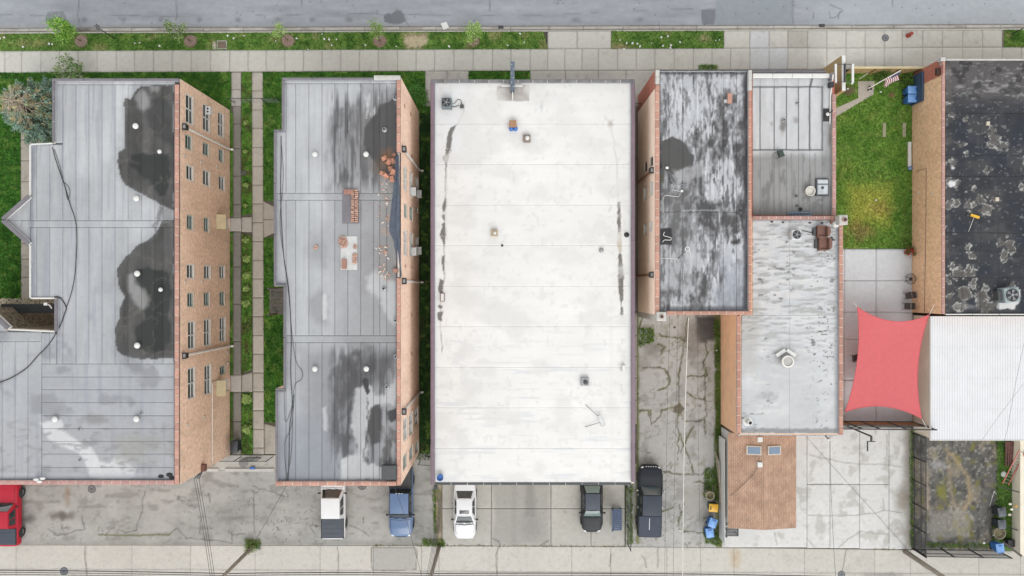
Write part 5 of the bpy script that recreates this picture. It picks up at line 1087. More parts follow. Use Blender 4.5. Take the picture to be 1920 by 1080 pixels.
p = W(1250, 315, D4); MB().ball(p.x, p.y, D4 + 0.12, 0.13, 0.11, 0.06).build('bracket', M_WHITE, an, smooth=True)
an = thing('ring_antenna', W(1289, 470, D4), 'white ring antenna with leaning mast on the streaked roof', 'antenna')
ring = [W(1289 + 4.2 * math.cos(t / 12 * 6.2832), 467 + 4.2 * math.sin(t / 12 * 6.2832), D4 + 0.5) for t in range(13)]
MB().tube(ring, 0.03, 6).build('ring', M_WHITE, an); MB().tube([W(1286, 470, D4 + .5), W(1271, 485, D4 + .03)], 0.03, 6).build('mast', M_DKGREY, an)
MB().tube([W(1271, 485.5, D4 + .03), W(1237, 483.5, D4 + .03)], 0.02, 6).build('cable', M_WHITE, an); MB().tube([W(1293, 470, D4 + .5), W(1295, 480, D4 + .03)], 0.025, 6).build('leg', M_WHITE, an)
roof_cable([(1246, 435), (1244, 441), (1252, 444), (1258, 446), (1257, 450), (1246, 450), (1242, 454)], D4 + 0.01, 0.025, 'white looped cable on the black square roof patch', M_WHITE)

# ---------------------------------------------------------------- 5. low shop with taped roof rectangle
HB5 = 4.2; D5 = 3.95
b5 = building('shop_building', 1490, 280, 'low shop building with tar-striped grey roof and pink tile edge')
ax5 = bx4 + 0.01; _, _, bx5, by5 = prect(1410, 137, 1568, 405, HB5); ay5 = W(0, 405, 4.7).y + 0.01
MB().box(ax5, ay5, -0.1, bx5 - 0.02, by5, D5 - 0.03).build('wall', M_BRRED, b5)
TAR = (92, 93, 95)
def roof5(X, Y):
    c = flat(X, (208, 210, 212)) + (fbm(X, Y, 9, 40, o=5, seed=301) - 0.5)[..., None] * 30
    c = mixc(c, sm(Y + 12 * (fbm(X, Y, 20, o=3, seed=302) - 0.5), 280, 300), (156, 156, 155), 0.9)
    c = mixc(c, sm(fbm(X, Y, 8, 30, o=5, seed=303), 0.52, 0.7) * sm(Y, 280, 310), (122, 122, 121), 0.7)
    c = mixc(c, sm(Y, 365, 403), (118, 118, 117), 0.7)
    for x in (1425, 1451.5, 1474.5, 1497, 1518, 1541.5): c = mixc(c, line(X, Y, [(x, 164), (x, 280)], 1.6 if x not in (1518, 1541.5) else 2.8, 0.6, 9, 1.2, int(x)), TAR, 0.85)
    for y in (163, 281): c = mixc(c, line(X, Y, [(1410, y), (1543, y)], 2.6, 0.6, 9, 1.2, y), TAR, 0.9)
    c = mixc(c, line(X, Y, [(1519, 163), (1523, 146)], 3.5, 0.4, 9, 1.2, 7), TAR, 0.9)
    c = mixc(c, rect(X, Y, 1543, 150, 1546, 283, 3, 1, 9, 3), (176, 176, 178), 0.6)
    c = mixc(c, ell(X, Y, 1468, 236, 7, 16, 0.8, 0.4, 8, 4), (118, 114, 110), 0.75); c = mixc(c, ell(X, Y, 1494, 226, 7, 8, 0.8, 0.4, 8, 5), (150, 148, 146), 0.7); c = mixc(c, ell(X, Y, 1448, 232, 6, 5, 0.8, 0.4, 8, 6), (170, 168, 166), 0.7)
    c = mixc(c, ell(X, Y, 1463, 300, 20, 16, 0.9, 0.5, 10, 8), (134, 134, 133), 0.6)
    for x in (1449, 1461, 1484, 1505, 1528): c = mixc(c, line(X, Y, [(x, 288), (x + 1, 402)], 1.2, 1, 14, 1.2, int(x) + 3), (118, 118, 118), 0.7)
    c = mixc(c, rect(X, Y, 1545, 230, 1560, 404, 8, 3, 12, 9), (150, 151, 153), 0.6)
    c = mixc(c, sm(fbm(X, Y, 7, 5, o=4, seed=305), 0.55, 0.62) * rect(X, Y, 1500, 365, 1545, 395, 6, 3, 9, 10), (120, 120, 120), 0.6)
    c = mixc(c, ell(X, Y, 1556, 255, 5, 22, 0.8, 0.4, 8, 11), (120, 108, 96), 0.6)
    return c
for i, (a, b) in enumerate(((1411, 1425), (1425, 1451.5), (1451.5, 1474.5), (1474.5, 1497), (1497, 1518), (1518, 1541.5), (1541.5, 1560.5))):
    sheet('roof_sheet', [(a + .1, 146.5), (b - .1, 146.5), (b - .1, 404), (a + .1, 404)], D5 + (i % 2) * 0.003, 0.07, roof5, M_ROOF, b5, thick=0.02)
coping(b5, 1560.8, 176, 1568, 404.5, HB5, 14, M_CLAYP, wall=M_BRRED, wall_z=D5 - 0.03)
coping(b5, 1411.5, 137.5, 1560.5, 146, HB5 + 0.02, 4, M_WHITE, wall=M_BRRED, wall_z=D5 - 0.03, name='coping_stone')
coping(b5, 1411.5, 132.3, 1550, 137.2, HB5 - 0.2, 3, M_METAL, wall=M_BRRED, wall_z=3.2, name='canopy_flashing', bed_mat=M_DKGREY)
coping(b5, 1411, 404.8, 1561, 411.8, 4.7, 10, M_CLAYP, wall=M_BRRED, wall_z=D5 - 0.03)
for px, py in ((1471, 224), (1497, 192)): pipe_vent(b5, px, py, D5, 0.07, 0.3)
for px, py in ((1493, 367.5), (1494, 386)): box = W(px, py, D5); MB().box(box.x - 0.07, box.y - 0.07, D5, box.x + 0.07, box.y + 0.07, D5 + 0.12).build('drain_box', M_DKGREY, b5)
pipe_vent(b5, 1503, 391.5, D5, 0.08, 0.25, M_BLACK)
a, b, c, d = prect(1531, 334, 1555, 367, D5 + .25); sk = MB().cbox(a, b, D5, c, d, D5 + 0.15, 0.03).build('skylight', M_DKGREY, b5)
MB().cbox(a + 0.1, b + 0.12, D5 + 0.15, c - 0.08, b + 0.88, D5 + 0.24, 0.05).build('pane', mat('frosted_dome', (206, 212, 216), 0.3), sk); MB().cbox(a + 0.1, b + 0.95, D5 + 0.15, c - 0.08, d - 0.1, D5 + 0.24, 0.05).build('pane', MATS['frosted_dome'], sk)
MB().cyl((a + c) / 2 - 0.03, b + 0.62, D5 + 0.24, D5 + 0.26, 0.12, n=12).build('boss', M_DKGREY, sk)
fl = MB(); p = W(1552, 214, D5 + .3); fl.box(p.x - 0.24, p.y - 0.5, D5, p.x + 0.24, p.y + 0.5, D5 + 0.05); fl = fl.build('light_base', M_BLACK, b5)
MB().ball(p.x, p.y, D5 + 0.28, 0.14, 0.14, 0.1).build('lamp_head', M_WHITE, fl, smooth=True); MB().tube([(p.x, p.y, D5 + .05), (p.x, p.y, D5 + .25), (p.x + 0.35, p.y + 0.25, D5 + 0.45)], 0.05, 6).build('lamp_arm', M_BLACK, fl)
q = W(1560.5, 150, D5 + .4); MB().tube([W(1556, 232, D5 + .08), W(1557, 180, D5 + .1), W(1560, 158, D5 + .2), W(1562, 140, D5 + .6)], 0.05, 6).build('conduit', M_PVC, b5)
MB().box(q.x - 0.2, q.y - 0.55, D5 + 0.05, q.x + 0.1, q.y - 0.15, D5 + 0.5).build('speaker_box', M_BLACK, b5); MB().box(q.x - 0.15, q.y + 0.05, D5 + 0.05, q.x + 0.15, q.y + 0.55, D5 + 0.45).build('meter_box', M_METAL, b5)
# wing wall with white cap and lamp frame
wwl = thing('wing_wall', W(1553, 155, 0), 'tan wing wall with white cap beside the shop front corner', 'wall')
XW = (1547 - 960) / S; HW = 3.5
ya_, yb_ = W(0, 170, HW).y, W(0, 103, HW).y
XW = W(1579.5, 0, HW).x
MB().box(XW, ya_, 0, XW + 0.2, yb_, HW - 0.08).build('wall_panel', mat('render_tan', (210, 184, 136), 0.85, noise=0.08), wwl)
MB().cbox(XW - 0.03, ya_, HW - 0.08, XW + 0.26, yb_ - 0.02, HW, 0.02).build('cap', M_WHITE, wwl)
p0 = W(1562, 177, 2.6); MB().add([(XW - 0.03, ya_ - 0.02, HW - 0.02), (XW + 0.2, ya_ - 0.02, HW - 0.02), (p0.x + 0.2, ya_ - 0.5, 0), (p0.x - 0.6, ya_ - 0.5, 0), (XW - 0.03, ya_ + 0.1, HW - 0.02), (XW + 0.2, ya_ + 0.1, HW - 0.02), (p0.x + 0.2, ya_ - 0.3, 0), (p0.x - 0.6, ya_ - 0.3, 0)],
     [(0, 3, 2, 1), (4, 5, 6, 7), (0, 1, 5, 4), (1, 2, 6, 5), (2, 3, 7, 6), (3, 0, 4, 7)]).build('brace', M_TANW, wwl)
fr = thing('lamp_frame', W(1583, 137, HW), 'white open rectangular frame straddling the tan wing wall', 'light frame')
for x in (1567, 1599):
    a = W(x, 120, HW + .3); b = W(x, 155, HW + .3); MB().box(a.x - 0.08, b.y, HW + 0.2, a.x + 0.08, a.y, HW + 0.34).build('tube', M_WHITE, fr)
for y in (120.5, 153.5):
    a = W(1568, y, HW + .22); b = W(1598, y, HW + .22); MB().beam(a, b, 0.05, 0.05).build('rod', M_DKGREY, fr)
MB().box(W(1583, 0, HW).x - 0.04, W(0, 154, HW).y, HW + 0.001, W(1583, 0, HW).x + 0.04, W(0, 120, HW).y, HW + 0.2).build('bracket', M_DKGREY, fr)
p = W(1598.5, 155.5, HW + .35); MB().ball(p.x, p.y, HW + 0.27, 0.09, 0.09, 0.09).build('bulb', M_WHITE, fr, smooth=True)

# ---------------------------------------------------------------- 6. white painted wrinkled roof
HB6 = 4.7; D6 = 4.45
b6 = building('brick_building', 1480, 640, 'one storey building with scuffed white wrinkled roof and tan side wall')
X6 = (1351 - 960) / S
_, ay6, bx6, by6 = prect(1386, 405, 1581, 816, HB6)
MB().prism([(X6 + 0.2, ay6), (bx6 - 0.02, ay6), (bx6 - 0.02, by6 - 0.0), (bx4 + 0.011, by6), (bx4 + 0.011, ay4 - 0.005), (X6 + 0.2, ay4 - 0.005)], -0.1, D6 - 0.03).build('wall', M_STUC2, b6)
facade(b6, X6, -1, ay6, ay4 - 0.005, -0.1, HB6 - 0.1, [], M_STUC2)
def roof6(X, Y):
    c = flat(X, (212, 214, 216)) + (fbm(X, Y, 40, 20, o=4, seed=401) - 0.5)[..., None] * 24
    w = fbm(X, Y, 22, 4.5, o=5, seed=402)
    c = mixc(c, sm(w, 0.55, 0.68) * (1 - sm(Y, 600, 700)), (150, 146, 140), 0.42); c = mixc(c, sm(w, 0.42, 0.34), (228, 226, 222), 0.6)
    c = mixc(c, sm(fbm(X, Y, 12, 4, o=5, seed=403), 0.66, 0.74) * sm(fbm(X, Y, 40, 60, o=2, seed=404), 0.5, 0.65), (120, 118, 116), 0.8)
    c = mixc(c, sm(fbm(X, Y, 4, 3, o=4, seed=405), 0.70, 0.75) * sm(X, 1490, 1530) * sm(fbm(X, Y, 30, 24, o=2, seed=408), 0.5, 0.6), (72, 72, 74), 0.85)
    c = mixc(c, sm(Y, 640, 760) * sm(fbm(X, Y, 50, o=3, seed=406), 0.35, 0.6), (201, 202, 203), 0.7)
    c = mixc(c, rect(X, Y, 1388, 560, 1420, 700, 20, 10, 20, 7), (186, 182, 176), 0.5)
    c = mixc(c, ell(X, Y, 1470, 670, 40, 14, 0.9, 0.5, 10, 8), (158, 156, 154), 0.5); c = mixc(c, ell(X, Y, 1440, 742, 22, 12, 0.9, 0.6, 6, 9), (168, 168, 170), 0.6)
    c = mixc(c, rect(X, Y, 1565, 412, 1573, 812, 5, 2, 10, 10), (176, 180, 184), 0.7)
    c = mixc(c, rect(X, Y, 1388, 803, 1570, 813, 4, 4, 9, 11), (112, 112, 112), 0.55)
    c = mixc(c, ell(X, Y, 1407, 793, 12, 12, 0.9, 0.4, 6, 12), (170, 180, 186), 0.6)
    return c
wr = lambda X, Y: 0.05 * sm(fbm(X, Y, 22, 4.5, o=3, seed=402), 0.5, 0.65) * (1 - sm(Y, 590, 680))
for i, (q) in enumerate(([(1411, 412.5), (1480, 412.5), (1480, 590.5), (1411, 590.5)], [(1480.1, 412.5), (1572.5, 412.5), (1572.5, 590.5), (1480.1, 590.5)], [(1390, 590.7), (1480, 590.7), (1480, 813), (1390, 813)], [(1480.1, 590.7), (1572.5, 590.7), (1572.5, 813), (1480.1, 813)])):
    sheet('roof_sheet', q, D6, 0.065, roof6, M_ROOF, b6, thick=0.02, relief=wr)
coping(b6, 1573.5, 412, 1581, 816, HB6, 24, M_CLAYO, wall=M_STUC2, wall_z=D6 - 0.03)
coping(b6, 1381.5, 592, 1389, 813, HB6, 13, M_CLAYO, wall=M_STUC2, wall_z=D6 - 0.03)
coping(b6, 1383, 813.4, 1570, 817, HB6 - 0.3, 9, M_STEEL, wall=M_STUC2, wall_z=D6 - 0.5, name='gutter_piece', bed_mat=M_DKGREY)
chm = MB(); a, b, c, d = prect(1574, 403, 1590, 421, HB6 + .9); chm.cbox(a, b, 0, c, d, HB6 + 0.9, 0.05); chm = chm.build('chimney', M_LIME, b6)
MB().cyl((a + c) / 2 + 0.05, (b + d) / 2, HB6 + .9, HB6 + 1.05, 0.17, n=14).build('flue', M_CLAY, chm); MB().cyl((a + c) / 2 + 0.05, (b + d) / 2, HB6 + 1.05, HB6 + 1.055, 0.13, n=14).build('flue_bore', M_BLACK, chm)
a, b, c, d = prect(1559.5, 405, 1573.3, 419, HB6 + .1); MB().cbox(a, b, D6, c, d, HB6 + 0.1, 0.03).build('chimney_shoulder', M_CLAYO, b6)
def mushroom(parent, px, py, h):
    c = W(px, py, h + .6); m = MB(); m.cyl(c.x, c.y, h, h + 0.4, 0.3, n=18); v = m.build('exhaust_base', M_STEEL, parent)
    MB().cyl(c.x, c.y, 0, 0, 0, n=22, rings=[(0.44, h + 0.38), (0.46, h + 0.5), (0.46, h + 0.62), (0.36, h + 0.64), (0.36, h + 0.5)]).build('exhaust_drum', M_PVC, v, smooth=False)
    MB().cyl(c.x, c.y, h + 0.44, h + 0.56, 0.35, n=18).build('exhaust_core', mat('exhaust_grey', (196, 194, 190), 0.6), v)
    for s in (-1, 1):
        p = Vector((c.x + s * 0.33, c.y + 0.62, h + 0.2)); q = Vector((c.x + s * 0.75, c.y + 0.2, h + 0.2)); p, q = Vector((c.x - 0.02 * s + s * 0.08, c.y + 0.85, h + 0.15)), Vector((c.x + s * 0.72, c.y + 0.42, h + 0.15))
        MB().beam(p, q, 0.26, 0.22).build('motor_box', M_WHITE, v)
mushroom(b6, 1477.5, 678, D6)
pipe_vent(b6, 1407, 793, D6, 0.2, 0.7, M_WHITE)
p = W(1421, 818, 3.9); 

# ---------------------------------------------------------------- 7. black puddled roof, ochre brick
HB7 = 4.2; D7 = 3.95
b7 = building('brick_building', 1850, 350, 'ochre brick building with black roof covered in chalky puddle rings')
X7 = (1710 - 960) / S
_, ay7, _, by7 = prect(1766, 109, 1900, 589, HB7); bx7 = W(2080, 0, HB7).x
MB().box(X7 + 0.2, ay7, -0.1, bx7, by7, D7 - 0.03).build('wall', M_BRG, b7)
facade(b7, X7, 1 * -1, ay7, by7 - 1.3, -0.1, HB7 - 0.1, [], M_BRG); facade(b7, X7 - 0.001, -1, by7 - 1.3, by7, -0.1, HB7 + 0.1, [], M_BRRED, name='front_return')
PUD = [(1865, 262, 16), (1878, 275, 12), (1860, 245, 9), (1812, 222, 6), (1783, 193, 5), (1786, 214, 7), (1783, 306, 9), (1775, 345, 12), (1795, 345, 6), (1825, 355, 8), (1838, 375, 12), (1819, 385, 10), (1868, 374, 8), (1775, 385, 10), (1793, 380, 9), (1850, 392, 12), (1815, 467, 8), (1826, 478, 8), (1880, 455, 12), (1895, 465, 14), (1885, 480, 12), (1782, 500, 12), (1798, 512, 14), (1820, 508, 12), (1775, 525, 10), (1825, 532, 9), (1848, 540, 7), (1900, 540, 10), (1810, 549, 16), (1838, 553, 16), (1800, 575, 12), (1845, 576, 20), (1780, 555, 9), (1880, 560, 22), (1915, 350, 9), (1800, 270, 8), (1812, 290, 6), (1850, 320, 10), (1935, 300, 20), (1960, 460, 20), (1940, 520, 14)]
def roof7(X, Y):
    c = flat(X, (52, 54, 60)) + (fbm(X, Y, 24, o=5, seed=501) - 0.5)[..., None] * 30 + (fbm(X, Y, 10, 3, o=4, seed=502) - 0.5)[..., None] * 14
    c = mixc(c, sm(fbm(X, Y, 40, 30, o=4, seed=503), 0.5, 0.7), (40, 46, 58), 0.7)
    c = mixc(c, (1 - sm(Y + 24 * (fbm(X, Y, 40, 20, o=4, seed=504) - 0.5), 165, 215)), (98, 94, 93), 0.85)
    c = mixc(c, sm(fbm(X, Y, 30, 9, o=5, seed=505), 0.58, 0.68) * (1 - sm(Y, 180, 205)), (156, 154, 154), 0.7)
    c = mixc(c, sm(fbm(X, Y, 12, 10, o=5, seed=506), 0.55, 0.66) * (1 - sm(Y, 130, 260)), (50, 49, 50), 0.75)
    c = mixc(c, sm(X, 1796, 1772) * sm(fbm(X, Y, 14, o=4, seed=507), 0.4, 0.6), (104, 98, 94), 0.6)
    c = mixc(c, sm(fbm(X, Y, 34, 26, o=5, seed=520), 0.5, 0.66) * sm(Y, 190, 230), (88, 86, 84), 0.45)
    jx = X + 12 * (fbm(X, Y, 9, o=4, seed=508) - 0.5) * 2; jy = Y + 9 * (fbm(X, Y, 9, o=4, seed=509) - 0.5) * 2
    d = np.full(X.shape, 99.0)
    for x, y, r in PUD: d = np.minimum(d, np.hypot(jx - x, jy - y) - r * 0.72)
    c = mixc(c, sm(d, 9, 0), (72, 71, 70), 0.5); c = mixc(c, sm(d, 1.0, -2), (112, 108, 103), 0.8); c = mixc(c, sm(d, -3, -7), (84, 81, 78), 0.7)
    ringm = sm(np.abs(d - 0.5 - 2 * (fbm(X, Y, 12, o=2, seed=510) - 0.5)), 1.7, 0.3) * sm(fbm(X, Y, 7, o=3, seed=511), 0.3, 0.5)
    c = mixc(c, ringm, (206, 205, 198), 0.85)
    c = mixc(c, sm(fbm(X, Y, 6, 4, o=5, seed=512), 0.68, 0.74), (150, 150, 148), 0.6)
    c = mixc(c, ell(X, Y, 1785, 345, 8, 7, 0.3, 0.4, 5, 5), (232, 232, 232), 0.95); c = mixc(c, ell(X, Y, 1787, 315, 4, 3, 0.3, 0.3, 5, 6), (228, 228, 226), 0.9)
    c = mixc(c, blob(X, Y, [(1869, 545), (1915, 543), (1912, 562), (1903, 580), (1871, 579)], 2, 3, 7, 7), (232, 232, 230), 0.95)
    c = mixc(c, ell(X, Y, 1805, 575, 30, 6, 0.7, 0.3, 12, 8), (150, 148, 144), 0.6)
    for i, y in enumerate((212, 290, 330, 436, 470, 520)): c = mixc(c, line(X, Y, [(1770, y), (2080, y + 1)], 1.2, 1, 20, 1, i), (38, 40, 46), 0.7)
    for i, x in enumerate((1804, 1838, 1872)): c = mixc(c, line(X, Y, [(x, 200), (x, 588)], 1.0, 1, 20, 1, i + 9), (40, 42, 48), 0.6)
    return c
ys7 = [113, 212, 290, 330, 436, 520, 588]
for i, (a, b) in enumerate(zip(ys7[:-1], ys7[1:])): sheet('roof_sheet', [(1772.5, a + .1), (2075, a + .1), (2075, b - .1), (1772.5, b - .1)], D7 + (i % 2) * 0.004, 0.065, roof7, M_ROOF, b7, thick=0.02)
coping(b7, 1766.3, 122, 1772, 589, HB7, 28, M_CLAYP, wall=M_BRG, wall_z=D7 - 0.03); coping(b7, 1763.5, 107, 1774, 114, HB7 + 0.15, 1, M_LIME, wall=M_BRRED, wall_z=D7 - 0.03, name='coping_stone')
coping(b7, 1774.3, 110, 2075, 112.6, HB7, 8, M_LIME, wall=M_BRRED, wall_z=D7 - 0.03, name='coping_stone')
coping(b7, 1766.3, 115, 1772.4, 121.8, HB7 + 0.05, 1, M_CLAY, wall=M_BRRED, wall_z=D7 - 0.03)
coping(b7, 1773, 588.4, 2075, 590.6, HB7 - 0.1, 6, M_WHITE, wall=M_BRG, wall_z=D7 - 0.03, name='edge_flashing')
k4 = hole_px(X7, 1764, 1760, 128, 141); MB().box(X7 - 0.3, k4[0], k4[2], X7 - 0.002, k4[1], k4[3]).build('wall_box', mat('box_brown', (70, 48, 36), 0.6), b7)
for px, py in ((1721.5, 361), (1747, 361)):
    hh = hole_px(X7, px + 2, px, py - 1.5, py + 1.5); MB().box(X7 - 0.05, hh[0], hh[2], X7 - 0.002, hh[1], hh[3]).build('wall_vent', M_WHITE, b7)
zz = hole_px(X7, 1737, 1736, 315, 400)
MB().tube([(X7 - 0.02, W(0, 318, 1.5).y, 0.6), (X7 - 0.02, W(0, 316, 2).y, zz[3]), (X7 - 0.02, W(0, 430, 2).y, zz[3] - 0.05), (X7 - 0.02, W(0, 585, 2).y, zz[3] - 0.25)], 0.018, 5).build('wall_cable', M_DKGREY, b7)
for px, py in ((1851, 232), (1868, 374)): p = W(px, py, D7); MB().box(p.x - 0.12, p.y - 0.15, D7, p.x + 0.12, p.y + 0.15, D7 + 0.15).build('drain_box', M_SILL, b7)

# ---------------------------------------------------------------- 8. white ribbed metal roof
b8 = building('metal_shed', 1840, 720, 'long shed with white ribbed metal roof and cream wall')
X8 = (1713 - 960) / S; HT8 = 2.9
_, ay8, _, by8 = prect(1750, 593, 1900, 825, HT8); bx8 = W(2080, 0, HT8).x
MB().box(X8, ay8 + 0.05, -0.1, bx8, by8 - 0.02, HT8 - 0.12).build('wall', M_CREAM, b8)
for i in range(9):
    z = 0.25 + i * 0.28; MB().box(X8 - 0.012, ay8 + 0.06, z, X8 - 0.001, by8 - 0.03, z + 0.26).build('siding_board', M_CREAM, b8)
M_RIB = mat('ribbed_white', (241, 242, 244), 0.45, noise=0.03, scale=1.2)
ysp = [593, 651, 709, 767, 825.5]; pitch = 0.2
for j in range(4):
    y1 = W(0, ysp[j] + 0.1, HT8).y; y0 = W(0, ysp[j + 1] - 0.1, HT8).y
    m = MB(); x = X8 - 0.22; k = 0; prof = []
    while x < bx8 + 0.2:
        prof += [(x, 0), (x + 0.10, 0.0), (x + 0.125, 0.035), (x + 0.175, 0.035)]; x += pitch
    dz = HT8 - 0.10 + 0.006 * (3 - j) + (0.02)
    n = len(prof); vs = [(p[0], y0, dz + p[1]) for p in prof] + [(p[0], y1, dz + p[1] - 0.004) for p in prof]
    m.add(vs, [(i, i + 1, n + i + 1, n + i) for i in range(n - 1)]); m.build('roof_panel', M_RIB, b8)
MB().box(X8 - 0.26, ay8 - 0.02, HT8 - 0.2, X8 - 0.2, by8, HT8 - 0.02).build('edge_trim', M_WHITE, b8)
MB().box(X8 - 0.26, ay8 - 0.06, HT8 - 0.24, bx8, ay8 - 0.025, HT8 - 0.03).build('gutter', M_WHITE, b8)
MB().tube([(X8 - 0.12, by8 - 0.1, HT8 - 0.3), (X8 - 0.12, ay8 + 0.2, HT8 - 0.35)], 0.02, 6).build('conduit', M_STEEL, b8)
# neighbouring cream wall at the right frame edge
b9 = building('house', 2010, 930, 'cream sided house wall beyond the dirt yard bins')
MB().box((1897 - 960) / S, W(0, 1032, 0).y, -0.1, W(2080, 0, 0).x, ay8 - 0.1, 1.0).build('wall', M_CREAM, b9)
for i in range(7):
    MB().box((1897 - 960) / S - 0.01 + 0.0, W(0, 1031, 0).y, 0.02 + i * 0.14, (1897 - 960) / S - 0.001, ay8 - 0.12, 0.02 + i * 0.14 + 0.12).build('siding_board', M_CREAM, b9)
xs9 = (1897 - 960) / S
m = MB(); m.box(xs9 - 0.05, W(0, 1032, 0).y - 0.05, 1.0, W(2080, 0, 0).x, ay8 - 0.05, 1.08); m.build('roof', M_CREAM, b9)
for i in range(5): MB().box(xs9 + 0.02 + i * 0.16, W(0, 1032, 0).y - 0.04, 1.081, xs9 + 0.16 + i * 0.16, ay8 - 0.06, 1.095).build('roof_board', M_CREAM, b9)

# ---------------------------------------------------------------- 9. shingled garage
gz = 2.6; gr = 3.1
gar = building('garage', 1430, 905, 'small garage with brown shingle gable roof and two skylights')
M_SHING = mat_shingle('shingle_brown', (204, 170, 146), (190, 154, 130), (160, 128, 108))
p0 = W(1365, 990, gz); p1 = W(1493, 815, gz); pr_ = W(1432, 994, gr); yb9, yt9 = p0.y, W(0, 812, gz).y
MB().box(p0.x + 0.2, yb9 + 0.15, -0.1, p1.x - 0.2, yt9, gz - 0.05).build('wall', M_WHITE, gar)
MB().add([(p0.x + .2, yb9 + .15, gz - .05), (p1.x - .2, yb9 + .15, gz - .05), (pr_.x, yb9 + .15, gr - .08)], [(0, 1, 2)]).build('gable_wall', M_WHITE, gar)
for nm, a, b in (('roof_slope', p0.x, pr_.x), ('roof_slope', pr_.x, p1.x)):
    za, zb = (gz, gr) if a == p0.x else (gr, gz); m = MB(); t = 0.07
    m.add([(a, yb9, za), (b, yb9, zb), (b, yt9, zb), (a, yt9, za), (a, yb9, za - t), (b, yb9, zb - t), (b, yt9, zb - t), (a, yt9, za - t)], [(0, 1, 2, 3), (7, 6, 5, 4), (0, 4, 5, 1), (1, 5, 6, 2), (2, 6, 7, 3), (3, 7, 4, 0)]); m.build(nm, M_SHING, gar)
y = yb9 + 0.15
while y < yt9 - 0.3:
    MB().add([(pr_.x - 0.13, y, gr - 0.015), (pr_.x, y, gr + 0.018), (pr_.x + 0.13, y, gr - 0.015), (pr_.x - 0.13, y + 0.26, gr - 0.022), (pr_.x, y + 0.26, gr + 0.011), (pr_.x + 0.13, y + 0.26, gr - 0.022)], [(0, 1, 4, 3), (1, 2, 5, 4)]).build('ridge_shingle', M_SHING, gar); y += 0.27
for x in (1413.5, 1452):
    zc = gz + (gr - gz) * (1 - abs(W(x, 0, gr).x - pr_.x) / (pr_.x - p0.x)) + 0.08; c = W(x, 844.5, zc); sl = (gr - gz) / (pr_.x - p0.x) * (1 if x < 1432 else -1)
    m = MB(); w, hh = 0.56, 0.36; m.add([(c.x - w, c.y - hh, zc - sl * w - .1), (c.x + w, c.y - hh, zc + sl * w - .1), (c.x + w, c.y + hh, zc + sl * w - .1), (c.x - w, c.y + hh, zc - sl * w - .1), (c.x - w, c.y - hh, zc - sl * w + .04), (c.x + w, c.y - hh, zc + sl * w + .04), (c.x + w, c.y + hh, zc + sl * w + .04), (c.x - w, c.y + hh, zc - sl * w + .04)],
        [(4, 5, 6, 7), (0, 1, 5, 4), (1, 2, 6, 5), (2, 3, 7, 6), (3, 0, 4, 7)]); f = m.build('skylight_frame', M_SILL, gar)
    w, hh = 0.46, 0.27; MB().add([(c.x - w, c.y - hh, zc - sl * w + .055), (c.x + w, c.y - hh, zc + sl * w + .055), (c.x + w, c.y + hh, zc + sl * w + .055), (c.x - w, c.y + hh, zc - sl * w + .055)], [(0, 1, 2, 3)]).build('pane', M_GLASSB, f)
for px, py in ((1425.5, 824), (1425.5, 871.5)): c = W(px, py, gr + .1); MB().cbox(c.x - 0.2, c.y - 0.2, gr - 0.2, c.x + 0.2, c.y + 0.2, gr + 0.12, 0.04).build('roof_vent', M_WHITE, gar)
MB().tube([W(1369, 930, gz + .1), W(1390, 912, gz + .25), W(1412, 890, gz + .42), W(1424, 872, gr)], 0.015, 5).build('roof_wire', M_DKGREY, gar)
# ================================================================= VEHICLES (local axes: +Y is the front, origin on the ground)
M_TYRE = mat('tyre', (52, 52, 52), 0.85, noise=0.1); M_RIM = mat('rim', (170, 172, 174), 0.35, metal=0.8, noise=0.05)
M_CGLASS = mat('car_glass', (40, 48, 52), 0.05, noise=0.05, spec=1.0); M_TRIM = mat('car_trim', (40, 41, 43), 0.6, noise=0.1)
M_HEADL = mat('headlight', (222, 224, 226), 0.15, noise=0.05, spec=0.9); M_TAIL = mat('tail_light', (150, 30, 28), 0.25, noise=0.05)
M_LINER = mat('bed_cover', (84, 90, 100), 0.75, noise=0.1, scale=4, bump=0.1); M_CHROME = mat('chrome', (205, 208, 210), 0.15, metal=1.0, noise=0.03)
def lerp(tab, t):
    for (a, b) in zip(tab[:-1], tab[1:]):
        if a[0] <= t <= b[0]:
            u = (t - a[0]) / (b[0] - a[0] + 1e-9); u = u * u * (3 - 2 * u) * 0.5 + u * 0.5; return a[1] + (b[1] - a[1]) * u
    return tab[0][1] if t < tab[0][0] else tab[-1][1]
def shell(L, Wd, wtab, ztab, zlow=0.26, n=44):
    """lofted lower body: plan half width factor and top height along the length"""
    m = MB(); V = []; ring = None
    sect = [(0.0, 0.0, 0.035), (0.35, 0.0, 0.03), (0.65, 0.0, 0.018), (0.84, 0.0, 0.0), (0.93, -0.03, 0), (0.98, -0.09, 0), (1.0, -0.2, 0), (1.0, -0.40, 0)]
    for i in range(n + 1):
        t = -1 + 2 * i / n; w = Wd / 2 * lerp(wtab, t); z = lerp(ztab, t); pts = []
        for f, dz, cr in sect:
            zz = max(zlow + 0.12, z + dz + cr) if dz else z + cr
            pts.append((w * f, t * L / 2, zz))
        pts.append((w * 0.99, t * L / 2, zlow + 0.1)); pts.append((w * 0.93, t * L / 2, zlow)); pts.append((0, t * L / 2, zlow))
        full = pts + [(-p[0], p[1], p[2]) for p in pts[-2:0:-1]]; ring = len(full); V += full
    F = []
    for i in range(n):
        for k in range(ring): a = i * ring + k; b = i * ring + (k + 1) % ring; F.append((a, a + ring, b + ring, b))
    F += [tuple(range(ring)), tuple(range(n * ring + ring - 1, n * ring - 1, -1))]
    m.add(V, F); return m
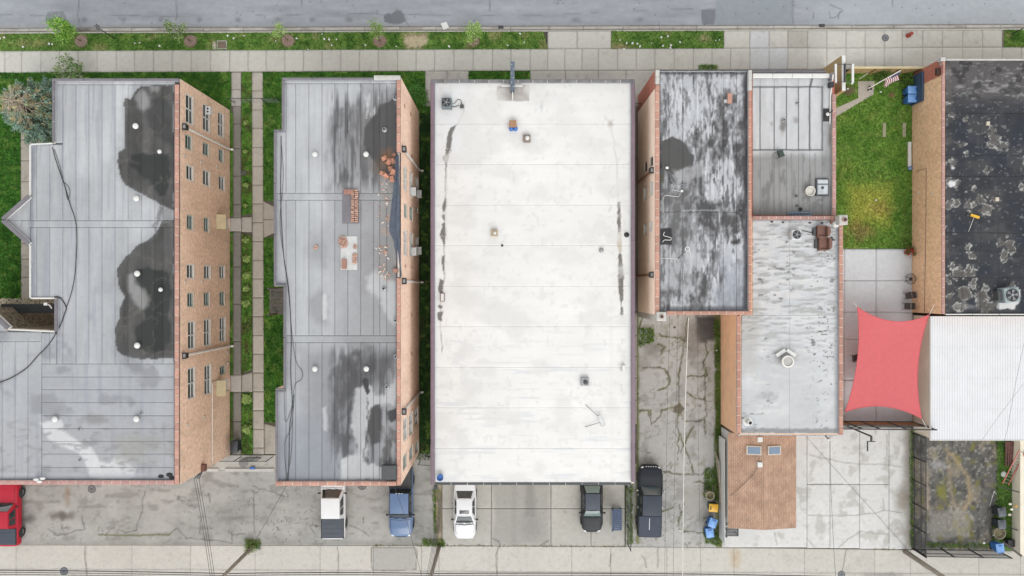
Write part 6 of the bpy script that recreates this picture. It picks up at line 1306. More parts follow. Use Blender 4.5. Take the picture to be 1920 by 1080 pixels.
def patch(c00, c10, c11, c01, nu=8, nv=6, bulge=0.0, off=0.0, sub=(0, 1, 0, 1)):
    """curved four-sided panel; sub cuts a window out of its parameter range"""
    a, b, c, d = (Vector(p) for p in (c00, c10, c11, c01)); nrm = (b - a).cross(d - a).normalized(); V = []
    for j in range(nv + 1):
        for i in range(nu + 1):
            u = sub[0] + (sub[1] - sub[0]) * i / nu; v = sub[2] + (sub[3] - sub[2]) * j / nv
            p = a * (1 - u) * (1 - v) + b * u * (1 - v) + c * u * v + d * (1 - u) * v
            V.append(p + nrm * (bulge * 4 * u * (1 - u) * (0.35 + 0.65 * 4 * v * (1 - v)) + off))
    return V, [(j * (nu + 1) + i, j * (nu + 1) + i + 1, (j + 1) * (nu + 1) + i + 1, (j + 1) * (nu + 1) + i) for j in range(nv) for i in range(nu)]
def wheel(parent, x, y, r=0.34, w=0.24):
    s = 1 if x > 0 else -1; n = 20; m = MB(); prof = [(0.62 * r, 0), (0.9 * r, 0), (r, 0.04), (r, w - 0.04), (0.9 * r, w), (0.62 * r, w)]; V = []; k = len(prof)
    for i in range(n):
        a = 2 * math.pi * i / n; V += [(x - s * (w / 2 - p[1]), y + p[0] * math.cos(a), r + p[0] * math.sin(a)) for p in prof]
    m.add(V, [(i * k + j, i * k + j + 1, ((i + 1) % n) * k + j + 1, ((i + 1) % n) * k + j) for i in range(n) for j in range(k - 1)])
    wh = m.build('wheel', M_TYRE, parent, smooth=True); m = MB()
    xo = x + s * (w / 2 - 0.03); c = (xo + s * 0.015, y, r); V = [c]; V += [(xo, y + 0.63 * r * math.cos(2 * math.pi * i / 10), r + 0.63 * r * math.sin(2 * math.pi * i / 10)) for i in range(10)]
    m.add(V, [(0, i + 1, (i + 1) % 10 + 1) for i in range(10)]); m.build('rim', M_RIM, wh)
def car(name, px, py, rot, label, spec, h0=0.8):
    t = thing(name, (0, 0, 0), label, spec.get('cat', 'car'), None, rot, True); p = W(px, py, h0); t.location = (p.x, p.y, 0.0)
    L, Wd = spec['L'], spec['W']; paint = spec['paint']; zb = spec['belt']; zr = spec['roof']; yf0, yf1, yr1, yr0 = spec['cabin']
    shell(L, Wd, spec['wtab'], spec['ztab'], spec.get('zlow', 0.26)).build('body', paint, t, smooth=True)
    wb, wr = spec.get('wb', 0.46) * Wd, spec.get('wr', 0.37) * Wd; zbf = spec.get('beltf', zb); zbr = spec.get('beltr', zb)
    A = [(-wb, yf0, zbf), (wb, yf0, zbf), (wb, yr0, zbr), (-wb, yr0, zbr)]; B = [(-wr, yf1, zr - 0.02), (wr, yf1, zr - 0.02), (wr, yr1, zr - 0.04), (-wr, yr1, zr - 0.04)]
    faces = {'ws': (A[1], A[0], B[0], B[1], 0.07), 'rw': (A[3], A[2], B[2], B[3], 0.05), 'r': (A[2], A[1], B[1], B[2], 0.03), 'l': (A[0], A[3], B[3], B[0], 0.03), 'top': (B[0], B[3], B[2], B[1], 0.05)}
    m = MB()
    for k in ('ws', 'rw', 'r', 'l'): f = faces[k]; m.add(*patch(*f[:4], bulge=f[4]))
    m.build('cabin', spec.get('pillar', paint), t, smooth=True)
    f = faces['top']; m = MB(); m.add(*patch(*f[:4], bulge=0.05)); rf = m.build('roof', spec.get('roof_mat', paint), t, smooth=True)
    if spec.get('sunroof'): m = MB(); m.add(*patch(*f[:4], bulge=0.05, off=0.006, sub=spec['sunroof'])); m.build('sunroof', M_CGLASS, rf, smooth=True)
    gm = spec.get('glass', M_CGLASS)
    for nm, k, sub in (('windshield', 'ws', (0.06, 0.94, 0.06, 0.94)), ('rear_window', 'rw', (0.08, 0.92, 0.08, 0.9))):
        f = faces[k]; m = MB(); m.add(*patch(*f[:4], bulge=f[4], off=0.012, sub=sub)); m.build(nm, gm, t, smooth=True)
    for k in ('r', 'l'):
        f = faces[k]
        for (u0, u1) in spec['sidewin']:
            sub = (u0, u1, 0.12, 0.9) if k == 'l' else (1 - u1, 1 - u0, 0.12, 0.9); m = MB(); m.add(*patch(*f[:4], bulge=f[4], off=0.012, sub=sub)); m.build('side_window', M_CGLASS, t, smooth=True)
    fw, rw = spec['axles']; r = spec.get('wr_', 0.34)
    for y in (fw, rw):
        for s in (-1, 1):
            wheel(t, s * (Wd / 2 - 0.10), y, r)
            m = MB(); n = 14; V = [(s * (Wd / 2 + 0.004), y, r + 0.02)] + [(s * (Wd / 2 + 0.004), y + (r + 0.07) * math.cos(math.pi * i / n), r + 0.02 + (r + 0.07) * math.sin(math.pi * i / n)) for i in range(n + 1)]
            m.add(V, [(0, i + 1, i + 2) for i in range(n)]); m.build('wheel_arch', M_TRIM, t)
    for s in (-1, 1):
        m = MB(); m.ball(s * (wb + 0.17), yf0 - 0.30, zb + 0.10, 0.12, 0.075, 0.09); m.tube([(s * wb * 0.97, yf0 - 0.32, zb + 0.04), (s * (wb + 0.13), yf0 - 0.3, zb + 0.06)], 0.03, 6); m.build('side_mirror', spec.get('mirror', M_TRIM), t, smooth=True)
    wf = lerp(spec['wtab'], 0.93) * Wd / 2; wre = lerp(spec['wtab'], -0.95) * Wd / 2
    zf = lerp(spec['ztab'], 0.93); zre = lerp(spec['ztab'], -0.97)
    for s in (-1, 1):
        m = MB(); m.ball(s * wf * 0.80, L / 2 * 0.925, zf - 0.10, 0.17, 0.15, 0.10); m.build('headlight', M_HEADL, t, smooth=True)
        m = MB(); m.ball(s * wre * 0.84, -L / 2 * 0.965, zre - 0.16, 0.14, 0.09, 0.11); m.build('tail_light', M_TAIL, t, smooth=True)
    # hood shut lines, wipers, door lines
    m = MB()
    for s in (-1, 1):
        x0 = s * wf * 0.86; m.tube([(x0, L / 2 * 0.86, lerp(spec['ztab'], 0.86) + 0.012), (s * wb * 0.9, (yf0 + L / 2) / 2, lerp(spec['ztab'], (yf0 + L / 2) / L) + 0.02), (s * wb * 0.93, yf0 + 0.12, lerp(spec['ztab'], (yf0 + .12) * 2 / L) + 0.015)], 0.011, 5)
    m.tube([(-wb * 0.9, yf0 + 0.1, zbf + 0.03), (0, yf0 + 0.17, zbf + 0.05), (wb * 0.9, yf0 + 0.1, zbf + 0.03)], 0.03, 5); m.build('hood_trim', M_TRIM, t)
    m = MB(); m.tube([(0.12, yf0 + 0.07, zbf + 0.07), (0.55, yf0 - 0.02, zbf + 0.1)], 0.012, 4); m.tube([(-0.5, yf0 + 0.05, zbf + 0.07), (-0.05, yf0 + 0.02, zbf + 0.1)], 0.012, 4); m.build('wiper', M_TRIM, t)
    m = MB(); m.box(-wf * 0.5, L / 2 - 0.05, zf - 0.32, wf * 0.5, L / 2 + 0.015, zf - 0.14); m.build('grille', M_TRIM, t)
    for s in (-1, 1):
        for y in spec['handles']: MB().box(s * (Wd / 2 - 0.01) - 0.012, y - 0.09, zb - 0.16, s * (Wd / 2 - 0.01) + 0.022, y + 0.09, zb - 0.12).build('door_handle', spec.get('handle', paint), t)
    return t
def paintm(name, rgb, rough=0.3, coat=0.6, metal=0.0): return mat(name, rgb, rough if sum(rgb) > 300 else 0.4, metal, noise=0.03, scale=2, coat=coat if sum(rgb) > 300 else 0.0, spec=0.5 if sum(rgb) > 300 else 0.25)
sedan_w = [(-1, 0.70), (-0.96, 0.84), (-0.85, 0.95), (-0.6, 1.0), (0.4, 1.0), (0.7, 0.97), (0.86, 0.90), (0.95, 0.74), (1, 0.52)]
sedan = dict(L=4.75, W=1.84, wtab=sedan_w, ztab=[(-1, 0.80), (-0.96, 0.95), (-0.75, 0.99), (-0.4, 0.97), (0.3, 0.95), (0.5, 0.92), (0.8, 0.84), (0.94, 0.74), (1, 0.60)], belt=0.93, roof=1.45, cabin=(0.95, 0.22, -1.10, -1.75), axles=(1.42, -1.36), handles=(0.25, -0.75), sidewin=((0.2, 0.5), (0.53, 0.8)), wb=0.455, wr=0.335)
ws = dict(sedan, paint=paintm('car_white', (242, 243, 245)), sunroof=(0.10, 0.34, 0.18, 0.82))
car('sedan', 871.5, 957.5, math.radians(180), 'white sedan with sunroof parked on the concrete slab behind the white roof', ws)
ds = dict(sedan, L=4.5, W=1.78, paint=paintm('car_black', (40, 43, 47)), roof_mat=paintm('car_black_roof', (82, 88, 100), 0.4), glass=mat('car_glass_green', (120, 138, 134), 0.08, noise=0.1, spec=0.9), cabin=(0.85, 0.2, -1.1, -1.72), axles=(1.36, -1.28))
car('sedan', 1110, 947.5, math.radians(180), 'dark charcoal sedan parked beside the blue slatted bench', ds)
pick_w = [(-1, 0.90), (-0.97, 0.97), (-0.6, 1.0), (0.5, 1.0), (0.72, 0.985), (0.86, 0.93), (0.95, 0.80), (1, 0.56)]
pick = dict(cat='pickup truck', L=5.75, W=1.98, wtab=pick_w, ztab=[(-1, 1.02), (-0.3, 1.04), (0.25, 1.06), (0.35, 1.10), (0.7, 1.08), (0.9, 1.0), (0.97, 0.88), (1, 0.75)], belt=1.06, roof=1.82, cabin=(1.25, 0.68, -0.95, -1.12), axles=(1.85, -1.72), handles=(0.5, -0.5), sidewin=((0.17, 0.52), (0.56, 0.84)), wb=0.46, wr=0.375, wr_=0.39, zlow=0.38)
def bed_cover(t, spec, y0, y1, material, seam=True, z=1.07, inset=0.10, open_bed=False):
    w = spec['W'] / 2 - inset; m = MB(); m.cbox(-w, y0, z - 0.1, w, y1, z + 0.035, 0.03); c = m.build('bed_cover', material, t)
    if seam:
        for k in range(1, 4):
            yy = y0 + (y1 - y0) * k / 4; MB().box(-w + 0.04, yy - 0.006, z + 0.0355, w - 0.04, yy + 0.006, z + 0.041).build('cover_seam', M_TRIM, c)
    for s in (-1, 1): MB().box(s * (w + 0.02) - 0.02, y0, z - 0.05, s * (w + 0.02) + 0.02, y1, z + 0.045).build('bed_rail', M_TRIM, t)
    return c
wp = dict(pick, L=5.7, paint=paintm('truck_white', (240, 241, 242)), mirror=M_TRIM)
t = car('pickup_truck', 625, 944, 0, 'white crew cab pickup truck with dark bed cover behind the rubble roof', wp); bed_cover(t, wp, -2.78, -1.16, M_LINER)
bp = dict(pick, L=5.75, paint=paintm('truck_blue', (84, 116, 160), 0.28), pillar=paintm('truck_black', (46, 50, 56), 0.3), mirror=M_TRIM)
t = car('pickup_truck', 752, 941, math.radians(180), 'blue pickup truck with black bed cover and tinted cab', bp); bed_cover(t, bp, -2.8, -1.16, mat('bed_black', (52, 54, 58), 0.6), False)
for k in (-1, 0, 1): MB().box(k * 0.22 - 0.06, -1.0, 1.80, k * 0.22 + 0.06, -0.95, 1.83).build('brake_light', M_HEADL, t)
kp = dict(pick, L=5.85, W=2.02, paint=paintm('truck_charcoal', (40, 44, 52), 0.3), roof_mat=paintm('truck_charcoal_roof', (60, 67, 80), 0.4, 0.2), handle=M_CHROME, mirror=M_CHROME, glass=mat('car_glass_pale', (84, 102, 108), 0.08, noise=0.12, spec=0.9))
t = car('pickup_truck', 1218.5, 939, math.radians(-1.2), 'black crew cab pickup truck on the cracked weedy driveway', kp); bed_cover(t, kp, -2.86, -1.18, mat('bed_slate', (56, 66, 84), 0.65, noise=0.08), False)
for k in range(-2, 3): MB().ball(k * 0.2, 2.86, 0.99, 0.075, 0.04, 0.03).build('grille_bar', M_CHROME, t)
MB().box(-0.08, -2.3, 1.107, -0.03, -1.35, 1.112).build('bed_streak', M_HEADL, t)
rp = dict(pick, L=5.25, W=1.86, paint=paintm('truck_red', (196, 40, 62), 0.3), cabin=(0.95, 0.40, -0.95, -1.12), axles=(1.62, -1.66), wr_=0.38, handles=(0.3, -0.5))
t = car('pickup_truck', 23, 957, 0, 'red pickup truck with black bed by the pink coping tiles', rp, 0.0); t.location.x = -41.45; bed_cover(t, rp, -2.5, -1.16, mat('bed_navy', (66, 76, 90), 0.6), True)
# ================================================================= VEGETATION
M_LEAF = mat_attr('leaves', 0.6, 0.08, 6, 0.08, 30, 0.0, trans=0.3); M_BARK = mat('bark', (104, 84, 68), 0.9, noise=0.25, scale=8)
M_NEEDLE = mat_attr('needles', 0.8, 0.1, 6, 0.12, 30, 0.0, trans=0.15)
def leaves_mesh(centers, cols, size, rg, per=6, spread=0.16, flatn=0.5, asp=0.5):
    n = len(centers) * per; c = np.repeat(centers, per, 0) + rg.normal(0, spread, (n, 3)); col = np.repeat(cols, per, 0) * (1 + 0.35 * (rg.random((n, 1)) - 0.5))
    a = rg.random(n) * 2 * np.pi; tilt = rg.normal(0, flatn, n); s = size * rg.uniform(0.6, 1.3, n)
    u = np.stack([np.cos(a) * np.cos(tilt), np.sin(a) * np.cos(tilt), np.sin(tilt)], -1); v = np.stack([-np.sin(a), np.cos(a), rg.normal(0, flatn, n)], -1)
    u *= s[:, None]; v *= (s * asp)[:, None]
    V = np.stack([c - u, c - v * 0.9, c + u, c + v * 0.9], 1).reshape(-1, 3)
    return V, np.arange(n * 4).reshape(-1, 4), np.repeat(lin_np(col) * KA, 4, 0)
def tree(name, base, top_off, height, radius, label, category, cols, nclump, size, seed, ground_h=0.0, cl_h=None, trunk_r=0.04, group=None, per=6, spread=0.13, uneven=0.35):
    rg = np.random.default_rng(seed); b = W(base[0], base[1], 0); t = thing(name, b, label, category, group)
    tip = b + Vector((top_off[0], top_off[1], height)); m = MB(); m.tube([b, b.lerp(tip, 0.5) + Vector((0.03, 0.02, 0)), tip], trunk_r, 7, trunk_r * 0.35)
    ch = cl_h or height * 0.45; P = []; L = 7
    lobes = [(rg.random() * 6.28, radius * rg.uniform(0.35, 0.75), rg.uniform(0.25, 1.0), radius * rg.uniform(0.35, 0.6)) for _ in range(L)]
    for a, r, f, lr in lobes:
        z = height - ch + ch * f; c = Vector((b.x + top_off[0] * z / height + r * math.cos(a), b.y + top_off[1] * z / height + r * math.sin(a), z))
        s = b.lerp(tip, max(0.25, (z - 0.5 * ch) / height)); m.tube([s, s.lerp(c, 0.5) + Vector((0, 0, 0.08)), c], trunk_r * 0.5, 5, trunk_r * 0.15)
        k = max(3, int(nclump / L)); d = rg.normal(0, 1, (k, 3)); d /= np.linalg.norm(d, axis=1)[:, None]; rr = rg.random((k, 1)) ** 0.45
        P.append(np.array(c) + d * rr * lr * np.array([1, 1, 0.75]))
    m.build('trunk', M_BARK, t, smooth=True)
    P = np.concatenate(P); cols = np.array(cols, float); cc = cols[rg.integers(0, len(cols), len(P))]
    V, F, CC = leaves_mesh(P, cc * 1.08, size, rg, int(per * 1.4), spread); me = fast_mesh('crown', V, F, CC); link('crown', me, M_LEAF, t); return t
G1 = [(150, 196, 78), (118, 176, 54), (96, 152, 44), (170, 206, 104)]; G2 = [(132, 160, 92), (104, 132, 72), (158, 182, 118), (92, 118, 62)]
SAP = [((152, 77), (-0.25, 0.1), 2.9, 0.95, G1, 260, 'bright green sapling with the fullest crown on the grass strip', 3), ((357, 77), (-0.1, 0.1), 2.9, 0.75, G2, 70, 'olive leaved sapling beside the square utility cover', 5), ((540, 76), (-0.05, 0.02), 2.9, 0.55, G1[:1] + [(176, 196, 130)], 40, 'thin sparse sapling with pale leaves in a mulch ring', 7),
       ((712, 77), (0.1, 0.15), 2.7, 0.6, [(160, 186, 108), (132, 166, 80)], 55, 'wispy upright sapling beside the bare dirt patch', 9), ((887, 76), (0.05, 0.0), 2.5, 0.85, [(158, 194, 96), (132, 178, 70), (180, 206, 128)], 110, 'light green sapling near the storm drain grate', 11)]
for b, off, hh, r, cols, n, lab, sd_ in SAP:
    tree('sapling', b, off, hh, r, lab, 'sapling', cols, n, 0.07, sd_, cl_h=1.3, trunk_r=0.03, group='saplings on the parkway')
    c = W(*b); m = MB(); m.cyl(c.x, c.y, 0, 0, 0, n=20, rings=[(0.56, -0.02), (0.5, 0.03), (0.22, 0.06), (0.15, 0.02)]); rg_ = random.Random(sd_)
    m.v = [(v[0] + rg_.uniform(-.03, .03), v[1] + rg_.uniform(-.03, .03), v[2]) for v in m.v]
    tag(m.build('mulch_ring', mat('mulch', (152, 130, 116), 0.95, noise=0.35, scale=12, bump=0.6)), 'brown mulch ring under the ' + lab, 'mulch', 'mulch rings under the saplings')
tree('shrub', (152, 152), (-0.1, 0.2), 2.2, 1.25, 'tall leafy shrub leaning over the sidewalk by the roof corner', 'shrub', G2 + [(188, 192, 168), (112, 160, 74)], 190, 0.085, 13, cl_h=1.6, trunk_r=0.04)
tree('shrub', (793, 182), (0, 0), 1.7, 0.75, 'round green shrub squeezed between brick wall and plum coping', 'shrub', [(84, 140, 56), (62, 116, 42), (104, 160, 66)], 170, 0.07, 15, cl_h=1.5)
tree('shrub', (470, 1024), (0, 0), 0.8, 0.45, 'leafy weed bush at the foot of the leaning pole by the alley', 'shrub', [(132, 150, 84), (108, 130, 66)], 50, 0.06, 17, cl_h=0.7)
for i, (x, y, lab) in enumerate(((1655, 148, 'low hedge bush behind the wooden fence under the flag'), (1706, 150, 'yellow green bush beside the blue fence panel'))):
    tree('shrub', (x, y), (0, 0), 0.7, 0.65, lab, 'shrub', [(104, 142, 62), (78, 116, 46), (128, 160, 76)], 90, 0.07, 19 + i, cl_h=0.65, trunk_r=0.02)
# strip plants
for i, (x, y, r) in enumerate(((461, 285, 6), (462, 348, 7), (461, 386, 6), (461, 451, 9), (463, 485, 10), (463, 516, 11), (463, 541, 10), (461, 568, 11), (463, 748, 13), (463, 804, 12), (462, 230, 6))):
    rg = np.random.default_rng(100 + i); b = W(x, y); big = y > 740
    o = thing('hosta_plant', b, 'large round lime green hosta in the planting strip' if big else 'small lime green leafy plant in the planting strip', 'plant', 'large hostas' if big else 'small strip plants')
    n = 70 if big else 36; V = []; F = []; CC = []; rr = r / S
    for k in range(n):
        a = k * 2.4 + rg.random(); l = rr * rg.uniform(0.6, 1.1) * (1 - 0.45 * k / n); z0 = 0.03 + 0.28 * k / n; z1 = z0 + rg.uniform(-0.02, 0.1); w = l * 0.34
        d = np.array([math.cos(a), math.sin(a), 0]); p = np.array([-d[1], d[0], 0]); c0 = np.array([b.x, b.y, z0]); q = len(V)
        V += [c0, c0 + d * l * .5 + p * w + [0, 0, z1 - z0 + .04], c0 + d * l * .5 + [0, 0, z1 - z0 + .02], c0 + d * l * .5 - p * w + [0, 0, z1 - z0 + .04], c0 + d * l + [0, 0, z1 - z0 - .03]]
        F += [(q, q + 2, q + 1), (q, q + 3, q + 2), (q + 1, q + 2, q + 4), (q + 2, q + 3, q + 4)]; cc = lin_np(np.array([184, 214, 120]) * rg.uniform(0.72, 1.12)) * KA; CC += [cc] * 5
    link('leaf_rosette', fast_mesh('leaf_rosette', np.array(V), np.array(F), np.array(CC)), M_LEAF, o); MB().cyl(b.x, b.y, -0.02, 0.12, 0.05, 0.02, 8).build('stem', M_LEAF, o)
# spruce with a bare top
def spruce():
    rg = np.random.default_rng(5); base = W(112, 222, 0); t = thing('spruce_tree', base, 'big blue green spruce with a bare brown dying top', 'tree'); Ht = 6.3
    MB().tube([base, base + Vector((0, 0, Ht))], 0.17, 8, 0.03).build('trunk', M_BARK, t, smooth=True)
    P = []; CC = []; br = MB(); dead = MB()
    for k in range(150):
        f = (k + 0.5) / 150; z = 0.6 + (Ht - 0.8) * f; a = k * 2.39996 + rg.normal(0, 0.15); l = 2.95 * (1 - f) ** 0.7 + 0.45; l *= rg.uniform(0.8, 1.12)
        st = base + Vector((0, 0, z)); en = st + Vector((math.cos(a) * l, math.sin(a) * l, -0.25 * l * (1 - f) + 0.15))
        bare = f > 0.66
        (dead if bare else br).tube([st, st.lerp(en, 0.5) + Vector((0, 0, 0.06)), en], 0.045 if bare else 0.03, 5, 0.018)
        if bare:
            for s in (-0.5, 0.5):
                m_ = st.lerp(en, 0.55); dead.tube([m_, m_ + Vector((math.cos(a + s) * l * .4, math.sin(a + s) * l * .4, 0.02))], 0.022, 4, 0.012)
        n = int(l * (2 if bare else 17))
        for j in range(n):
            u = (j + rg.random()) / n if not bare else 0.65 + 0.4 * rg.random()
            u = 0.25 + 0.75 * u; wd = 0.34 * l * (1 - u) + 0.10; s = rg.normal(0, 0.5) * wd
            p = st.lerp(en, min(u, 1.03)) + Vector((-math.sin(a) * s, math.cos(a) * s, rg.normal(0, 0.05))); P.append(p)
            br_ = f > 0.55 and rg.random() < 0.1 + (f - 0.55) * 1.3
            base_c = np.array([190, 180, 130]) if br_ else np.array([148, 180, 164]) if rg.random() < 0.7 else np.array([140, 168, 130])
            CC.append(base_c * rg.uniform(0.75, 1.2))
    dead.build('bare_branches', mat('dead_wood', (200, 186, 166), 0.9, noise=0.2, scale=8), t); br.build('branches', M_BARK, t)
    V, F, C_ = leaves_mesh(np.array(P), np.array(CC), 0.10, rg, 9, 0.085, 0.5, 0.42); link('crown', fast_mesh('crown', V, F, C_), M_NEEDLE, t)
spruce()
# stones and ivy in the courtyard notch
rg = random.Random(3); rk = mat('stone_mixed', (168, 158, 138), 0.9, noise=0.3, scale=6, rnd=0.3); mb = MB()
for k in range(900):
    x = rg.uniform(-40, 118); y = rg.uniform(560, 574) if k < 700 else rg.uniform(560, 600); c = W(x, y, 0); r = rg.uniform(0.04, 0.11); mb.ball(c.x, c.y, 0.0, r, r * rg.uniform(.6, 1.2), r * .7, 6, 3, -0.3)
tag(mb.build('stones', rk), 'bed of mixed pale stones in the courtyard notch', 'stones', None, 'stuff')
an = thing('wall_antenna', W(93, 573, 8.0), 'small white bracket antenna beside the courtyard notch edge', 'antenna')
MB().tube([W(97, 578, 8), W(93, 572, 8.2), W(86, 570, 8.3)], 0.05, 6).build('arm', M_WHITE, an); p = W(86, 570, 8.3); MB().box(p.x - .12, p.y - .1, 8.25, p.x + .12, p.y + .1, 8.36).build('panel', M_WHITE, an)

# ================================================================= ROOFTOP THINGS
def condenser(px, py, h, label, w=0.85, hh=0.75, col=(196, 202, 204), rot=0.0, name='air_conditioner', round_=False):
    p = W(px, py, h + hh); t = thing(name, (p.x, p.y, h), label, 'air conditioner', None, rot, True); m_ = mat('ac_%d' % col[0], col, 0.5, noise=0.08)
    m = MB()
    if round_: m.cyl(0, 0, 0.003, hh, w / 2, n=24)
    else: m.cbox(-w / 2, -w / 2, 0.003, w / 2, w / 2, hh, 0.05)
    m.build('casing', m_, t); MB().cyl(0, 0, hh, hh + 0.02, w * 0.42, n=24).build('fan_well', M_BLACK, t)
    m = MB()
    for k in range(5):
        a = k * 2 * math.pi / 5; m.add([(0.04 * math.cos(a), 0.04 * math.sin(a), hh + 0.022), (w * .38 * math.cos(a - .3), w * .38 * math.sin(a - .3), hh + 0.022), (w * .38 * math.cos(a + .3), w * .38 * math.sin(a + .3), hh + 0.035)], [(0, 1, 2)])
    m.cyl(0, 0, hh + 0.02, hh + 0.06, 0.10, n=12); m.build('fan', M_STEEL, t); m = MB()
    for r in (0.16, 0.26, 0.36, 0.43):
        m.tube([(w * r * math.cos(i * math.pi / 10), w * r * math.sin(i * math.pi / 10), hh + 0.07) for i in range(21)], 0.010, 4)
    m.build('guard', M_DKGREY, t); return t
condenser(837, 192, D3, 'grey air conditioner with cable on the white roof corner', 0.75, 0.7, (120, 132, 136))
p = W(866, 199, D3 + .2); tag(MB().cbox(p.x - .14, p.y - .12, D3 + .003, p.x + .14, p.y + .12, D3 + .25, .03).build('electrical_box', M_DKGREY), 'small dark electrical box on the white roof next to the air conditioner', 'electrical box')
roof_cable([(846, 196), (853, 193), (858, 187), (864, 188), (866, 196)], D3 + 0.01, 0.02, 'grey cable looping from air conditioner to dark box', M_DKGREY); roof_cable([(845, 200), (854, 200), (860, 197)], D3 + 0.01, 0.025, 'short black pipe beside the white roof air conditioner')
condenser(1494, 440, D6, 'white square air conditioner on the wrinkled white roof', 0.75, 0.6, (224, 226, 226)); roof_cable([(1502, 432), (1512, 434), (1520, 436), (1526, 436)], D6 + 0.06, 0.03, 'short black pipe from the white square air conditioner')
p = W(1525, 436, D6 + .1); tag(MB().cbox(p.x - .1, p.y - .08, D6 + .05, p.x + .1, p.y + .08, D6 + .2, .02).build('junction_box', M_BLACK), 'black junction box at the end of the pipe on the wrinkled roof', 'junction box')
t = condenser(1898, 553, D7, 'grey green rooftop ventilator on a white patch', 1.15, 0.8, (158, 172, 174), 0.1)
MB().cbox(-0.9, -0.35, 0.003, -0.58, 0.4, 0.55, 0.04).build('side_housing', M_DKGREY, t)
bx = W(962, 231.5, D3 + .6); t = tag(MB().cbox(bx.x - .28, bx.y - .26, D3 + .003, bx.x + .26, bx.y + .26, D3 + .55, .02).build('cardboard_box', mat('box_tan', (176, 134, 104), 0.85, noise=0.1)), 'brown box standing on the white roof by two blue jugs', 'box')
for x in (958.3, 966.5):
    p = W(x, 240.5, D3 + .3); m = MB(); m.cyl(p.x, p.y, 0, 0, 0, n=16, rings=[(0.17, D3 + .003), (0.17, D3 + .3), (0.14, D3 + .38), (0.05, D3 + .42), (0.05, D3 + .47)]); tag(m.build('water_jug', M_BLUEP, smooth=False), 'blue plastic jug beside the brown box on the white roof', 'jug', 'blue jugs')
def bucket(px, py, h, r, hh, material, label, filled=None, name='bucket'):
    p = W(px, py, h + hh); t = thing(name, (p.x, p.y, h), label, 'bucket', None, 0, True); m = MB(); m.cyl(0, 0, 0, 0, 0, n=20, rings=[(r * .82, 0.003), (r * .98, hh - .03), (r * 1.05, hh - .03), (r * 1.05, hh), (r * .93, hh), (r * .78, 0.05)]); m.build('shell', material, t, smooth=False)
    MB().cyl(0, 0, hh * 0.55, hh * 0.6, r * .85, n=18).build('content', filled or M_DKGREY, t); return t
bucket(825, 896, D3, 0.24, 0.4, M_BLUEP, 'blue bucket in the corner of the white roof', M_BLUEP); bucket(1520, 358, D5, 0.36, 0.45, M_PVC, 'large cream bucket beside the skylight on the shop roof', mat('bucket_in', (226, 224, 214), 0.7))
t = thing('tv_antenna', W(1125, 785, D3), 'thin tripod antenna lying on the white roof', 'antenna')
MB().tube([W(1098, 759, D3 + .05), W(1122, 781, D3 + .3)], 0.02, 5).build('rod', M_DKGREY, t); MB().tube([W(1097, 800.5, D3 + .04), W(1125, 792, D3 + .25)], 0.02, 5).build('rod', M_DKGREY, t); MB().beam(W(1123, 779, D3 + .32), W(1129, 793, D3 + .2), 0.2, 0.06).build('mount', M_STEEL, t)
MB().tube([W(1130 + 4 * math.cos(i * .63), 795 + 4 * math.sin(i * .63), D3 + .1) for i in range(11)], 0.012, 4).build('loop', M_STEEL, t)
# chairs
def chair(px, py, h, rot, label, material, seat_h=0.42, w=0.5, name='chair', group=None, cush=None):
    p = W(px, py, h + seat_h); t = thing(name, (p.x, p.y, h), label, 'chair', group, rot, True)
    MB().cbox(-w / 2, -w / 2, seat_h - .05, w / 2, w / 2, seat_h, .02).build('seat', cush or material, t); m = MB(); m.tube([(-w / 2, -w / 2, seat_h), (-w / 2, -w / 2 - .08, seat_h + .5), (w / 2, -w / 2 - .08, seat_h + .5), (w / 2, -w / 2, seat_h)], 0.025, 6)
    m.add([(-w / 2, -w / 2 - .01, seat_h + .08), (w / 2, -w / 2 - .01, seat_h + .08), (w / 2, -w / 2 - .08, seat_h + .48), (-w / 2, -w / 2 - .08, seat_h + .48)], [(0, 1, 2, 3)]); m.build('backrest', material, t)
    for x in (-w / 2 + .02, w / 2 - .02):
        for y in (-w / 2 + .02, w / 2 - .02): MB().tube([(x, y, seat_h - .03), (x * 1.1, y * 1.1, 0.004)], 0.02, 5).build('leg', material, t)
        MB().tube([(x * 1.08, -w / 2, seat_h + .25), (x * 1.08, w / 2 - .05, seat_h + .22), (x * 1.08, w / 2 - .03, seat_h - .02)], 0.025, 5).build('armrest', material, t)
    return t
chair(1464, 288, D5, math.radians(-70), 'dark green plastic chair alone on the shop roof', mat('chair_green', (62, 78, 72), 0.5))
M_ARM = mat('armchair_brown', (132, 96, 84), 0.8, noise=0.12, bump=0.15)
for px, py, lab in ((1542, 434, 'smaller brown armchair on the wrinkled white roof near the chimney'), (1545, 457, 'larger brown armchair on the wrinkled white roof with a dark footrest')):
    p = W(px, py, D6 + .5); t = thing('armchair', (p.x, p.y, D6), lab, 'armchair', None, math.radians(90), True); w = 0.40 if py < 440 else 0.46
    MB().cbox(-w, -.3, .06, w, .32, .42, .05).build('seat', M_ARM, t); m = MB(); pts = [(w * math.cos(a), -.3 - .22 * math.sin(a)) for a in [i * math.pi / 10 for i in range(11)]]; m.prism([(x, y) for x, y in pts], .1, .8); m.build('backrest', M_ARM, t)
    for s in (-1, 1): MB().cbox(s * w - .06, -.3, .06, s * w + .06, .34, .56, .04).build('armrest', M_ARM, t)
    MB().cbox(-w * .7, .36, .05, w * .75, .58, .25, .03).build('footrest', M_DKGREY, t)
    for x in (-w + .05, w - .05): MB().cyl(x, -.2, 0.003, .07, .03, n=8).build('leg', M_BLACK, t)
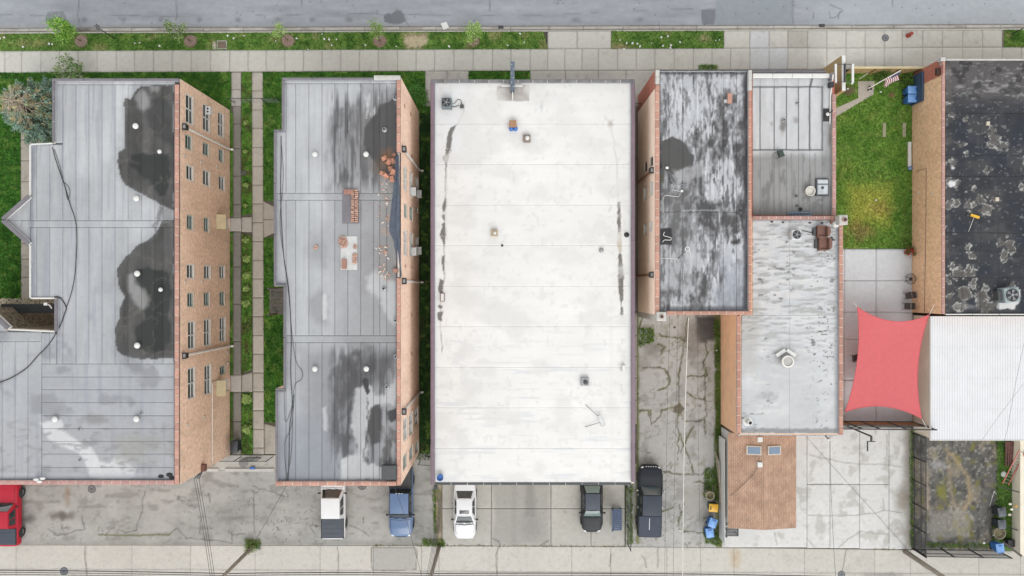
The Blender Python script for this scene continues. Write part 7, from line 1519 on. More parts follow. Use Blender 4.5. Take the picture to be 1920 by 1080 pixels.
# satellite dish by the chimney
p = W(1566, 421, D6 + .5); t = thing('satellite_dish', (p.x, p.y, D6), 'white satellite dish at the chimney base', 'satellite dish'); m = MB(); m.cyl(p.x, p.y, 0, 0, 0, n=20, rings=[(0.03, D6 + .5), (0.12, D6 + .52), (0.24, D6 + .58), (0.27, D6 + .62)]); o = m.build('dish', M_WHITE, t, smooth=True)
MB().tube([(p.x, p.y, D6 + .003), (p.x, p.y, D6 + .5)], 0.03, 6).build('mast', M_STEEL, t); MB().tube([(p.x, p.y - .2, D6 + .58), (p.x + .1, p.y - .3, D6 + .8)], 0.015, 5).build('feed_arm', M_STEEL, t)
def ladder(a, b, w, n, material, label, rung=None, name='ladder'):
    a, b = Vector(a), Vector(b); d = (b - a).normalized(); s = d.cross(Vector((0, 0, 1))).normalized() * w / 2; t = thing(name, a, label, 'ladder')
    for q in (-1, 1): MB().beam(a + s * q, b + s * q, 0.06, 0.07).build('rail', material, t)
    for k in range(n): c = a + (b - a) * ((k + .5) / n); MB().tube([c - s, c + s], 0.022, 6).build('rung', rung or material, t)
    return t
ladder(W(1476, 402.5, D5 + .12), W(1522, 401, D5 + .2), 0.26, 7, mat('ladder_blue', (104, 138, 172), 0.5), 'blue ladder lying along the pink coping of the shop roof')
# broom on the black roof
t = thing('push_broom', W(1826, 408, D7), 'yellow push broom lying on the black roof', 'broom'); MB().beam(W(1820, 403, D7 + .06), W(1836, 408, D7 + .06), 0.2, 0.09).build('head', mat('broom_yellow', (238, 188, 52), 0.6), t); MB().tube([W(1826, 408, D7 + .05), W(1816, 434, D7 + .03)], 0.018, 6).build('handle', M_PVC, t)
MB().ball(*W(1815, 403, D7 + .05), .16, .13, .05).build('bristles', M_BLACK, t)
tag(MB().tube([W(1774, 423, D7 + .03), W(1769, 437, D7 + .3)], 0.02, 6).build('pole', M_PVC), 'short white pole leaning on the pink parapet of the black roof', 'pole')
for i, (x, y) in enumerate(((1447, 416), (1468, 417), (1518, 418), (1541, 418), (1562, 450), (1559, 446))):
    p = W(x, y, D6); m = MB(); m.ball(p.x, p.y, D6 + .05, .12, .07, .05, 8, 4, -0.5); tag(m.build('debris_clump', mat('debris_dark', (80, 76, 66), 0.9, noise=.3)), 'small dark clump of debris on the wrinkled white roof', 'debris', 'debris on the wrinkled roof')
# rubble roof: tarp, stacks, fragments
M_PALEB = mat('brick_pale', (226, 216, 206), 0.9, noise=0.15, scale=9, rnd=0.12); M_BRICKC = mat('brick_clay', (204, 164, 146), 0.9, noise=0.2, scale=9, rnd=0.22); M_TARP = mat('tarp_slate', (86, 96, 112), 0.45, noise=0.18, scale=3)
tp = [(741, 290, 748), (740, 320, 749), (738, 350, 749), (735, 380, 750), (731, 410, 750), (730, 435, 750), (738, 450, 750), (743, 480, 751), (746, 500, 752), (748, 518, 753)]
nv = 60; nu = 10; V = []; rg = np.random.default_rng(8)
ys_ = np.linspace(290, 518, nv); xa = np.interp(ys_, [p[1] for p in tp], [p[0] for p in tp]); xb = np.interp(ys_, [p[1] for p in tp], [p[2] for p in tp]); ns = fbm(*np.meshgrid(np.linspace(0, 40, nu), ys_), 9, 14, o=3, seed=6)
for j in range(nv):
    for i in range(nu):
        u = i / (nu - 1); z = D2 + 0.03 + 0.30 * sm(np.array(u), 0.35, 0.75) + 0.14 * (ns[j, i] - .3) * (1 - .4 * u); z = max(z, D2 + .02)
        if u > 0.92: z = HB2 - 0.02
        V.append(tuple(W(xa[j] + (xb[j] - xa[j]) * u + 1.5 * (ns[j, i] - .5), ys_[j], z)))
F = [(j * nu + i, (j + 1) * nu + i, (j + 1) * nu + i + 1, j * nu + i + 1) for j in range(nv - 1) for i in range(nu - 1)]
me = fast_mesh('tarp', np.array(V), np.array(F), None, True); o = link('tarp', me, M_TARP); tag(o, 'slate blue tarp draped along the broken parapet', 'tarp'); so = o.modifiers.new('thickness', 'SOLIDIFY'); so.thickness = 0.008
brick_me = MB().cbox(-.105, -.05, 0, .105, .05, .065, .008).build('brick', M_BRICKC); BM = brick_me.data; bpy.data.objects.remove(brick_me); BMP = BM.copy(); BMP.materials.clear(); BMP.materials.append(M_PALEB)
def brick(parent, px, py, z, rot, tilt=0.0, name='brick', **k):
    o = link(name, BM, None, parent, **k); p = W(px, py, z); o.location = p; o.rotation_euler = (tilt, tilt * .5, rot); return o
st = thing('brick_stack', W(666, 390, D2), 'long low stack of salvaged bricks on a grey board', 'brick stack'); rg = random.Random(4)
a, b, c, d = prect(642, 358, 675, 419, D2); MB().cbox(a, b, D2 + .012, c - .04, d, D2 + .03, .005).build('board', M_METAL, st)
for l in range(3):
    for k in range(17):
        for q in (0, 1):
            if l == 2 and rg.random() < .3: continue
            brick(st, 661.5 + q * 6.8 + rg.uniform(-.7, .7) + (0.6 if l == 1 else 0), 357.5 + k * 3.6 + rg.uniform(-.3, .3), D2 + .035 + l * .072, rg.uniform(-.15, .15))
blk = mat('clay_block', (172, 128, 112), 0.85, noise=.12)
for (x0, y0, x1, y1, lab) in ((644, 355, 663, 364, 'brown clay block lying across the end of the long brick stack'), (640, 486, 648.5, 504, 'brown clay block on the white board near the brick pile'), (736.5, 503.5, 746, 511, 'square brown clay block by the tarp end')):
    a, b, c, d = prect(x0, y0, x1, y1, D2 + .3); tag(MB().cbox(a, b, D2 + .03, c, d, D2 + .28, .02).build('clay_block', blk), lab, 'clay block')
a, b, c, d = prect(639, 443, 670, 506, D2); wb_ = tag(MB().cbox(a, b, D2 + .008, c, d, D2 + .026, .004).build('white_board', mat('board_white', (216, 216, 214), .7, noise=.08, scale=3)), 'scuffed white board on the grey roof under the brick piles', 'board')
st = thing('brick_pile', W(643, 453, D2), 'jumbled round pile of bricks at the corner of the white board', 'brick pile')
for k in range(46):
    r = rg.random() ** .6 * 10; aa = rg.random() * 6.28; brick(st, 643 + .75 * r * math.cos(aa), 454 + r * math.sin(aa), D2 + .03 + max(0, .22 - r * .022) * rg.random(), rg.random() * 3.14, rg.uniform(-.25, .25))
st = thing('brick_pile', W(665, 485, D2), 'row of leaning bricks along the white board edge facing the tarp', 'brick pile')
for k in range(16): brick(st, 662.5 + rg.uniform(0, 6), 476 + k * 1.2 + rg.uniform(-1, 1), D2 + .03 + .07 * rg.random(), rg.uniform(-.4, .4))
st = thing('brick_pile', W(665, 461, D2), 'four stacked bricks on the white board between the larger piles', 'brick pile')
for k in range(4): brick(st, 664 + (k % 2) * 3.5, 461 + (k // 2) * 2.5, D2 + .03 + .02 * k, 1.5 + rg.uniform(-.2, .2))
st = thing('brick_pile', W(592, 464, D2), 'three loose bricks alone on the grey roof', 'brick pile')
for k in range(4): brick(st, 590 + k * 1.6, 464 + (-1) ** k * 2, D2 + .02 + .01 * k, rg.random() * 3)
for k in range(90):
    y = rg.uniform(342, 526) if k > 40 else rg.choice((rg.uniform(342, 385), rg.uniform(455, 475), rg.uniform(508, 526)))
    x = rg.gauss(720, 5.5) if k < 72 else rg.uniform(688, 716); x = min(x, 735)
    o = link('brick_fragment', BMP if rg.random() < .5 else BM, None, None); o.location = W(x, y, D2 + .012); o.rotation_euler = (rg.uniform(-.3, .3), rg.uniform(-.3, .3), rg.random() * 6.28); s = rg.uniform(.35, 1.0) if k < 72 else .35; o.scale = (s, s, s * .9)
    tag(o, 'loose brick fragment strewn along the tarped parapet', 'brick', 'rubble along the broken parapet')
big = MB().add([(-.3, -.2, 0), (.3, -.24, 0), (.34, .2, 0), (-.2, .26, 0), (-.22, -.1, .22), (.2, -.16, .3), (.22, .12, .16), (-.12, .16, .2)], [(0, 3, 2, 1), (4, 5, 6, 7), (0, 1, 5, 4), (1, 2, 6, 5), (2, 3, 7, 6), (3, 0, 4, 7)]).build('x', mat('brick_chunk', (196, 140, 116), .9, noise=.3, scale=9, rnd=.25)); BG = big.data; bpy.data.objects.remove(big)
for k, (x, y) in enumerate(((720, 297), (729, 304), (736, 301), (732, 316), (737, 322), (735, 336), (724, 330), (739, 290), (717, 325))):
    o = link('brick_chunk', BG, None, None); o.location = W(x, y, D2 + .01); o.rotation_euler = (rg.uniform(-.2, .2), rg.uniform(-.2, .2), rg.random() * 6); s = rg.uniform(.5, .95); o.scale = (s, s, s); tag(o, 'broken red brick chunk in the black stained roof corner', 'brick chunk', 'brick chunks in the stained corner')
# folded cloths on the left roof edge
for x, y in ((68, 899), (80, 897), (74, 903)):
    p = W(x, y, HB1); m = MB(); m.ball(p.x, p.y, HB1 + .02, .22, .1, .07, 8, 4, -.6); tag(m.build('white_rag', M_WHITE), 'crumpled white rag on the pink coping edge', 'rag', 'white rags')
for x, y, r in ((302, 893, .22), (318, 890, .25), (322, 895, .2)):
    p = W(x, y, D1); m = MB(); m.ball(p.x, p.y, D1 + .02, r, r * .6, .08, 8, 4, -.3); tag(m.build('tar_lump', mat('tar_black', (44, 44, 46), .8)), 'black tar lump in the corner of the coated grey roof', 'tar lump', 'tar lumps')
# ================================================================= STREET, GARDEN AND YARD THINGS
def manhole(px, py, h, r, label, col=(84, 84, 86), spokes=8):
    p = W(px, py, h); t = thing('manhole_cover', p, label, 'manhole'); MB().cyl(p.x, p.y, h - .02, h + .006, r, n=28).build('ring', mat('iron_%d' % col[2], col, .6, noise=.15), t)
    m = MB()
    for k in range(spokes):
        a0 = 2 * math.pi * k / spokes + .12; a1 = 2 * math.pi * (k + 1) / spokes - .12
        m.add([(p.x + r * .28 * math.cos(a0), p.y + r * .28 * math.sin(a0), h + .012), (p.x + r * .85 * math.cos(a0), p.y + r * .85 * math.sin(a0), h + .012), (p.x + r * .85 * math.cos(a1), p.y + r * .85 * math.sin(a1), h + .012), (p.x + r * .28 * math.cos(a1), p.y + r * .28 * math.sin(a1), h + .012)], [(0, 1, 2, 3)])
    m.build('segment_plate', mat('iron_plate', (128, 130, 134), .5, noise=.15), t)
manhole(1660, 71, 0.004, 0.30, 'spoked iron manhole cover in the sidewalk beside the fire hydrant'); manhole(120, 1071, -0.014, 0.34, 'blue grey spoked manhole cover in the alley', (70, 84, 104)); manhole(1578, 1077, -0.014, 0.3, 'iron manhole cover in the alley outside the garage lot')
manhole(457, 324, 0.0, 0.26, 'dark round drain cover in the planting strip', (76, 68, 64), 6); manhole(172, 917, 0.004, 0.33, 'dark round drain cover in the rear parking lot by pink coping', (88, 76, 70), 7); manhole(679, 911, 0.004, 0.34, 'brown round drain cover between the two pickup trucks', (112, 82, 70), 7)
def grate(px, py, h, w, d, label):
    p = W(px, py, h); t = thing('storm_grate', p, label, 'drain grate'); MB().box(p.x - w, p.y - d, h - .03, p.x + w, p.y + d, h + .004).build('pit', mat('pit_dark', (38, 38, 38), .9), t)
    for k in range(6): x = p.x - w + w * 2 * (k + .5) / 6; MB().box(x - .025, p.y - d, h + .004, x + .025, p.y + d, h + .018).build('bar', M_DKGREY, t)
grate(1541, 48, -.098, .24, .13, 'iron storm grate in the gutter opposite the wing wall'); grate(939, 51, -.098, .22, .13, 'iron storm grate in the gutter near the light green sapling')
p = W(416, 84, 0); t = thing('utility_cover', p, 'square brown utility cover with concrete collar in the grass', 'utility cover'); MB().box(p.x - .42, p.y - .36, -.05, p.x + .42, p.y + .36, .012).build('collar', M_LIME, t); MB().box(p.x - .34, p.y - .29, .0, p.x + .34, p.y + .29, .02).build('lid', mat('lid_brown', (140, 114, 108), .7, noise=.15), t); q = W(402, 85, 0); MB().box(q.x - .16, q.y - .34, -.05, q.x + .14, q.y + .3, .005).build('slab_edge', M_CONC if False else M_SILL, t)
# hydrant
p = W(1702, 67, 0); t = thing('fire_hydrant', p, 'red fire hydrant standing on the sidewalk slabs', 'hydrant'); M_HYD = mat('hydrant_red', (176, 74, 60), .5, noise=.12)
MB().cyl(p.x, p.y, 0, 0, 0, n=16, rings=[(.19, .003), (.19, .06), (.13, .07), (.13, .5), (.16, .52), (.16, .56), (.12, .66), (.05, .74), (.04, .80)]).build('barrel', M_HYD, t, smooth=False)
for dx, dy in ((-.2, 0), (.2, 0), (0, -.2)): MB().tube([(p.x, p.y, .42), (p.x + dx * 1.15, p.y + dy * 1.15, .42)], .065, 10).build('nozzle', M_HYD, t)
# sign posts
def sign_post(base, hh, label, face):
    p = W(*base); t = thing('sign_post', p, label, 'sign post'); MB().tube([p, p + Vector((0, 0, hh))], .04, 6).build('post', M_BLACK, t); m = MB(); q = p + Vector((0, 0, hh)); m.box(q.x - .02 + .05, q.y - .22, hh - .62, q.x + .065, q.y + .22, hh - .05); m.build('plate', face, t)
sign_post((215, 72), 2.9, 'thin black street sign post on the grass strip near the fullest sapling', M_STEEL); sign_post((1897, 64), 3.2, 'thin black post on the grass corner by the far sidewalk end', M_STEEL)
p = W(833.5, 48, -.1); m = MB(); m.add([W(826, 44, -.03), W(837, 40.5, -.02), (W(842, 51, -.05)), W(832, 57, -.06)], [(0, 3, 2, 1)]); m.add([W(831, 52.5, -.028), W(834.5, 50.5, -.028), W(835.5, 53, -.03), W(832, 55, -.035)][::-1], [(0, 1, 2, 3)])
o = m.build('paper_sheet', M_WHITE); so = o.modifiers.new('thickness', 'SOLIDIFY'); so.thickness = .006; tag(o, 'white sheet of board lying in the gutter', 'litter')
def ub(a, b): return [a + (b - a) * R.random() for _ in range(1)][0]
lit = [(0, 72), (8, 70), (253, 81), (262, 80), (299, 86), (43, 88), (92, 82), (98, 83), (438, 72), (458, 67), (604, 64), (617, 74), (608, 73), (631, 74), (622, 85), (685, 85), (556, 72), (578, 93), (517, 77), (743, 87), (842, 87), (952, 85), (983, 80), (1240, 70), (1252, 68), (1258, 85), (1257, 90), (1200, 87), (1175, 81), (1163, 75), (1195, 82), (1170, 92), (1222, 81), (1186, 81), (1349, 75), (1342, 76), (1275, 79), (1243, 86), (427, 67), (975, 63)]
for i, (x, y) in enumerate(lit):
    p = W(x, y, .09); s = R.uniform(.05, .10); a = R.random() * 3; m = MB(); m.add([(p.x + s * 1.4 * math.cos(a), p.y + s * 1.4 * math.sin(a), .08), (p.x - s * math.sin(a), p.y + s * math.cos(a), .14), (p.x - s * 1.4 * math.cos(a), p.y - s * 1.4 * math.sin(a), .09), (p.x + s * math.sin(a), p.y - s * math.cos(a), .11)], [(0, 1, 2, 3), (3, 2, 1, 0)] [:1])
    o = m.build('litter_scrap', M_WHITE); so = o.modifiers.new('thickness', 'SOLIDIFY'); so.thickness = .01; tag(o, 'white scrap of litter on the parkway grass', 'litter', 'litter on the parkway')
for i, (x, y, lab) in enumerate(((1590, 166, 'crumpled white bag on the dark soil by the wing wall'), (1652, 172, 'white scrap on the garden lawn near the concrete path'), (1643, 375, 'tiny white scrap on the yellowed lawn patch'), (1275, 995, 'white stone-like scrap at the driveway mouth'), (1344, 657, 'white strip of litter by the tan side wall'), (1265, 614, 'grey rubble block on the driveway behind the streaked roof'))):
    p = W(x, y, .1); m = MB(); m.ball(p.x, p.y, .05, .1, .07, .05, 8, 4, -.8); tag(m.build('litter_scrap', M_WHITE if i < 5 else M_DKGREY), lab, 'litter')
# flag
t = thing('flag_pole', W(1634, 165, 0), 'white flag pole leaning out over the wooden fence', 'flag pole'); fp0 = W(1628, 166, .9); fp1 = W(1689, 132, 2.6); MB().tube([fp0, fp1], .04, 8).build('pole', M_PVC, t); MB().tube([W(1634, 168, .003), fp0.lerp(fp1, .1)], .05, 6).build('stand', M_BLACK, t)
q = W(1633, 165, .3); MB().add([(q.x - .2, q.y - .2, .003), (q.x + .25, q.y + .05, .003), (q.x + .05, q.y + .3, .003), (q.x, q.y, .5)], [(0, 1, 3), (1, 2, 3), (2, 0, 3), (0, 2, 1)]).build('base', M_BLACK, t)
fm = bpy.data.materials.new('flag_cloth'); fm.use_nodes = True; n = fm.node_tree.nodes; l = fm.node_tree.links; at = n.new('ShaderNodeAttribute'); at.attribute_name = 'Col'; l.new(at.outputs['Color'], n['Principled BSDF'].inputs['Base Color']); n['Principled BSDF'].inputs['Roughness'].default_value = .8
nu, nv = 40, 26; d = (fp1 - fp0).normalized(); V = []; CC = []
for j in range(nv + 1):
    for i in range(nu + 1):
        u, v = i / nu, j / nv; a = fp1 - d * (0.10 + 1.15 * v)      # hoist along the pole tip
        V.append(a + Vector((0.22 * u + .06 * math.sin(9 * u + 5 * v) , -.55 * u + .05 * math.cos(11 * u + 3 * v), -.55 * u)))
        stripe = int(v * 13); c = (150, 36, 56) if stripe % 2 == 0 else (236, 234, 232)
        if v < .54 and u < .42: c = (36, 42, 84) if not ((i % 4 == 1) and (j % 4 == 1)) else (230, 230, 236)
        CC.append([lin1(k) * KA for k in c])
F = [(j * (nu + 1) + i, j * (nu + 1) + i + 1, (j + 1) * (nu + 1) + i + 1, (j + 1) * (nu + 1) + i) for j in range(nv) for i in range(nu)]
tag(link('flag', fast_mesh('flag', np.array(V), np.array(F), np.array(CC), True), fm), 'striped flag with blue canton hanging from the leaning pole', 'flag')
# fences
def wood_fence():
    t = thing('wooden_fence', W(1660, 136, 0), 'tan board fence along the garden front with a long cap rail', 'fence'); y = W(0, 137.5, 0).y; x0, x1 = W(1583, 0, 0).x, W(1718, 0, 0).x
    n = 42; w = (x1 - x0) / n
    for k in range(n): MB().box(x0 + k * w + .006, y - .012, .05, x0 + (k + 1) * w - .006, y + .012, 1.5).build('board', M_TANW, t)
    for k in range(4): xx = x0 + (x1 - x0) * k / 3; MB().box(xx - .05, y - .14, 0, xx + .05, y - .03, 1.55).build('post', M_TANW, t)
    MB().box(x0, y - .09, 1.55, x1, y + .09, 1.6).build('cap_rail', mat('cap_pale', (216, 200, 160), .8, noise=.1), t); MB().box(x0, y - .05, .4, x1, y - .014, .5).build('rail', M_TANW, t); MB().box(x0, y - .05, 1.2, x1, y - .014, 1.3).build('rail', M_TANW, t)
    MB().tube([W(1611, 148, .8), W(1627, 138, 1.7)], .03, 5).build('gate_bar', M_PVC, t)
wood_fence()
t = thing('blue_fence_panel', W(1713, 166, 0), 'dark blue slatted fence panel against the ochre brick wall', 'fence'); M_BLF = mat('blue_grey_board', (66, 92, 118), .6, noise=.15, scale=5, rnd=.12); x0 = X7 - 0.16
MB().box(x0 - .04, W(0, 193, 1).y, 1.75, x0 + .13, W(0, 139, 1).y, 1.8).build('cap', M_BLF, t)
for y in (140, 166, 192): yy = W(0, y, 1).y; MB().box(x0, yy - .05, 0, x0 + .1, yy + .05, 1.74).build('post', M_BLF, t)
for k in range(8): MB().box(x0 - .03, W(0, 193, 1).y, .08 + k * .2, x0 - .005, W(0, 139, 1).y, .08 + k * .2 + .17).build('slat', M_BLF, t)
# wheelie bins
def bin_(px, py, rot, body, lid, label, hh=1.05, w=.58, d=.66, group=None, name='wheelie_bin', lidopen=False):
    p = W(px, py, hh); t = thing(name, (p.x, p.y, 0), label, 'bin', group, rot, True); a = .40
    m = MB(); m.add([(-w * a, -d * a, .04), (w * a, -d * a, .04), (w * a, d * a, .04), (-w * a, d * a, .04), (-w / 2, -d / 2, hh - .06), (w / 2, -d / 2, hh - .06), (w / 2, d / 2, hh - .06), (-w / 2, d / 2, hh - .06)], [(0, 3, 2, 1), (0, 1, 5, 4), (1, 2, 6, 5), (2, 3, 7, 6), (3, 0, 4, 7), (4, 5, 6, 7)]); m.build('body', body, t)
    m = MB(); V, F = patch((-w / 2 - .03, -d / 2 - .03, hh - .05), (w / 2 + .03, -d / 2 - .03, hh - .05), (w / 2 + .03, d / 2 + .05, hh - .05), (-w / 2 - .03, d / 2 + .05, hh - .05), 8, 8, .09); m.add(V, F); m.box(-w / 2 - .03, -d / 2 - .03, hh - .1, w / 2 + .03, d / 2 + .05, hh - .051); ld = m.build('lid', lid, t, smooth=False)
    MB().box(-.14, d / 2 - .12, hh + .02, .14, d / 2 - .03, hh + .045).build('lid_grip', body, ld); MB().tube([(-w * .35, -d / 2 - .1, hh - .1), (w * .35, -d / 2 - .1, hh - .1)], .022, 6).build('handle', body, t)
    for s in (-1, 1): m = MB(); m.tube([(s * (w / 2 - .1), -d / 2 + .05, .11), (s * (w / 2 - .02), -d / 2 + .05, .11)], .107, 12); m.build('wheel', M_TYRE, t)
    return t
M_BINB = mat('bin_blue', (62, 120, 196), .45, noise=.1); M_LIDB = mat('lid_blue', (132, 182, 246), .4, noise=.08); M_BINK = mat('bin_black', (52, 56, 62), .5, noise=.1); M_LIDK = mat('lid_black', (82, 88, 96), .45, noise=.1); M_BING = mat('bin_green', (56, 92, 66), .5); M_LIDY = mat('lid_yellow', (246, 190, 56), .45, noise=.06)
bin_(1711.5, 168, math.radians(-90), M_BINB, M_LIDB, 'blue recycling bin by the blue panel, nearer the wooden fence'); bin_(1711.5, 184, math.radians(-90), M_BINB, M_LIDB, 'blue recycling bin by the blue panel, farther from the wooden fence')
bin_(1338.5, 953, math.radians(85), M_BING, M_LIDY, 'bin with bright yellow lid on the driveway edge', 1.0); bin_(1337, 981.5, math.radians(-20), M_BINB, M_LIDB, 'tilted blue bin next to the yellow lidded bin', 1.0); bin_(1331.5, 1000, math.radians(6), M_BINB, M_LIDB, 'straight blue bin closest to the alley on the driveway edge', 1.0)
bin_(1880, 961, math.radians(10), M_BINK, M_LIDK, 'black bin in the weedy yard with litter on its lid'); bin_(1880, 984, math.radians(4), M_BINK, M_LIDK, 'black bin in the weedy yard next to the stained tub'); bin_(1876.5, 1029, math.radians(8), M_BINB, M_LIDB, 'blue bin inside the rear steel fence corner'); bin_(438, 838, 0, M_BINK, M_BINK, 'dark bin beside the tan brick wall corner', 1.05, .55, .9)
c_ = W(1331, 930, .8); bucket(1332, 930, 0.0, .34, .8, mat('can_sand', (184, 176, 150), .6, noise=.15), 'open sand coloured trash can in the driveway weeds', mat('can_litter', (150, 140, 110), .9, noise=.4, scale=14), 'trash_can')
bucket(1875, 1000, 0.0, .48, .45, mat('tub_stone', (160, 152, 130), .8, noise=.2), 'wide stained tub between the black and blue bins', mat('tub_dirt', (128, 120, 92), .9, noise=.4, scale=10), 'tub')
# slatted bench and planter crate
def bench(x0, y0, x1, y1, hh, n, material, label, name, cat, legs=True):
    a, b, c, d = prect(x0, y0, x1, y1, hh); t = thing(name, ((a + c) / 2, (b + d) / 2, 0), label, cat)
    for k in range(n):
        ya = b + (d - b) * k / n; MB().box(a, ya + .02, hh - .05, c, ya + (d - b) / n - .02, hh).build('slat', material, t)
    for x in (a + .06, c - .06): MB().box(x - .03, b + .02, hh - .12, x + .03, d - .02, hh - .051).build('bearer', material, t)
    for x in (a + .06, c - .06):
        for y in (b + .08, d - .08): MB().box(x - .035, y - .035, 0, x + .035, y + .035, hh - .121).build('leg', material, t)
    for y in (b + .1, d - .1): MB().box(a - .1, y - .05, hh + .02, a + .04, y + .05, hh + .3).build('arm_post', material, t)
    MB().box(a - .08, b, hh + .24, a - .03, d, hh + .34).build('back_rail', material, t); return t
bench(1149, 954, 1166, 995, .45, 11, mat('bench_blue', (64, 88, 124), .5, noise=.1), 'blue slatted bench beside the charcoal sedan', 'park_bench', 'bench')
t = bench(1361, 989, 1385, 1006, .9, 6, M_DKGREY, 'dark slatted crate at the garage corner', 'slatted_crate', 'crate')
t = thing('shelving', W(1364, 970, 0), 'dark narrow rack squeezed between fence and garage wall', 'rack'); 
for k in range(6): p = W(1359.5, 905 + k * 14, .9); MB().box(p.x, p.y - .5, .7, p.x + .22, p.y, .74 + .05 * (k % 2)).build('shelf', M_BLACK if k % 2 else M_DKGREY, t)
p = W(1357, 958, .8); tag(MB().ball(p.x + .1, p.y, .85, .1, .14, .1).build('blue_bag', M_BLUEP, smooth=True), 'small blue bag on the dark rack beside the garage', 'bag')
# board fence along the driveway
t = thing('board_fence', W(1352, 930, 0), 'leaning weathered boards between driveway weeds and garage', 'fence'); rg = random.Random(6)
for k in range(7): a = W(1341 + k * 1.1, 846 + 3 * k, .15 + .1 * k); b = W(1350 + k * .5, 925 + 6 * k, .3 + .08 * k); MB().beam(a, b, .09, .03).build('board', mat('board_pale', (176, 166, 148), .9, noise=.2, scale=5, rnd=.15), t)
MB().beam(W(1353.5, 820, .9), W(1354, 1014, .9), .05, 1.6).build('sheet_panel', M_WHITE, t)
# chain link fences
def chain(p0, p1, hh, npost, label, mesh_step=.30, dark=True):
    a = W(*p0); b = W(*p1); t = thing('chain_link_fence', a, label, 'fence'); L = (b - a).length; d = (b - a) / L
    for k in range(npost): c = a + d * L * k / (npost - 1); MB().tube([c, c + Vector((0, 0, hh))], .035, 6).build('post', M_BLACK, t)
    MB().tube([a + Vector((0, 0, hh - .04)), b + Vector((0, 0, hh - .04))], .025, 6).build('top_rail', M_BLACK, t); m = MB(); n = int(L / mesh_step); k2 = int(hh / mesh_step)
    for k in range(-k2, n):
        for s in (1, -1):
            u0 = k * mesh_step; u1 = u0 + hh; z0, z1 = (0, hh) if s > 0 else (hh, 0)
            if u0 < 0: z0 += (0 - u0) * s; u0 = 0
            if u1 > L: z1 -= (u1 - L) * s; u1 = L
            if u1 > u0: m.beam(a + d * u0 + Vector((0, 0, max(z0, 0.02))), a + d * u1 + Vector((0, 0, max(z1, 0.02))), .007, .007)
    m.build('mesh', M_STEEL, t, kind='stuff'); return t
chain((1175, 912), (1176, 1018), 1.9, 4, 'chain link fence between the slab parking and the cracked driveway'); chain((423, 856), (512, 856), 1.7, 4, 'chain link fence with open gate at the rear of the planting strips'); chain((440, 193), (530, 193), 1.5, 4, 'black chain link fence crossing the two garden walks'); chain((1160, 204), (1196, 204), 1.8, 2, 'short chain link gate across the dark passage')
chain((788, 864), (818, 866), 1.4, 2, 'short chain link fence closing the shaded grass passage')
t = thing('open_gate', W(465, 860, 0), 'dark steel gate leaf with a round disc standing open by the garden walk', 'gate'); a = W(452, 864, .9); b = W(492, 852, .9)
for z in (.2, 1.5): MB().beam(W(461, 858, z), W(490, 858, z), .06, .06).build('rail', M_BLACK, t)
for k in range(9): x = 461 + 29 * k / 8; MB().beam(W(x, 858, .1), W(x, 858, .1) + Vector((0, 0, 1.45)), .035, .035).build('picket', M_BLACK, t)
m = MB(); p = W(456, 868, .1); tag(m.cyl(p.x, p.y, .006, .05, .4, n=22).build('grey_disc', mat('lid_grey', (142, 138, 136), .7)), 'grey round disc lying beside the open gate', 'disc')
for x0, x1 in ((388, 410), (422, 514)): a, b, c, d = prect(x0, 878.5, x1, 884, .1); tag(MB().cbox(a, b, -.02, c, d, .12, .02).build('kerb_stop', M_LIME), 'short concrete kerb stop next to the tan brick corner' if x0 == 388 else 'long concrete kerb stop outside the open gate', 'kerb stop')
p = W(473, 878, .2); tag(MB().cbox(p.x - .2, p.y - .1, .13, p.x + .2, p.y + .1, .2, .02).build('blue_package', M_BLUEP), 'small blue package lying on the kerb stop', 'package')
# right fences: square tube frames with pickets
def steel_fence(p0, p1, hh, npost, npick, label, wood=None, name='steel_fence'):
    a = W(*p0); b = W(*p1); t = thing(name, a, label, 'fence'); L = (b - a).length; d = (b - a) / L
    for k in range(npost): c = a + d * L * k / (npost - 1); MB().beam(c, c + Vector((0, 0, hh)), .08, .08).build('post', M_BLACK, t)
    for z in (.25, hh * .62, hh - .05): MB().beam(a + Vector((0, 0, z)), b + Vector((0, 0, z)), .05, .05).build('rail', M_BLACK, t)
    for k in range(npick): c = a + d * L * (k + .5) / npick; MB().beam(c + Vector((0, 0, .1)), c + Vector((0, 0, hh - .1)), .034, .03).build('picket', M_BLACK, t)
    return t
steel_fence((1711, 812), (1711.5, 1029), 2.0, 6, 84, 'dark steel picket fence between the garage lot and the dirt yard'); steel_fence((1713, 1028), (1868, 1031), 1.9, 4, 40, 'dark steel picket fence closing the dirt yard at the alley')
t = thing('sliding_gate', W(1640, 798, 0), 'black steel patio gate with rusty wood boards', 'gate'); hg = 3.4; gy = lambda x: 789 + (x - 1536) * .010
for z in (.1, 1.9, hg): a = W(1530, gy(1530)); b = W(1712, gy(1712)); MB().beam((a.x, a.y, z), (b.x, b.y, z), .09, .09).build('rail', M_BLACK, t)
for x in (1540, 1580, 1612, 1660, 1710): p = W(x, gy(x), 0); MB().beam(p, p + Vector((0, 0, hg)), .09, .09).build('post', M_BLACK, t)
for k in range(5): z = .3 + k * .33; a = W(1534, gy(1534) + .3); b = W(1708, gy(1708) + .3); MB().beam((a.x, a.y, z), (b.x, b.y, z), .03, .29).build('board', mat('rust_board', (176, 124, 80), .8, noise=.2, scale=5, rnd=.15), t)
t = thing('gate_post', W(1600, 803, 0), 'tall leaning black post with angled arm beyond the patio gate', 'post'); q0 = W(1590, 800, .0); q1 = W(1642, 825, 4.1); q1 = Vector((q0.x * 1.0, q0.y, 3.9))
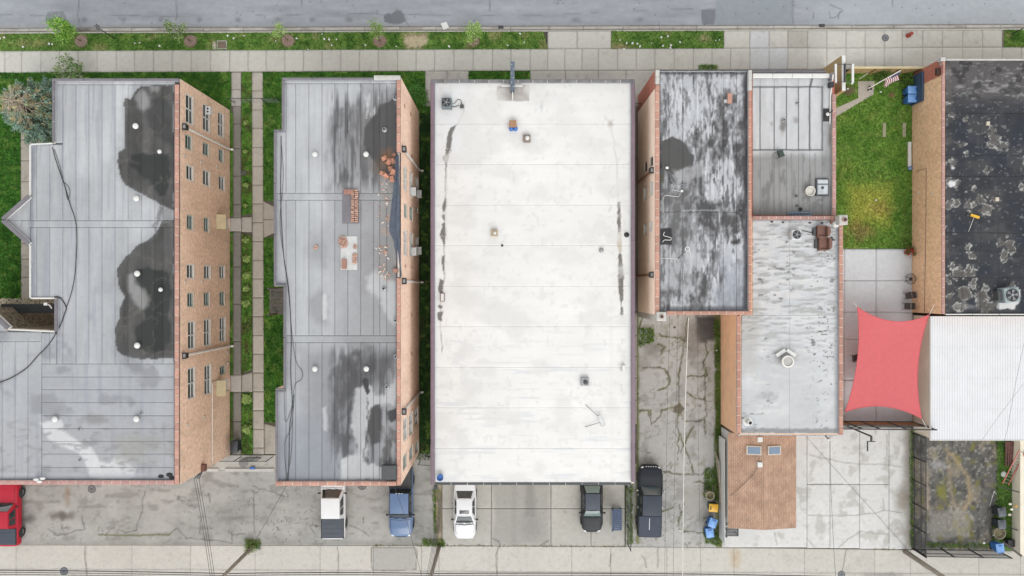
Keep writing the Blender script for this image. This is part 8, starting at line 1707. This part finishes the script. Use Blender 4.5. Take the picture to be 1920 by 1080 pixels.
MB().tube([q0, q1], .07, 8).build('mast', M_BLACK, t); q = q1; MB().beam(q, q + Vector((0, -.4, 0)), .12, .12).build('arm', M_BLACK, t); MB().beam(q + Vector((-.35, -.4, 0)), q + Vector((.3, -.4, 0)), .06, .06).build('crossbar', M_BLACK, t); MB().beam(q + Vector((-.3, -.4, 0)), q + Vector((-.3, -1.15, 0)), .08, .08).build('drop_arm', M_BLACK, t)
# shade sail
crn = [W(1607, 575, 3.0), W(1743, 589, 2.9), W(1729, 786, 2.6), W(1584, 773, 3.0)]; n = 36; V = []
for j in range(n + 1):
    for i in range(n + 1):
        u, v = i / n, j / n; p = crn[0] * (1 - u) * (1 - v) + crn[1] * u * (1 - v) + crn[2] * u * v + crn[3] * (1 - u) * v
        top = .85 * 4 * u * (1 - u) * (1 - v) ** 2; bot = .72 * 4 * u * (1 - u) * v ** 2; lf = .50 * 4 * v * (1 - v) * (1 - u) ** 2; rt = .62 * 4 * v * (1 - v) * u ** 2
        wv = .03 * math.sin(u * 9 + 1.5 * math.sin(v * 4)) * 16 * u * (1 - u) * v * (1 - v)
        V.append((p.x + lf - rt, p.y - top + bot, p.z - .12 * 4 * u * (1 - u) * 4 * v * (1 - v) + wv))
F = [(j * (n + 1) + i, (j + 1) * (n + 1) + i, (j + 1) * (n + 1) + i + 1, j * (n + 1) + i + 1) for j in range(n) for i in range(n)]
sm_ = mat('sail_coral', (246, 122, 126), .75, noise=.05, scale=3); ms = sm_.node_tree; tr = ms.nodes.new('ShaderNodeBsdfTranslucent'); tr.inputs[0].default_value = C(246, 110, 112); mx = ms.nodes.new('ShaderNodeMixShader'); mx.inputs[0].default_value = .25; ms.links.new(ms.nodes['Principled BSDF'].outputs[0], mx.inputs[1]); ms.links.new(tr.outputs[0], mx.inputs[2]); ms.links.new(mx.outputs[0], ms.nodes['Material Output'].inputs[0])
t = thing('shade_sail', crn[0], 'coral red shade sail stretched over the patio', 'shade sail'); link('cloth', fast_mesh('cloth', np.array(V), np.array(F), None, True), sm_, t)
edge = [V[i] for i in range(n + 1)] + [V[j * (n + 1) + n] for j in range(1, n + 1)] + [V[n * (n + 1) + i] for i in range(n - 1, -1, -1)] + [V[j * (n + 1)] for j in range(n - 1, -1, -1)]
MB().tube([Vector(e) + Vector((0, 0, .004)) for e in edge], .018, 5).build('hem', mat('sail_hem', (206, 92, 98), .8), t)
for c, q in ((crn[0], W(1601, 567, 3.4)), (crn[1], W(1751, 572, 3.9)), (crn[2], W(1738, 803, 2.5)), (crn[3], W(1577, 778, 4.5))): MB().tube([c, q], .02, 5).build('rope', M_WHITE, t)
# patio furniture
M_WIRE = mat('wicker_dark', (84, 80, 80), .6, noise=.2, scale=10)
def wire_round(px, py, label, r=.42):
    p = W(px, py, .7); t = thing('round_table', (p.x, p.y, 0), label, 'table', None, 0, True); m = MB(); m.tube([(r * math.cos(i * math.pi / 12), r * math.sin(i * math.pi / 12), .7) for i in range(25)], .025, 5); m.build('rim', M_BLACK, t); m = MB()
    for k in range(6): a = k * math.pi / 6; m.tube([(-r * math.cos(a), -r * math.sin(a), .7), (r * math.cos(a), r * math.sin(a), .7)], .018, 4)
    m.cyl(0, 0, .69, .71, r * .3, n=14); m.build('top_wires', M_BLACK, t)
    for k in range(3): a = k * 2.09; MB().tube([(0, 0, .68), (.3 * math.cos(a), .3 * math.sin(a), .004)], .02, 5).build('leg', M_BLACK, t)
wire_round(1708, 523, 'round black wire table on the patio by the brick wall')
chair(1704, 554, 0, math.radians(100), 'dark mesh patio chair closer to the round wire table', M_WIRE, .42, .5); chair(1702, 574, 0, math.radians(90), 'dark mesh patio chair closer to the coral sail', M_WIRE, .42, .5); chair(1604, 671, 0, math.radians(-80), 'dark patio chair mostly under the coral sail', M_WIRE, .42, .5)
t = tree('planter_flowers', (1699, 473), (0, 0), .75, .42, 'potted bush with red flowers at the lawn corner by the patio', 'planter', [(66, 108, 48), (54, 92, 40), (190, 40, 44), (90, 130, 60)], 110, .045, 61, cl_h=.5, trunk_r=.02, per=5, spread=.06); p = W(1699, 473, 0); MB().cyl(p.x, p.y, 0, 0, 0, n=16, rings=[(.15, 0.003), (.22, .3), (.24, .3), (.24, .34), (.2, .34)]).build('pot', M_CLAYO, t)
for k in range(16): a = R.random() * 6.28; r = R.uniform(.1, .42); MB().ball(p.x + r * math.cos(a), p.y + r * math.sin(a), R.uniform(.5, .8), .05, .05, .04, 6, 4).build('flower', mat('flower_red', (214, 36, 44), .6), t)
tag(MB().box(W(1702.5, 0, .1).x, W(0, 313, .1).y, .02, W(1708.5, 0, .1).x, W(0, 266, .1).y, .14).build('gutter_section', M_WHITE), 'white gutter section lying on the lawn by the ochre wall', 'gutter'); p = W(1707.5, 315, .2); tag(MB().ball(p.x, p.y, .14, .2, .17, .13).build('hose_reel', mat('hose_blue', (120, 150, 190), .5), smooth=True), 'pale blue hose bundle at the end of the white gutter section', 'hose')
for x in (1657.5, 1695):
    p0 = W(x - 3, 257, 0); p1 = W(x + 3.5, 230, 0); tag(MB().cbox(p0.x, p0.y, -.03, p1.x, p1.y, .05, .02).build('stepping_stone', mat('step_stone', (172, 170, 140), .9, noise=.15)), 'stepping slab in the lawn farther from the brick wall' if x < 1680 else 'stepping slab in the lawn closer to the brick wall', 'stepping stone')
path = bed('garden_path', [(1525, 224), (1567, 203), (1609, 184), (1609, 152), (1640, 152), (1638, 177), (1612, 192), (1567, 219), (1525, 240)], 0.02, mat('path_concrete', (196, 188, 174), .9, noise=.08, scale=3, bump=.2), .06)
# yard clutter
ladder(W(1885, 908, .25), W(1917, 845, 1.2), .5, 11, mat('ladder_red', (206, 112, 100), .5), 'red ladder propped against the cream wall', M_STEEL)
t = thing('metal_sheets', W(1895, 850, 0), 'pile of rusty brown metal strips beside the red ladder', 'scrap pile'); rg = random.Random(9)
for k in range(16): MB().beam(W(1886 + k * 1.3, 828, .25 + .02 * (k % 3)), W(1886 + k * 1.2 + rg.uniform(-2, 2), 872 + rg.uniform(-5, 5), .12), .09, .03).build('strip', mat('rust_strip', (122, 82, 78), .7, noise=.25, rnd=.15), t)
p = W(1882, 889, .1); tag(MB().ball(p.x, p.y, .08, .24, .26, .1, 12, 6, -.8).build('plastic_bag', mat('bag_clear', (206, 212, 204), .4, noise=.2, scale=9), smooth=True), 'pale plastic bag on the weeds beside the red ladder', 'bag')
for (a, b, lab) in (((1872, 911, .2), (1914, 924, 1.0), 'black post jutting over the cream wall near the ladder foot'), ((1891, 989, .3), (1915, 996, .9), 'black post jutting over the cream wall near the stained tub')): tag(MB().beam(W(*a), W(*b), .07, .07).build('steel_post', M_BLACK), lab, 'post')
tag(MB().beam(W(1880, 1016, .3), W(1916, 1043, 1.3), .18, .04).build('plank', M_WOODD), 'grey plank leaning over the yard corner by the blue bin', 'plank')
p = W(1893, 1018, .3); tag(MB().cbox(p.x - .25, p.y - .3, 0, p.x + .3, p.y + .3, .5, .03).build('black_crate', M_BLACK), 'black crate behind the blue bin in the yard corner', 'crate')
for i, (x, y, c) in enumerate(((1894, 945, (236, 232, 210)), (1897, 955, (236, 232, 214)), (1905, 949, (232, 176, 60)), (1893, 965, (226, 220, 196)), (1881, 952, (240, 200, 180)), (1845, 1018, (240, 240, 240)), (1864, 1003, (236, 236, 236)))): p = W(x, y, 1.05 if x > 1890 else .1); m = MB(); m.ball(p.x, p.y, p.z, .14, .1, .07, 8, 4, -.9); tag(m.build('litter_bag', mat('litter_%d' % i, c, .6)), 'small bag or scrap of yard litter among the bins', 'litter', 'yard litter')
t = thing('folded_frame', W(1862, 925, 0), 'bent white metal frame lying in the dirt yard', 'frame'); MB().tube([W(1855, 950, .05), W(1863, 925, .2), W(1866, 920, .3)], .02, 5).build('tube', M_WHITE, t); MB().tube([W(1862, 922, .25), W(1868, 925, .05)], .02, 5).build('tube', M_WHITE, t)
# ---------------------------------------------------------------- utility poles and wires
M_POLE = mat('pole_wood', (172, 164, 150), .95, noise=.2, scale=5, bump=.3); M_WIRE2 = mat('wire_black', (48, 48, 50), .6)
def pole(px, py, label, r=.16, hh=10.5):
    p = W(px, py, 0); t = thing('utility_pole', p, label, 'utility pole'); MB().tube([p - Vector((0, 0, .1)), p + Vector((0, 0, hh))], r, 12, r * .75).build('shaft', M_POLE, t, smooth=True)
    MB().beam(p + Vector((-1.1, .18, hh - .5)), p + Vector((1.1, .18, hh - .5)), .1, .12).build('crossarm', M_POLE, t)
    for k in (-1, -.4, .4, 1): MB().cyl(p.x + k, p.y + .18, hh - .44, hh - .3, .05, n=8).build('insulator', M_STEEL, t)
    return p
P1 = pole(475, 1024, 'wooden utility pole in the weeds behind the rear lot'); P2 = pole(824, 1024, 'wooden utility pole with cable bundle at the slab parking corner'); P3 = pole(1697, 1034, 'wooden utility pole by the steel fence corner', .2)
def wire(pts, r, label, group=None):
    m = MB(); q = []
    for a, b in zip(pts[:-1], pts[1:]):
        a, b = Vector(a), Vector(b); s = (b - a).length * .012
        q += [a.lerp(b, t / 10) - Vector((0, 0, s * 4 * (t / 10) * (1 - t / 10))) for t in range(10)]
    q.append(Vector(pts[-1])); m.tube(q, r, 5); return tag(m.build('overhead_wire', M_WIRE2), label, 'wire', group)
for k, (z, r) in enumerate(((5.2, .035), (5.6, .025), (6.0, .022), (8.8, .012))):
    wire([(-70, P1.y - .1, z)] + [(p.x, p.y - .22, z) for p in (P1, P2, P3)] + [(70, P3.y - .1, z)], r, ('thickest', 'second thickest', 'second thinnest', 'thinnest')[k] + ' of the four long utility wires strung over the alley', 'alley wires')
for k in range(3): wire([W(364 + k * 4.5, 900 - 2 * abs(k - 1), 5.7), W(396 + k * 4.0, 1094, 8.4)], .016, 'service drop from the brown corner bracket to the alley', 'service drops at the brown bracket')
q = W(373, 893, 5.7); t = thing('service_bracket', (X1, q.y, 5.2), 'brown service bracket on the tan brick corner', 'bracket'); MB().box(X1 + .002, ybot1 + .05, 5.2, X1 + .3, ybot1 + .55, 5.6).build('box', mat('bracket_brown', (120, 78, 64), .7), t)
for k in range(3): p = W(364 + k * 4.5, 898, 5.65); MB().tube([(X1 + .15, ybot1 + .2, 5.5), p], .04, 6).build('insulator_arm', M_DKGREY, t)
wire([W(540, 905, HB2), W(478, 1015, 4.8)], .016, 'service wire dropping from the rubble roof corner to the pole'); wire([W(740, 914, HB2 - .1), W(765, 985, 7.0), W(790, 1078, 7.4)], .014, 'pale service wire crossing above the blue pickup truck')
for k in range(5): wire([W(818 + k * 2.2, 905 + 4 * k, 4.6 + .1 * k), W(822 + 1.2 * k, 960, 5.5), (P2.x + .12 * (k - 2), P2.y + .15, 7.6)], .015, 'black cable in the bundle from the slab parking pole to the white roof', 'pole cable bundle')
m = MB(); q = W(816, 914, 4.4); m.cyl(q.x, q.y, 4.1, 4.6, .14, n=10); tag(m.build('cable_splice', M_DKGREY), 'grey cable splice hanging off the plum coping corner', 'splice')
wire([W(1291, 595, 6.6), W(1284, 800, 6.8), W(1280, 1110, 7.6)], .024, 'white service cable above the middle of the cracked driveway').data.materials.clear(); bpy.context.scene.collection.objects[-1].data.materials.append(M_PVC)
for k, x in enumerate((1246, 1262)): wire([W(x + 10, 590, 6.4), W(x, 1110, 7.8)], .010, 'thin service wire over the black pickup side of the driveway', 'thin driveway wires')
wire([W(1308, 590, 6.4), W(1315, 1110, 7.8)], .009, 'thin service wire over the bin side of the driveway')
for k in range(2): wire([W(1510 + k * 2, 818, 4.4), W(1611 + k * 1.5, 930, 6.2), W(1742 + k * 3, 1075, 8.3)], .007, 'diagonal service wire from the wrinkled roof to the fence corner pole', 'diagonal service wires')
wire([W(1556, 818, 4.4), W(1560, 960, 5.8), W(1569, 1110, 7.6)], .012, 'service wire running straight over the garage lot'); wire([W(1921, 640, 4.0), W(1890, 800, 4.6), W(1845, 1000, 6.0)], .010, 'thin wire slanting over the ribbed white roof'); wire([W(1935, 700, 4.0), W(1866, 790, 4.4), W(1832, 840, 5)], .008, 'faint second wire slanting over the ribbed white roof')
q = W(1555.5, 824, 3.9); t = thing('wall_lamp', (q.x, q.y + .3, 3.6), 'round white lamp under the wrinkled roof gutter', 'lamp'); MB().ball(q.x, q.y, 3.75, .15, .15, .12).build('globe', M_WHITE, t, smooth=True); MB().beam(W(1545, 815, 3.9), q - Vector((0, 0, .1)), .09, .09).build('arm', M_BLACK, t)
# front vent stub and weeds at the streaked building
blades('weeds', [[(1310, 122), (1346, 122), (1346, 133), (1310, 133)]], turf((132, 164, 80), (96, 132, 56), (150, 150, 100), .2, 3), 'weeds at the foot of the streaked building front', 220, .1, .3, seed=33, lean=.2)
for o in bpy.data.objects:
    if '_local' in o: del o['_local']
